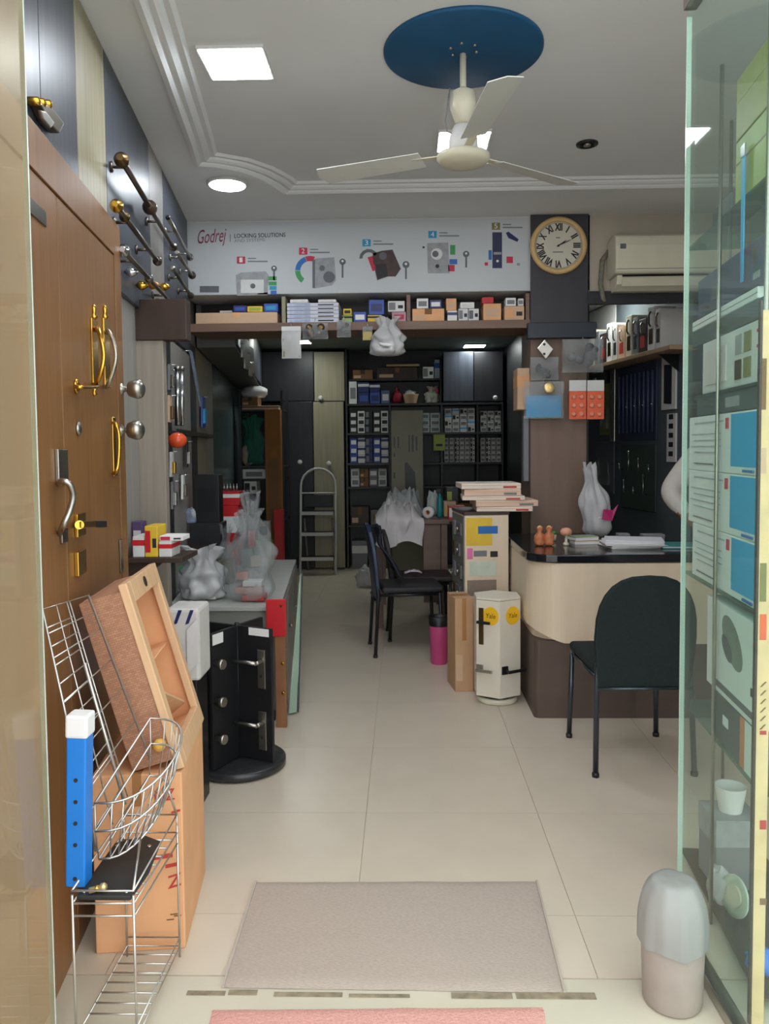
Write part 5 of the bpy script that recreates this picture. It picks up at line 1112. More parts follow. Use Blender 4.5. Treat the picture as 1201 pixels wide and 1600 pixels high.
t = thing('flat_board', 'yellowish flat board laid on the wide dark brown carton', 'board', (x_, YS+0.17, at(620, 573, YS+0.06).z+0.003), R(0)); MB().box(-0.16, 0.22, -0.09, 0.1, 0, 0.03).build('board_body', M('khaki_board', (136,124,76), 0.6, var=0.1), t, local=True, bev=0.003); MB().box(-0.16, 0.22, -0.092, -0.09, 0.01, 0.02).build('edge_strip', m_cardpale, t, local=True)
# row 2 and 3, left bay: small dark and blue boxes
NL = {2: 'second back shelf', 3: 'third back shelf', 4: 'fourth back shelf'}
ORD = ('first', 'second', 'third', 'fourth', 'fifth', 'sixth')
def small_grid(px0, px1, n, py_top, row, rown, bay, mats, rows=2, y=0.03, d=0.14, gap=1.2, who='box'):
    wpx = (px1-px0)/n; z = row+0.001; zt_ = at((px0+px1)/2, py_top, YS+y).z; hh = (zt_-row)/rows
    base = None
    for r in range(rows):
        for k in range(n):
            body, st, ac, desc = mats[(k+r*3) % len(mats)]
            a = at(px0+k*wpx+gap/2, 680, YS+y).x; b = at(px0+(k+1)*wpx-gap/2, 680, YS+y).x
            carton('stock_box', '%s, %s column, %s row up, %s, %s' % (desc, ORD[k], ORD[r], bay, NL[rown]), 'box', a, b, YS+y, YS+y+d, row+0.001+r*(hh), row+0.001+(r+1)*hh-0.002, body, st, ac, 'small boxes in the %s, %s' % (bay, NL[rown]))
small_grid(546, 607, 5, 642, r2, 2, 'left bay', ((m_black, 'label', m_whitecard, 'black box with pale label'), (m_whitecard, 'label', m_ink, 'white box with dark label'), (m_ink, 'end', m_greyink, 'black box with grey print')), 3)
small_grid(546, 607, 5, 684, r3, 3, 'left bay', ((m_midblue, 'label', m_paper, 'blue box with white label'), (m_whitecard, 'band', m_navy, 'white box with navy band'), (m_navy, 'end', m_greyink, 'navy box with grey print')), 3)
small_grid(547, 604, 4, 732, r4, 4, 'left bay', ((m_whitecard, 'label', m_greyink, 'white box with grey label'), (m_carddark, 'tape', m_brownlam, 'brown carton'), (m_greyink, 'label', m_whitecard, 'grey box with white label')), 2)
W1 = (m_whitecard, 'label', m_greyink, 'white box with grey label'); W2_ = (m_whitecard, 'end', m_ink, 'white box with black print'); W3 = (m_paper, 'band', m_sky, 'white box with blue band')
small_grid(655, 688, 2, 645, r2, 2, 'middle bay', ((M('mint_white_card', (186,200,196), 0.5), 'label', m_greyink, 'mint white box'),), 3)
small_grid(694, 742, 4, 638, r2, 2, 'third bay', (W1, W1, W3, W2_), 4); small_grid(750, 783, 3, 642, r2, 2, 'right bay', (W1, W2_), 4)
small_grid(693, 742, 6, 684, r3, 3, 'third bay', (W1, W1, W2_), 5); small_grid(750, 783, 4, 684, r3, 3, 'right bay', (W1, W2_, W1), 5)
# lower shelves: cartons
for k, (px0, px1, py, mt, lab) in enumerate(((547, 575, 792, m_brownlam, 'dark brown carton low on the left back shelf'), (578, 604, 797, m_greyink, 'grey carton low on the left back shelf'), (697, 740, 786, m_carddark, 'brown carton low on the right back shelf'))): sgood(lab, px0, px1, py, r5, mt, 'tape' if k != 1 else 'label', m_carddark)
sgood('small crate on the floor at the foot of the left back shelving', 548, 572, 845, 0.0, m_greyink, 'band', m_whitecard, 0.001); sgood('brown crate on the floor at the foot of the left back shelving', 576, 603, 852, 0.0, m_brownlam, 'label', m_greyink, 0.001)
# ---- slotted khaki panel standing behind the table
a, b, c, e = FB(611, 641, 661, 800, 7.5)
t = thing('slotted_panel', 'tall khaki metal panel with cut slots standing behind the table', 'panel', ((a+b)/2, 7.5, 0))
m_kh = M('khaki_metal', (136,134,110), 0.5, var=0.05)
MB().box(a, b, 7.5, 7.52, 0, e).build('panel_sheet', m_kh, t, bev=0.004); MB().box(a, a+0.012, 7.52, 7.6, 0, e).build('side_flange', m_kh, t); MB().box(b-0.012, b, 7.52, 7.6, 0, e).build('side_flange', m_kh, t); MB().box(a-0.02, b+0.02, 7.42, 7.62, 0, 0.012).build('foot', m_kh, t)
for (x0, y0, x1, y1) in ((615, 683, 617, 700), (621, 682, 623, 700), (638, 680, 640, 706), (643, 680, 646, 706), (649, 682, 652, 704), (615, 708, 617, 714), (615, 738, 617, 748)):
    q = FB(x0, y0, x1, y1, 7.5); MB().box(q[0], q[1], 7.4985, 7.5, q[2], q[3]).build('slot', m_black, t)
MB().prism([at(633, 765, 7.5), at(650, 772, 7.5), at(648, 738, 7.5), at(636, 722, 7.5), at(632, 724, 7.5)], (0,-0.0015,0)).build('opening', m_black, t)

# ================================================================== TABLE AND ITS CLUTTER
tz = at(680, 812, 5.98).z
t = thing('work_table', 'brown wooden table heaped with white plastic sheets', 'table', (0.14, 6.4, 0))
TX0, TX1, TY0, TY1 = at(582, 820, 5.98).x+0.01, 0.35, 5.98, 7.0
m_tab = M('table_brown', (112,90,78), 0.45, var=0.12, scale=4, stretch=(0.6,5,5))
MB().box(TX0, TX1, TY0, TY1, tz-0.035, tz).build('tabletop', m_tab, t, bev=0.004)
for (x, y) in ((TX0+0.04, TY0+0.05), (TX1-0.04, TY0+0.05), (TX0+0.04, TY1-0.05), (TX1-0.04, TY1-0.05)): MB().box(x-0.025, x+0.025, y-0.025, y+0.025, 0, tz-0.035).build('leg', m_tab, t, bev=0.003)
MB().box(TX1-0.2, TX1-0.07, TY0+0.03, TY0+0.05, 0.2, tz-0.04).build('side_panel', m_tab, t)
TT = tz+0.001
def heap(label, x0, x1, y0, y1, h, seed, mat, drape=0.0):
    t = thing('plastic_sheet', label, 'plastic sheet', ((x0+x1)/2, (y0+y1)/2, TT))
    def fn(u, v):
        x = x0+(x1-x0)*u; y = y0+(y1-y0)*v; e = min(1, 6*min(u, 1-u, v, 1-v)); n_ = noise.noise(Vector((u*4+seed, v*4, seed)))+0.6*noise.noise(Vector((u*9, v*9+seed, 1)))
        z = TT+0.004+h*e*(0.55+0.6*abs(n_)); 
        if drape and v < 0.22:
            k = (0.22-v)/0.22; y = TY0-0.012-0.03*abs(n_); z = TT+0.03-drape*k*(1+0.12*math.sin(u*7))
        return Vector((x+0.03*n_, y, z))
    mb = MB(); mb.grid(fn, 34, 30); mb.build('crumpled_film', mat, t)
    mb = MB(); mb.grid(lambda u, v: Vector((x0+0.04+(x1-x0-0.08)*u, y0+0.10+(y1-y0-0.14)*v, TT+h*0.4*min(1, 8*min(u, 1-u, v, 1-v))*(0.7+0.4*noise.noise(Vector((u*5, v*5, seed+4)))))), 14, 14); mb.build('folded_layers', m_whitecard, t)
    return t
heap('white crumpled plastic sheets draped over the front of the table', TX0+0.01, 0.14, TY0-0.02, 6.5, 0.13, 2, M('white_sheet', (212,206,206), 0.45, var=0.05, scale=6), 0.22)
heap('greyish crumpled plastic sheets at the back of the table', TX0+0.03, 0.17, 6.52, 6.98, 0.2, 7, M('grey_sheet', (180,182,182), 0.4, var=0.08, scale=6))
def ttop(px, Y): return at(px, 800, Y).x
x_ = ttop(687, 6.2); t = thing('spray_bottle', 'teal spray bottle standing on the table', 'bottle', (x_, 6.2, TT))
MB().lathe([(0.022, 0), (0.024, 0.01), (0.024, 0.14), (0.012, 0.17), (0.011, 0.19)], (x_, 6.2, TT), 16).build('bottle_body', m_teal, t); MB().box(x_-0.03, x_+0.012, 6.19, 6.21, TT+0.19, TT+0.225).build('trigger', m_ink, t, bev=0.004)
x_ = ttop(666, 6.1)+0.02; t = thing('tape_roll', 'white roll standing on the table left of the teal bottle', 'roll', (x_, 6.12, TT))
MB().lathe([(0.02, -0.03), (0.045, -0.03), (0.045, 0.03), (0.02, 0.03), (0.02, -0.03)], (x_, 6.12, TT+0.045), 20, (0.4,1,0), cap=False).build('roll_body', m_paper, t); MB().lathe([(0.0205, -0.031), (0.0205, 0.031), (0.017, 0.031), (0.017, -0.031), (0.0205, -0.031)], (x_, 6.12, TT+0.045), 16, (0.4,1,0), cap=False).build('roll_core', m_card, t)
carton('red_box', 'glossy red and white box at the right front corner of the table', 'box', ttop(700, 6.05), ttop(727, 6.05)-0.005, 6.02, 6.16, TT, TT+0.10, m_red, 'end', m_paper)
carton('black_box', 'black box with lime end behind the teal bottle', 'box', ttop(697, 6.5), ttop(719, 6.5)-0.02, 6.45, 6.6, TT, TT+0.22, m_black, 'end', m_lime); 
carton('cream_box', 'cream box between the teal bottle and the red box', 'box', ttop(697, 6.25)-0.02, ttop(712, 6.25), 6.24, 6.38, TT, TT+0.12, m_cardpale, 'label', m_yellow)
# pinkish pack and pink bin below the table end
p = onz(687, 1035, 0); t = thing('waste_bin', 'pink waste bin with black rim beside the cardboard box', 'bin', (0.222, 5.02, 0))
MB().lathe([(0.05, 0), (0.055, 0.01), (0.063, 0.24), (0.063, 0.26), (0.058, 0.255), (0.046, 0.015)], (0.222, 5.02, 0), 20, cap=False).build('bin_wall', m_pink, t); MB().lathe([(0.05, 0.002), (0.05, 0.014)], (0.222, 5.02, 0), 20).build('bin_floor', m_pink, t)
MB().lathe([(0.065, 0.25), (0.067, 0.31), (0.061, 0.31), (0.059, 0.25), (0.065, 0.25)], (0.222, 5.02, 0), 20, cap=False).build('bin_liner', m_black, t)
p = onz(573, 916, 0); t = thing('floor_bag', 'crumpled white plastic bag on the floor left of the blue chair', 'bag', (p.x, p.y, 0)); crumple((p.x, p.y, 0), (0.11, 0.1, 0.11), 4, 0.4, 26).build('bag_body', m_filmw, t); crumple((p.x+0.02, p.y, 0.03), (0.05, 0.05, 0.06), 8, 0.3).build('contents', m_whitecard, t)

# ================================================================== TALL CREAM LABEL CABINET
YK = 4.66; a, b, c, e = FB(726, 800, 796, 930, YK); wk = b-a
rk = R(7)
t = thing('label_cabinet', 'tall cream lock cabinet with yellow and blue stickers behind the hexagonal display', 'cabinet', (a, YK, 0), rk)
wk0 = wk
MB().box(0, wk, 0, 0.40, 0, e-0.02).build('carcass', m_cream, t, local=True, bev=0.003); MB().box(-0.004, wk+0.004, -0.004, 0.404, e-0.019, e).build('top', m_brownlam, t, local=True, bev=0.002)
def stick(name, x0, z0, x1, z1, mat, par=None, y=0.0): return MB().box(x0*wk, x1*wk, -0.0012-y, -y, z0*e, z1*e).build(name, mat, par or t, local=True)
stick('yellow_sticker', 0.03, 0.80, 0.62, 0.965, m_yellow); stick('blue_sticker', 0.3, 0.87, 0.75, 0.915, m_blupr, y=0.0013); stick('pink_sticker', 0.05, 0.72, 0.18, 0.785, M('pink_sticker', (224,120,170), 0.5)); stick('key_print', 0.2, 0.735, 0.5, 0.77, m_greyink); stick('key_print', 0.58, 0.73, 0.75, 0.765, m_ink); stick('mint_sticker', 0.1, 0.62, 0.72, 0.705, M('mint_sticker', (196,206,190), 0.5)); stick('grey_sticker', 0.05, 0.5, 0.72, 0.595, M('taupe_sticker', (140,124,112), 0.5))
for k in range(4):
    z = e*(0.9-0.13*k)
    lk = MB().box(-0.014, 0, 0.07+0.05*(k % 2), 0.19+0.05*(k % 2), z-0.05, z+0.03).build('sample_lock', m_lockdk, t, local=True, bev=0.004); MB().lathe([(0.014, 0), (0.014, 0.012), (0.008, 0.016)], (-0.014, 0.13, z-0.01), 12, (-1,0,0)).build('cylinder', m_steel, lk, local=True)
    MB().box(-0.012, 0, 0.27, 0.34, z-0.06, z+0.03).build('sample_lock', m_brassold if k % 2 else m_greyink, t, local=True, bev=0.003)
MB().box(-0.0025, 0, 0.03, 0.39, 0.45, e-0.03).build('sample_board', M('grey_sample_board', (112,112,106), 0.6, var=0.1), t, local=True)
# flat packs on top
zq = e+0.0005; Kx, Ky = a, YK
m_pk = M('pink_cream_carton', (220,190,168), 0.6, var=0.04); m_pw = M('cream_carton', (226,212,198), 0.6, var=0.03)
for k, (px0, px1, th, mt, lab) in enumerate(((745, 833, 0.032, m_pw, 'lowest'), (742, 840, 0.04, m_pk, 'second from bottom'), (724, 822, 0.028, m_pw, 'middle'), (726, 815, 0.044, m_pk, 'second from top'), (719, 813, 0.036, m_pw, 'topmost'))):
    xa_, xb3 = at(px0, 775, YK).x, at(px1, 775, YK).x; cx_ = (xa_+xb3)/2; t2 = thing('flat_pack', 'flat cream carton on the sticker cabinet, %s of the five in the pile' % lab, 'box', (cx_, YK+0.17, zq), R(3*math.sin(k*2)), 'flat cartons piled on the sticker cabinet')
    hx = (xb3-xa_)/2; MB().box(-hx, hx, -0.15, 0.15, 0, th-0.003).build('box_body', mt, t2, local=True, bev=0.003); MB().box(-hx-0.001, hx+0.001, -0.151, 0.151, th*0.55, th*0.62).build('lid_seam', m_card, t2, local=True); MB().box(hx*0.4, hx*0.85, -0.1515, -0.15, th*0.15, th*0.45).build('label_patch', m_greyink if k % 2 else m_redink, t2, local=True); zq += th-0.002

# cardboard box in front
a, b, c, e = FB(707, 742, 935, 1074, 4.42); q0 = at(692, 925, 4.6)
carton('tall_carton', 'tall brown carton on the floor left of the hexagonal display', 'box', a-0.005, at(741, 1000, 4.42).x-0.02, 4.42, 4.63, 0, at(724, 935, 4.42).z, M('tan_cardboard', (188,150,114), 0.85, var=0.07), 'tape', m_tape, rz=R(9))

# ================================================================== HEXAGONAL YELLOW-LOGO DISPLAY
hx_, hy_ = at(776, 1000, 4.28).x, 4.28
t = thing('hex_display', 'white hexagonal display with yellow logo discs and lever handles', 'display stand', (hx_, hy_, 0), R(-90))
Rh = 0.138; zt_ = at(776, 935, 4.2).z
MB().lathe([(0.105, 0), (0.112, 0.006), (0.112, 0.028), (0.105, 0.032)], (0,0,0), 36).build('base_disc', m_offwhite, t, local=True)
MB().lathe([(0.09, 0.032), (0.09, 0.045)], (0,0,0), 24).build('turntable', m_black, t, local=True)
mh = M('white_display_board', (220,212,196), 0.45, var=0.03)
hexv = [Vector((Rh*math.cos(k*math.pi/3), Rh*math.sin(k*math.pi/3), 0)) for k in range(6)]
MB().prism([v*0.96+Vector((0,0,0.046)) for v in hexv], (0,0,zt_-0.052)).build('core', m_brownlam, t, local=True)
MB().prism([v+Vector((0,0,zt_-0.006)) for v in hexv], (0,0,0.012)).build('top', mh, t, local=True, bev=0.002)
pan = []
for k in range(6):
    a_, b_ = hexv[k], hexv[(k+1) % 6]; n_ = ((a_+b_)/2).normalized(); a2 = a_.lerp(b_, 0.01); b2 = a_.lerp(b_, 0.99)
    pan.append((MB().prism([a2+Vector((0,0,0.048))-n_*0.004, b2+Vector((0,0,0.048))-n_*0.004, b2+Vector((0,0,0.048)), a2+Vector((0,0,0.048))], (0,0,zt_-0.056)).build('panel', mh, t, local=True, bev=0.001), a_, b_, n_))
MH = WM[t]; M3 = MH.to_3x3()
# panel index 5 faces front-left, 0 front-right (vertex 0 points to the viewer)
def on_panel(k, u, z, o=0.0):
    _, a_, b_, n_ = pan[k]; return a_.lerp(b_, u)+n_*o+Vector((0,0,z))
def lvr(k, u, z, L, mat, plate=None):
    po, a_, b_, n_ = pan[k]; d = (b_-a_).normalized()
    if plate: MB().prism([on_panel(k, u-0.1, z-plate*0.65), on_panel(k, u+0.1, z-plate*0.65), on_panel(k, u+0.1, z+plate*0.35), on_panel(k, u-0.1, z+plate*0.35)], n_*0.007).build('backplate', M('bronze_plate', (104,84,50), 0.35, metal=0.8), po, local=True, bev=0.002)
    else: MB().prism([on_panel(k, u-0.14, z-0.022), on_panel(k, u+0.14, z-0.022), on_panel(k, u+0.14, z+0.022), on_panel(k, u-0.14, z+0.022)], n_*0.009).build('rose', mat, po, local=True, bev=0.002)
    q = on_panel(k, u, z, 0.045); MB().tube([on_panel(k, u, z, 0.005), q], 0.008, 8).build('neck', mat, po, local=True); MB().bar(q-d*0.008, q+d*L, 0.012, 0.016).build('lever', mat, po, local=True, bev=0.003)
# panel 5: from vertex 5 (left) to vertex 0 (front) ; panel 0: from vertex 0 to vertex 1
lvr(5, 0.22, zt_-0.12, 0.07, m_black, 0.2); lvr(5, 0.16, 0.2, 0.09, m_steel); lvr(0, 0.22, 0.2, 0.11, m_black)
for k, u in ((5, 0.62), (0, 0.62)):
    po, a_, b_, n_ = pan[k]; d = (b_-a_).normalized(); c_ = on_panel(k, u, zt_-0.09)
    MB().prism([c_+d*0.046*math.cos(i*2*math.pi/24)+Vector((0,0,0.05*math.sin(i*2*math.pi/24))) for i in range(24)], n_*0.0012).build('logo_disc', M('logo_yellow', (238,186,30), 0.45, var=0.04), po, local=True)
    o_ = c_+n_*0.0014
    text('Yale', po, MH @ (o_-d*0.028-Vector((0,0,0.012))), MH @ (o_+d*0.028-Vector((0,0,0.012))), (0,0,1), m_ink, height=0.026, shear=0.15)

# ================================================================== HANGING ON THE COLUMN
YP = YH-0.07
hang_pack('lock_packet', 'clear packet with a blue card and gold lock hanging on the column', 'packet', 818, 596, 880, 654, YP, m_sky, m_film, 'card', d=0.02)
p = at(857, 606, YP-0.025); t = thing('gold_disc_lock', 'pale gold round lock face in front of the blue packet', 'lock', p[:]); MB().lathe([(0.03, 0), (0.034, 0.004), (0.034, 0.014), (0.026, 0.018), (0.01, 0.019)], p, 22, (0,-1,0)).build('lock_face', M('pale_gold_metal', (226,200,140), 0.35, metal=0.6), t); MB().lathe([(0.007, 0.019), (0.006, 0.024)], p, 10, (0,-1,0)).build('key_core', m_brass, t)
hang_pack('clear_packet', 'clear packet of steel fittings above the blue packet', 'packet', 828, 558, 872, 594, YP+0.02, m_lockdk, m_film, 'bits', d=0.012)
p = at(848, 545, YP); t = thing('steel_escutcheon', 'steel lock body with two holes hanging high on the column', 'lock', at(848, 572, YP)[:])
q = at(851, 545, YP); MB().prism([at(838, 545, YP), at(852, 562, YP), at(864, 546, YP), at(850, 531, YP)], (0,-0.02,0)).build('lock_body', m_steel, t, bev=0.004)
for (px, py) in ((850, 538), (850, 553)): MB().lathe([(0.008, 0), (0.008, 0.002)], at(px, py, YP-0.02), 10, (0,-1,0)).build('hole', m_ink, t)
MB().tube([at(850, 533, YP-0.01), at(850, 528, YP+0.03)], 0.003, 6).build('hook', m_chrome, t)
for k, (x0, x1, lab) in enumerate(((889, 916, 'left red blister pack hanging beside the blue packet'), (917, 944, 'right red blister pack hanging beside the blue packet'))):
    a, b, c, e = FB(x0, 594, x1, 655, YP); t = thing('blister_pack', lab, 'packet', ((a+b)/2, YP, c), group='red blister packs on the column'); h_ = e-c
    MB().box(a, b-0.002, YP, YP+0.006, c, c+h_*0.72).build('red_card', m_orange, t, bev=0.001); MB().box(a, b-0.002, YP, YP+0.006, c+h_*0.72+0.0005, e).build('header_card', m_whitecard, t, bev=0.001)
    for r in range(3):
        for s_ in range(2): MB().lathe([(0.016, 0), (0.015, 0.006), (0.008, 0.010)], (a+(b-a)*(0.28+0.44*s_), YP, c+h_*(0.13+0.22*r)), 10, (0,-1,0)).build('bubble', M('pink_bubble', (224,140,110), 0.3), t)
    MB().tube([((a+b)/2, YP+0.003, e-0.01), ((a+b)/2, YP+0.003, e+0.012), ((a+b)/2, YH-0.005, e+0.012)], 0.002, 6).build('hook', m_chrome, t)
hang_pack('lockset_packet', 'clear blister with a dark lockset above the red packs', 'packet', 878, 530, 942, 582, YP-0.03, m_lockdk, m_film, 'bits', d=0.035)
a, b, c, e = FB(808, 575, 826, 640, YH+0.02); carton('tan_board_pack', 'tan and white board pack on the left side of the column', 'pack', a, xcol0-0.004, YH+0.02, YH+0.2, c, e, m_cardpale, 'band', m_card)
a, b, c, e = FB(818, 650, 830, 752, YH+0.05); t = thing('grey_strip', 'grey metal strip on the left side of the column', 'strip', (a, YH+0.07, c)); MB().box(a, xcol0-0.002, YH+0.05, YH+0.12, c, e).build('strip_body', m_greyink, t, bev=0.003); MB().box(a-0.002, a, YH+0.06, YH+0.11, c+0.02, e-0.02).build('strip_groove', m_lockdk, t)

# lime price card hanging from the second back shelf, more clutter on the table
a, b, c, e = FB(677, 679, 695, 704, YS-0.03); t = thing('lime_card', 'lime green price card hanging before the back shelves', 'card', ((a+b)/2, YS-0.03, c))
MB().box(a, b, YS-0.032, YS-0.028, c, e).build('card_sheet', m_lime, t); MB().box(a+0.03, b-0.03, YS-0.0335, YS-0.032, c+0.05, c+0.075).build('card_print', m_ink, t); MB().tube([((a+b)/2, YS-0.03, e-0.01), ((a+b)/2, YS-0.03, e+0.03), ((a+b)/2, YS+0.004, zb(676)-0.012)], 0.003, 6).build('hook', m_chrome, t)
x_ = ttop(676, 6.42); t = thing('paper_bundle', 'crumpled pale paper bundle behind the white roll on the table', 'paper', (x_, 6.42, TT)); crumple((x_, 6.42, TT), (0.05, 0.06, 0.11), 12, 0.45, 22).build('paper', M('pale_mint_paper', (196,204,198), 0.6), t); MB().lathe([(0.03, 0), (0.03, 0.02), (0.02, 0.024)], (x_-0.005, 6.33, TT), 12).build('cap', m_whitecard, t)
# ================================================================== BACK LEFT CORNER RACK
YR0, YR1 = 8.30, 8.66
xa, xb = at(376, 700, YR0).x, at(441, 700, YR0).x
def zr_(py): return at(405, py, YR0).z
t = thing('corner_rack', 'dark open rack full of bundles in the back left corner', 'rack', ((xa+xb)/2, 8.48, 0))
for (x, y) in ((xa, YR0), (xb, YR0), (xa, YR1), (xb, YR1)): MB().box(x-0.012, x+0.012, y-0.012, y+0.012, 0, 2.02).build('post', m_black, t)
rs = [zr_(640), zr_(728), zr_(748), zr_(812)]
for z in rs: MB().box(xa-0.012, xb+0.012, YR0-0.013, YR1+0.012, z-0.016, z).build('shelf', m_darkwood, t)
def rgood(label, px0, px1, py0, z, mat, style, acc, name='stock_carton', d=0.2, y=0.0):
    a = at(px0, 700, YR0+y).x; b = at(px1, 700, YR0+y).x; z1 = max(at((px0+px1)/2, py0, YR0).z, z+0.03); carton(name, label, 'box', a, b, YR0+y, YR0+y+d, z+0.001, z1, mat, style, acc); return z1+0.001
z = rgood('tan layered cardboard sheets on the corner rack', 379, 436, 634, rs[0], m_cardpale, 'band', m_brownlam); z = rgood('brown box on the cardboard sheets of the corner rack', 379, 404, 621, z, m_carddark, 'tape', m_brownlam)
x_ = at(397, 610, YR0+0.1).x; t = thing('white_bundle', 'white wrapped bundle on top of the corner rack pile', 'bundle', (x_, YR0+0.1, z)); crumple((x_, YR0+0.1, z), (0.15, 0.09, 0.07), 4, 0.2, 24).build('wrap', m_filmw, t); crumple((x_, YR0+0.1, z+0.008), (0.11, 0.06, 0.05), 5, 0.1).build('contents', M('lilac_bundle', (170,160,176), 0.7), t)
x_ = at(394, 690, YR0+0.1).x; t = thing('green_bag', 'dark green cloth bag hanging in the corner rack', 'bag', (x_, YR0+0.12, rs[1]+0.001)); bagmesh((x_, YR0+0.12, rs[1]+0.001), 0.11, 0.10, zr_(652)-rs[1], 0.6, 5, 0.3, bumpy=0.25).build('bag_body', m_green, t); crumple((x_-0.05, YR0+0.05, rs[1]+0.001), (0.06, 0.04, 0.12), 2, 0.4).build('pale_contents', M('beige_scrap', (150,142,128), 0.7, var=0.3, scale=20), t)
rgood('white flat box under the green bag', 378, 414, 733, rs[2], m_whitecard, 'label', m_greyink, d=0.25)
z = rgood('black and white box low on the corner rack', 379, 402, 772, rs[3], m_ink, 'label', m_whitecard); rgood('white box on the black and white box of the corner rack', 380, 400, 752, z, m_whitecard, 'end', m_ink)
a, b, c, e = FB(416, 640, 440, 880, 8.2)
carton('tall_tube_carton', 'tall narrow orange-brown carton standing left of the dark cabinet', 'box', a, b, 8.16, 8.28, 0, e, M('orange_brown_card', (150,98,46), 0.8, var=0.1), 'label', m_carddark)
a, b, c, e = FB(429, 796, 443, 880, 8.08); carton('red_carton', 'narrow red carton in front of the tall orange-brown one', 'box', a, b, 8.04, 8.14, 0, e, m_red, 'label', m_redink)
a, b, c, e = FB(400, 842, 427, 892, 8.0); carton('floor_carton', 'brown carton with green lid on the floor before the red carton', 'box', a, b, 7.9, 8.1, 0, e, m_card, 'lid', M('olive_green_card', (120,128,70), 0.6))
a, b, c, e = FB(403, 816, 420, 842, 7.95); carton('floor_carton', 'white carton on the green-lidded brown carton', 'box', a, b, 7.94, 8.08, at(413, 842, 8.0).z+0.004, e+0.01, m_whitecard, 'label', m_greyink)
# foil strips on the loft
for k in range(5):
    Y = 5.55+0.28*k; p = Vector((lwx(Y, 0.312), Y, 2.46)); L = 0.42+0.05*(k % 2)
    t = thing('foil_strip', 'silver foil packet strip on the left loft, %s from the front' % ('first', 'second', 'third', 'fourth', 'fifth')[k], 'packet', (p.x, p.y, p.z-L), group='foil packet strips on the loft')
    for q in range(4): MB().prism([p+Vector((0.0, -0.05, -L*(q+0.95)/4)), p+Vector((0.0, 0.05, -L*(q+0.95)/4)), p+Vector((0, 0.05, -L*q/4)), p+Vector((0, -0.05, -L*q/4))], (0.014, 0, 0)).build('packet', m_steel if q % 2 else m_filmw, t, bev=0.003)
    MB().tube([p+Vector((0.007,0,0)), p+Vector((0.007,0,0.03)), p+Vector((-0.012,0,0.03))], 0.002, 6).build('hook', m_chrome, t)

# ================================================================== RIGHT BAY: SHELF, PACKS AND TOOL BOARDS
zbs = (onbay(905, 577, 0.2).z+onbay(1068, 532, 0.2).z)/2
def bayp(Y, off, z): return Vector((RB0.x+(Y-RB0.y)*rbd.x/rbd.y, Y, z))+rbn*off
t = thing('bay_shelf', 'wooden shelf board along the slate wall behind the counter', 'shelf', bayp(6.3, 0.1, zbs-0.03)[:])
MB().prism([bayp(5.25, 0.001, zbs-0.03), bayp(7.5, 0.001, zbs-0.03), bayp(7.5, 0.20, zbs-0.03), bayp(5.25, 0.20, zbs-0.03)], (0,0,0.03)).build('board', M('shelf_tan', (170,142,112), 0.5, var=0.1), t, bev=0.003)
for Y in (5.5, 6.62, 7.3): MB().prism([bayp(Y, 0.001, zbs-0.15), bayp(Y, 0.001, zbs-0.031), bayp(Y, 0.15, zbs-0.031)], rbd*0.01).build('bracket', m_blackm, t)
packs = [(m_whitecard, 'white'), (m_cardpale, 'tan'), (M('cream_pack', (206,196,176), 0.5), 'cream'), (m_greyink, 'grey'), (m_brownlam, 'dark brown'), (m_paper, 'bright white')]
Y = 5.42
for k in range(11):
    mt, nm = packs[(k*5) % 6]; th = 0.085+0.02*(k % 3); h_ = 0.27+0.035*math.sin(k*2.1); c_ = bayp(Y+th/2, 0.095, zbs+0.0008)
    t = thing('slim_pack', 'slim %s handle pack standing on the counter bay shelf, %s from the near end' % (nm, ('first','second','third','fourth','fifth','sixth','seventh','eighth','ninth','tenth','eleventh')[k]), 'pack', c_[:], math.atan2(-rbd.x, rbd.y), 'handle packs on the bay shelf')
    MB().box(-0.08, 0.08, -th/2+0.003, th/2-0.003, 0, h_).build('pack_body', mt, t, local=True, bev=0.003)
    MB().box(-0.0812, -0.08, -th*0.28, th*0.28, h_*0.15, h_*0.5).build('printed_panel', (m_ink, m_brassold, m_redink)[k % 3], t, local=True)
    MB().tube([(-0.083, 0.0, h_*0.55), (-0.095, 0.0, h_*0.62), (-0.095, 0.0, h_*0.82), (-0.083, 0.0, h_*0.9)], 0.006, 6).build('sample_handle', (m_nickel, m_ink, m_steel)[k % 3], t, local=True)
    Y += th+0.012
def bayboard(name, label, cat, px0, py0, px1, py1, mat, off=0.002, th=0.015, tools=0, tm=None):
    A = onbay(px0, (py0+py1)/2, off); B = onbay(px1, (py0+py1)/2, off); z1 = min(onbay((px0+px1)/2, py0, off).z, zbs-0.033); z0 = onbay((px0+px1)/2, py1, off).z
    t = thing(name, label, cat, ((A.x+B.x)/2, (A.y+B.y)/2, z0))
    MB().prism([Vector((A.x, A.y, z0)), Vector((B.x, B.y, z0)), Vector((B.x, B.y, z1)), Vector((A.x, A.y, z1))], rbn*th).build('board', mat, t, bev=0.003)
    for k in range(tools):
        u = (k+0.6)/(tools+0.2); p = A.lerp(B, u)+rbn*(th+0.008); MB().tube([Vector((p.x, p.y, z0+(z1-z0)*0.1)), Vector((p.x, p.y, z1-(z1-z0)*0.12))], 0.008, 6).build('sample_rod', tm, t)
        if k % 2 == 0: MB().lathe([(0.008, 0), (0.008, 0.01), (0.004, 0.014)], Vector((p.x, p.y, z0+(z1-z0)*0.45)), 8, rbn).build('stud', m_chrome, t)
    return t, A, B, z0, z1
bayboard('rod_board', 'navy display board of upright rods on the slate wall', 'display board', 968, 562, 1028, 688, M('navy_board', (50,58,80), 0.5, var=0.1), tools=9, tm=M('navy_rod', (72,82,112), 0.35))
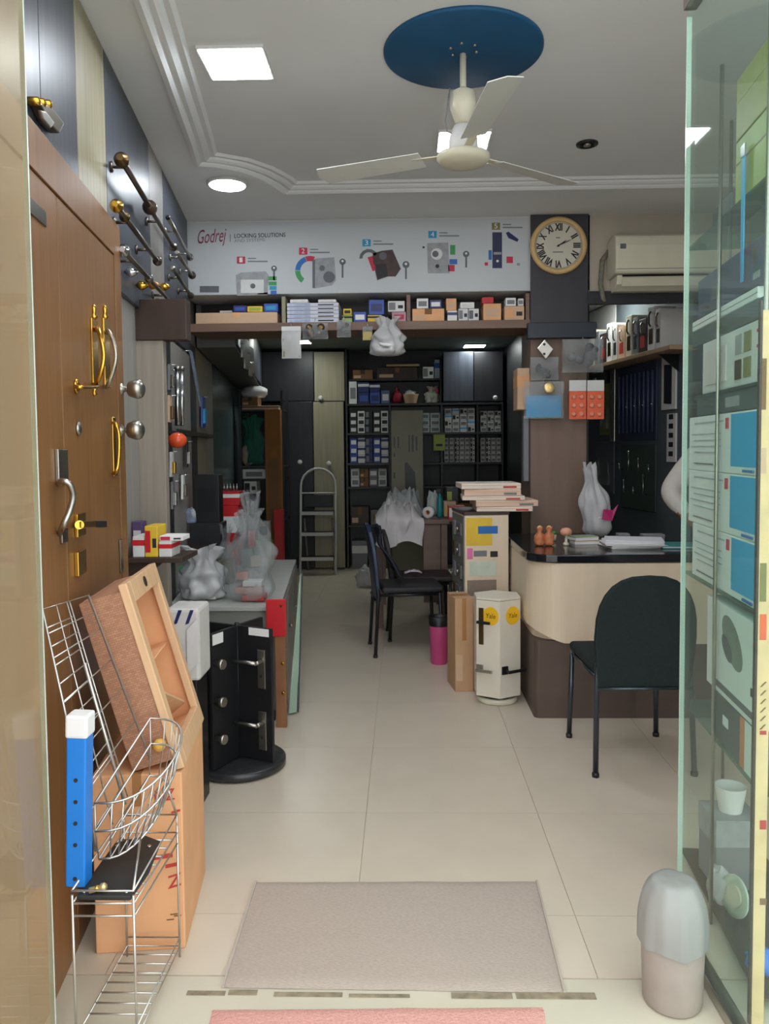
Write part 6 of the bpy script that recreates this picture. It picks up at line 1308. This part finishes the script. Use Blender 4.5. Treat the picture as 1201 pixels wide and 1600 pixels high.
tt, A, B, z0, z1 = bayboard('hook_board', 'dark green board with silver hooks below the navy rod board', 'display board', 972, 694, 1026, 796, M('dark_green_board', (62,74,68), 0.6, var=0.1))
for k in range(7):
    u = (k+0.5)/7; p = A.lerp(B, u)+rbn*0.016; zz = z0+(z1-z0)*(0.25 if k % 2 else 0.6); MB().tube([Vector((p.x, p.y, zz)), Vector((p.x, p.y, zz))+rbn*0.03, Vector((p.x, p.y, zz+0.05+0.05*(k % 3)))+rbn*0.03], 0.004, 6).build('hook', m_chrome, tt)
tt, A, B, z0, z1 = bayboard('lock_card', 'white framed mortice lock card right of the navy rod board', 'lock', 1036, 556, 1058, 640, m_whitecard)
MB().prism([A.lerp(B, .25)+Vector((0,0,z0+0.05-A.z)), A.lerp(B, .75)+Vector((0,0,z0+0.05-A.z)), A.lerp(B, .75)+Vector((0,0,z1-0.05-A.z)), A.lerp(B, .25)+Vector((0,0,z1-0.05-A.z))], rbn*0.022).build('lock_window', m_darkwood, tt)
tt, A, B, z0, z1 = bayboard('perforated_strip', 'white strip with square holes below the framed lock card', 'strip', 1044, 646, 1058, 722, m_whitecard)
for k in range(5):
    zz = z0+(z1-z0)*(0.12+0.19*k); c_ = A.lerp(B, .5); MB().prism([Vector((c_.x, c_.y, zz))-rbd*0.03, Vector((c_.x, c_.y, zz))+rbd*0.03, Vector((c_.x, c_.y, zz+0.035))+rbd*0.03, Vector((c_.x, c_.y, zz+0.035))-rbd*0.03], rbn*0.017).build('hole', m_ink, tt)
tt, A, B, z0, z1 = bayboard('steel_rail', 'tall brushed steel rail at the left edge of the navy rod board', 'rail', 958, 572, 965, 690, m_steel, th=0.03); MB().prism([A.lerp(B, .35)+Vector((0,0,z0+0.03-A.z)), A.lerp(B, .65)+Vector((0,0,z0+0.03-A.z)), A.lerp(B, .65)+Vector((0,0,z1-0.03-A.z)), A.lerp(B, .35)+Vector((0,0,z1-0.03-A.z))], rbn*0.032).build('groove', m_lockdk, tt)
for (x0, y0, x1, y1, lab) in ((932, 690, 960, 770, 'dark grey blister card low on the slate wall near the white bag'), (938, 600, 956, 680, 'olive blister card on the slate wall left of the steel rail')):
    tt, A, B, z0, z1 = bayboard('blister_card', lab, 'packet', x0, y0, x1, y1, m_lockdk if 'dark' in lab else m_olivepr, th=0.01)
    MB().prism([A.lerp(B, .2)+Vector((0,0,z0+(z1-z0)*.15-A.z)), A.lerp(B, .8)+Vector((0,0,z0+(z1-z0)*.15-A.z)), A.lerp(B, .8)+Vector((0,0,z0+(z1-z0)*.65-A.z)), A.lerp(B, .2)+Vector((0,0,z0+(z1-z0)*.65-A.z))], rbn*0.03).build('blister', m_film, tt, bev=0.005)

# ================================================================== PERSON BEHIND THE COUNTER
def person():
    cx, cy = 2.02, 4.80
    V_ = []; E_ = []; Rr = []
    def v(p, r, par=None):
        V_.append(p); Rr.append(r if isinstance(r, tuple) else (r, r)); i = len(V_)-1
        if par is not None: E_.append((par, i))
        return i
    pel = v((cx, cy, 0.98), (0.15, 0.115)); wai = v((cx, cy, 1.12), (0.135, 0.10), pel); che = v((cx, cy-0.005, 1.30), (0.155, 0.11), wai); ucs = v((cx, cy, 1.42), (0.12, 0.085), che)
    nk = v((cx, cy-0.005, 1.515), 0.056, ucs); jw = v((cx, cy-0.03, 1.585), (0.062, 0.07), nk); hd = v((cx, cy-0.018, 1.66), (0.076, 0.092), jw); tp = v((cx, cy-0.005, 1.735), (0.055, 0.068), hd)
    e = at(1037, 765, 4.72)
    arms = []
    for s_, sh_, el, wr_, pa, in ((-1, (cx-0.175, cy, 1.43), (e.x+0.030, 4.74, e.z+0.005), (e.x+0.14, 4.60, 0.965), (e.x+0.20, 4.545, 0.915)), (1, (cx+0.175, cy, 1.43), (cx+0.25, cy, 1.16), (cx+0.22, cy-0.16, 0.99), (cx+0.20, cy-0.235, 0.945))):
        a = v(sh_, 0.078, ucs); m1 = v(tuple((Vector(sh_)+Vector(el))/2), 0.078, a); b = v(el, 0.068, m1); m2 = v(tuple((Vector(el)*0.6+Vector(wr_)*0.4)), 0.058, b); c = v(wr_, 0.028, m2); d = v(pa, (0.034, 0.018), c)
        dr = (Vector(pa)-Vector(wr_)).normalized(); sd = dr.cross(Vector((0,0,1))).normalized(); dn = Vector((0, 0, -1))
        for k, (o, L) in enumerate(((-0.027, 0.07), (-0.009, 0.082), (0.009, 0.078), (0.027, 0.062))):
            b0 = Vector(pa)+dr*0.03+sd*o; f1 = b0+dr*L*0.5; f2 = f1+dr*L*0.35+dn*0.012
            i0 = v(tuple(b0), 0.0095, d); i1 = v(tuple(f1), 0.0085, i0); v(tuple(f2), 0.007, i1)
        b0 = Vector(pa)-dr*0.012+sd*0.036*(-s_); i0 = v(tuple(b0), 0.010, d); v(tuple(b0+dr*0.045+sd*0.018*(-s_)), 0.0085, i0)
    for s_ in (-1, 1):
        h = v((cx+s_*0.09, cy, 0.90), (0.088, 0.09), pel); k = v((cx+s_*0.10, cy-0.01, 0.50), 0.060, h); c = v((cx+s_*0.10, cy+0.015, 0.36), 0.056, k); a = v((cx+s_*0.10, cy+0.02, 0.09), 0.042, c); v((cx+s_*0.11, cy-0.13, 0.045), (0.036, 0.04), a)
    me = bpy.data.meshes.new('b'); me.from_pydata(V_, E_, []); o = bpy.data.objects.new('b', me); COL.objects.link(o)
    md = o.modifiers.new('s', 'SKIN'); md.use_smooth_shade = True
    for i, sv in enumerate(me.skin_vertices[0].data): sv.radius = Rr[i]; sv.use_root = (i == 0)
    sb = o.modifiers.new('u', 'SUBSURF'); sb.levels = 2; sb.render_levels = 2
    dg = bpy.context.evaluated_depsgraph_get(); fm = bpy.data.meshes.new_from_object(o.evaluated_get(dg)); bpy.data.objects.remove(o)
    fm.name = 'body'; zmin = min(q.co.z for q in fm.vertices)
    t = thing('person', 'person in a loose white shirt standing behind the counter, elbow bent', 'person', (cx, cy, 0))
    fm.transform(Matrix.Translation((-cx, -cy, -zmin)))
    b = bpy.data.objects.new('body', fm); COL.objects.link(b); b.parent = t; WM[b] = WM[t]
    fm.materials.clear(); skin = M('skin', (150,104,78), 0.55, var=0.05)
    for m_ in (M('white_shirt', (204,198,190), 0.8, var=0.05, scale=12, bump=0.3), skin, M('dark_trousers', (48,50,60), 0.8), m_black): fm.materials.append(m_)
    for p in fm.polygons:
        c = p.center; p.use_smooth = True; z = c.z
        hand = (z < 1.005 and abs(c.x) > 0.19 and c.y < -0.10)
        p.material_index = 1 if (z > 1.495 and abs(c.x) < 0.12) or hand else (3 if z < 0.085 else (2 if z < 0.97 and not hand and abs(c.x) < 0.26 else 0))
    MB().ball((cx, cy+0.008, 1.69-zmin), 0.1, 20, (0.83, 1.0, 0.86)).build('hair', M('black_hair', (24,22,22), 0.5, var=0.3, scale=60), t)
    for s_ in (-1, 1):
        MB().ball((cx+s_*0.031, cy-0.101, 1.645-zmin), 0.0115, 10).build('eye', m_paper, t); MB().ball((cx+s_*0.031, cy-0.110, 1.645-zmin), 0.0055, 8).build('iris', m_ink, t)
        MB().ball((cx+s_*0.080, cy-0.005, 1.64-zmin), 0.024, 10, (0.35, 0.8, 1.2)).build('ear', skin, t); MB().bar((cx+s_*0.018, cy-0.108, 1.667-zmin), (cx+s_*0.047, cy-0.098, 1.668-zmin), 0.006, 0.005).build('eyebrow', m_ink, t)
    MB().prism([(cx-0.013, cy-0.104, 1.605-zmin), (cx+0.013, cy-0.104, 1.605-zmin), (cx+0.006, cy-0.108, 1.645-zmin), (cx-0.006, cy-0.108, 1.645-zmin)], (0, -0.016, -0.004)).build('nose', skin, t, bev=0.005)
    MB().bar((cx-0.022, cy-0.100, 1.578-zmin), (cx+0.022, cy-0.100, 1.578-zmin), 0.006, 0.009).build('mouth', M('lip', (124,70,62), 0.5), t, bev=0.002)
person()

# ================================================================== BOX DISPLAY BEHIND THE RIGHT GLASS DOOR
F0 = Vector((0.862, 1.85, 0)); fd = Vector((0.09, 1, 0)).normalized(); fn_ = Vector((fd.y, -fd.x, 0))     # fn_ points into the rack (+x)
def onf(px, py, off=0.0): return onpl(px, py, F0+fn_*off, fn_)
def fpt(Y, z, off=0.0): return F0+fd*((Y-F0.y)/fd.y)+fn_*off+Vector((0,0,z))
rk_ = thing('display_rack', 'glass-shelved display rack of boxes behind the right glass door', 'rack', fpt(2.25, 0, 0.13)[:])
for (Y, o) in ((1.88, 0.0), (2.24, 0.0), (2.63, 0.14), (1.88, 0.27), (2.63, 0.27)): MB().tube([fpt(Y, 0, o-0.008 if o == 0 else o), fpt(Y, 2.45, o-0.008 if o == 0 else o)], 0.006, 8).build('post', m_steel, rk_)
RS = (0.04, 0.55, 0.985, 1.555, 2.04)
for z in RS: MB().prism([fpt(1.885, z-0.008, 0.0), fpt(2.60, z-0.008, 0.0), fpt(2.60, z-0.008, 0.262), fpt(1.885, z-0.008, 0.262)], (0,0,0.008)).build('glass_shelf', m_shelfglass if z > 0.1 else m_brownlam, rk_)
def fbox(name, label, cat, Y0, Y1, z0, z1, body, d=0.22, o=0.006, prints=(), group=None):
    t = thing(name, label, cat, fpt((Y0+Y1)/2, z0, o+d/2)[:], group=group)
    MB().prism([fpt(Y0, z0, o), fpt(Y1, z0, o), fpt(Y1, z0, o+d), fpt(Y0, z0, o+d)], (0,0,z1-z0)).build('box_body', body, t, bev=0.003)
    for k, (n_, u0, u1, w0, w1, mt) in enumerate(prints):
        q = lambda u, w_: fpt(Y0+(Y1-Y0)*u, z0+(z1-z0)*w_, o)
        MB().prism([q(u0, w0), q(u1, w0), q(u1, w1), q(u0, w1)], -fn_*(0.0010+0.0004*k)).build(n_, mt, t)
    return t
m_faintprint = M('faint_print', (168,178,180), 0.6)
m_pale = M('pale_mint_card', (222,230,228), 0.45, var=0.03)
zz = RS[2]+0.001
for k, lab in enumerate(('lowest', 'middle', 'topmost')):
    z0 = RS[2]+0.001+k*0.168
    fbox('blue_white_carton', 'white carton with bright blue panel behind the glass, %s of three' % lab, 'box', 1.93, 2.58-0.05*(k == 0), z0, z0+0.167, m_pale, prints=(('blue_panel', 0.04, 0.36, 0.12, 0.97, m_sky), ('text_line', 0.46, 0.9, 0.86, 0.89, m_faintprint), ('text_line', 0.5, 0.95, 0.66, 0.68, m_faintprint), ('text_line', 0.5, 0.9, 0.55, 0.57, m_faintprint), ('text_line', 0.5, 0.95, 0.44, 0.46, m_faintprint), ('text_line', 0.55, 0.9, 0.33, 0.35, m_faintprint), ('text_line', 0.6, 0.9, 0.12, 0.14, m_greyink), ('red_mark', 0.39, 0.42, 0.74, 0.92, m_redpr), ('footer_print', 0.08, 0.2, 0.04, 0.08, m_blupr)), group='blue and white cartons behind the glass')
fbox('flat_slate_box', 'flat slate box on top of the three blue and white cartons', 'box', 1.93, 2.5, RS[2]+0.506, RS[3]-0.0095, M('slate_flat_card', (72,82,84), 0.5, var=0.1), prints=(('label_patch', 0.3, 0.5, 0.25, 0.75, m_lockgrey),))
fbox('picture_carton', 'white carton with four small lock pictures on the upper glass shelf', 'box', 1.93, 2.44, RS[3]+0.001, RS[3]+0.155, M('soft_white_card', (206,210,208), 0.45, var=0.03), prints=(('end_print', 0.02, 0.09, 0.2, 0.9, m_paper), ('red_line', 0.02, 0.09, 0.55, 0.6, m_redpr), ('red_line', 0.02, 0.09, 0.8, 0.85, m_redpr), ('picture', 0.17, 0.27, 0.55, 0.88, m_olivepr), ('picture', 0.31, 0.40, 0.55, 0.88, m_lockgrey), ('picture', 0.17, 0.27, 0.12, 0.45, m_olivepr), ('picture', 0.31, 0.40, 0.12, 0.45, m_brassold), ('faint_print', 0.55, 0.92, 0.15, 0.8, M('faint_pink', (206,200,198), 0.5))))
z0 = RS[3]+0.1565
fbox('dark_carton', 'flat dark grey-green carton lying on the picture carton', 'box', 1.93, 2.56, z0, z0+0.05, M('grey_green_card', (70,84,82), 0.5, var=0.1)); fbox('white_slab_box', 'flat pale box between two dark cartons behind the glass', 'box', 1.98, 2.56, z0+0.0515, z0+0.082, m_pale, prints=(('lid_line', 0.0, 1.0, 0.45, 0.5, m_greyink),)); fbox('navy_carton', 'slate navy carton with faded gold crest on the pale flat box', 'box', 1.93, 2.5, z0+0.0835, z0+0.20, M('slate_navy_card', (56,66,92), 0.5, var=0.08), prints=(('crest', 0.10, 0.17, 0.5, 0.85, m_brassold), ('brand_print', 0.06, 0.14, 0.15, 0.3, m_lockgrey), ('emblem', 0.6, 0.75, 0.25, 0.6, m_lockdk)))
fbox('lime_carton', 'glossy lime green carton high behind the right glass', 'box', 1.90, 2.16, RS[4]+0.001, RS[4]+0.165, m_lime, prints=(('lid_seam', 0, 1, 0.62, 0.645, m_olivepr),)); fbox('lime_carton', 'second lime green carton stacked on the first behind the glass', 'box', 1.90, 2.16, RS[4]+0.168, RS[4]+0.33, M('yellow_green_card', (150,150,58), 0.45, var=0.07), prints=(('lid_seam', 0, 1, 0.6, 0.62, m_lime),))
fbox('dark_gadget', 'small dark bracket tool lying on the glass shelf beside the lime carton', 'tool', 2.19, 2.36, RS[4]+0.001, RS[4]+0.05, m_lockdk, d=0.08, prints=(('nose', 0.7, 0.98, 0.1, 0.9, m_black),))
p = onf(1162, 245, -0.004); q = onf(1160, 440, -0.004); t = thing('blue_ribbon', 'vertical blue plastic strip hanging behind the right glass', 'strip', (p.x, p.y, q.z)); MB().prism([p-fd*0.014, p+fd*0.014, Vector((p.x, p.y, q.z))+fd*0.010, Vector((p.x, p.y, q.z))-fd*0.010], -fn_*0.002).build('strip_body', m_sky, t); MB().prism([p-fd*0.016, p+fd*0.016, p+fd*0.016+Vector((0,0,0.03)), p-fd*0.016+Vector((0,0,0.03))], -fn_*0.004).build('clip', m_chrome, t)
fbox('dark_print_carton', 'dark grey carton with orange flash under the pale product carton', 'box', 1.93, 2.30, RS[1]+0.001, RS[1]+0.135, M('dark_slate_card', (74,82,88), 0.5, var=0.06), prints=(('orange_flash', 0.25, 0.34, 0.0, 1.0, M('orange_flash', (212,128,84), 0.5)), ('white_panel', 0.02, 0.24, 0.0, 1.0, m_pale), ('mark', 0.6, 0.72, 0.45, 0.65, m_pale)))
pc_ = fbox('product_carton', 'pale carton with a grey lock picture above the orange-flash carton', 'box', 1.93, 2.36, RS[1]+0.137, RS[1]+0.40, m_pale, prints=(('dark_curve', 0.0, 0.85, 0.06, 0.13, m_lockdk), ('name_print', 0.03, 0.12, 0.28, 0.36, m_ink)))
def oval(cy_, cz_, a_, b_, tilt, k, mt, nm):
    P_ = [(a_*math.cos(i*math.pi/12), b_*math.sin(i*math.pi/12)) for i in range(24)]
    MB().prism([fpt(cy_+x*math.cos(tilt)-y*math.sin(tilt), cz_+x*math.sin(tilt)+y*math.cos(tilt), 0.006) for x, y in P_], -fn_*k).build(nm, mt, pc_)
oval(2.13, RS[1]+0.31, 0.095, 0.052, 0.55, 0.0012, M('oval_grey_print', (120,130,120), 0.5, var=0.15, scale=20), 'lock_picture'); oval(2.17, RS[1]+0.285, 0.05, 0.026, 0.55, 0.0017, m_lockdk, 'dark_oval')  # smaller dark oval is part of the printed picture
# clutter on the lowest board of the rack
p = onf(1146, 1398, 0.05); t = thing('round_plate', 'big pale green round plate leaning at the foot of the rack', 'plate', (p.x, p.y, RS[0]+0.001)); ra_ = p.z-RS[0]-0.003; ra_ = min(ra_, 0.13)
MB().lathe([(ra_*0.6, 0), (ra_, 0.008), (ra_, 0.014), (ra_*0.62, 0.008)], fpt(p.y, RS[0]+ra_+0.002, 0.06), 36, (-1, -0.25, 0.15)).build('plate_body', M('pale_green_plate', (200,208,190), 0.4), t); MB().lathe([(0.03, 0.008), (0.03, 0.016)], fpt(p.y, RS[0]+ra_+0.002, 0.06), 16, (-1, -0.25, 0.15)).build('plate_boss', m_offwhite, t)
p = fpt(2.42, RS[0]+0.001, 0.10); t = thing('white_cup', 'white cup standing on a box at the foot of the rack', 'cup', (p.x, p.y, 0.26)); carton('base_box', 'grey box carrying the white cup at the rack foot', 'box', p.x-0.07, p.x+0.07, p.y-0.07, p.y+0.07, RS[0]+0.001, 0.258, m_greyink, 'lid', m_lockgrey); MB().lathe([(0.034, 0), (0.046, 0.075), (0.048, 0.08), (0.043, 0.078), (0.031, 0.006)], (p.x, p.y, 0.26), 20, cap=False).build('cup_wall', m_paper, t); MB().lathe([(0.033, 0.001), (0.033, 0.008)], (p.x, p.y, 0.26), 20).build('cup_floor', m_paper, t)
for (Y, o, r_, mt, lab, sd) in ((2.29, 0.035, (0.036, 0.045, 0.055), m_filmw, 'crumpled white bag beside the round plate', 3), (1.98, 0.04, (0.035, 0.035, 0.03), M('bright_blue_wrap', (50,120,210), 0.4), 'small bright blue wrapper at the rack foot', 5)):
    p = fpt(Y, RS[0]+0.001, o); t = thing('wrapper', lab, 'wrapper', p[:]); crumple(p, r_, sd, 0.45, 22).build('wrap', mt, t); crumple(p+Vector((0,0,0.002)), (r_[0]*0.6, r_[1]*0.6, r_[2]*0.6), sd+1, 0.2).build('filling', m_whitecard, t)
# printed cream post at the right border
YQ = 1.845; a = at(1183, 900, YQ).x; b = at(1200, 900, YQ).x
t = thing('printed_post', 'tall cream printed cardboard strip at the right edge', 'strip', ((a+b)/2, YQ, 0)); MB().box(a, b+0.004, YQ-0.006, YQ, 0, at(1190, 485, YQ).z).build('strip_board', M('cream_strip', (224,192,146), 0.6, var=0.12, scale=14), t); MB().box(a-0.006, a-0.0005, YQ-0.008, YQ+0.004, 0, at(1190, 470, YQ).z).build('dark_edge', m_brownlam, t)
for (py0, py1, mt) in ((1060, 1140, m_ink), (1142, 1148, m_redink), (960, 1000, m_orange), (700, 740, m_cardpale), (560, 640, m_carddark), (880, 940, m_olivepr), (1282, 1296, m_redink), (1404, 1414, m_carddark)):
    q = FB(1187, py0, 1197, py1, YQ-0.007)
    if mt is m_ink:
        for k in range(6): z_ = q[2]+(q[3]-q[2])*k/6; MB().prism([(q[0], YQ-0.0061, z_), (q[0]+0.004, YQ-0.0061, z_), (q[1], YQ-0.0061, z_+0.012), (q[1]-0.004, YQ-0.0061, z_+0.012)], (0,-0.001,0)).build('print_mark', m_carddark, t)
    else: MB().box(q[0], q[1], YQ-0.0072, YQ-0.0061, q[2], q[3]).build('print_mark', mt, t)
# grey covered bin beside the glass edge
bxc, byc = 0.668, 1.92
t = thing('grey_bin', 'round grey bin under a plastic cover at the foot of the right glass door', 'bin', (bxc, byc, 0))
MB().lathe([(0.066, 0), (0.072, 0.008), (0.078, 0.20), (0.076, 0.205)], (bxc, byc, 0), 28).build('bin_body', M('pinkish_grey_bin', (160,148,140), 0.5), t)
def cov(u, v):
    a_ = u*2*math.pi; r_ = 0.084*(math.sin(min(1, v*1.25)*math.pi/2)**0.62)+0.003*math.sin(a_*11)*v; return Vector((bxc+r_*math.cos(a_), byc+r_*math.sin(a_), 0.318-0.15*max(0, v-0.2)**1.3/0.75-0.01*v+0.005*math.sin(a_*5)*v))
mb = MB(); mb.grid(cov, 40, 16, True, wrap=True); mb.build('cover', M('grey_cover', (146,146,142), 0.45, var=0.08, scale=8), t)
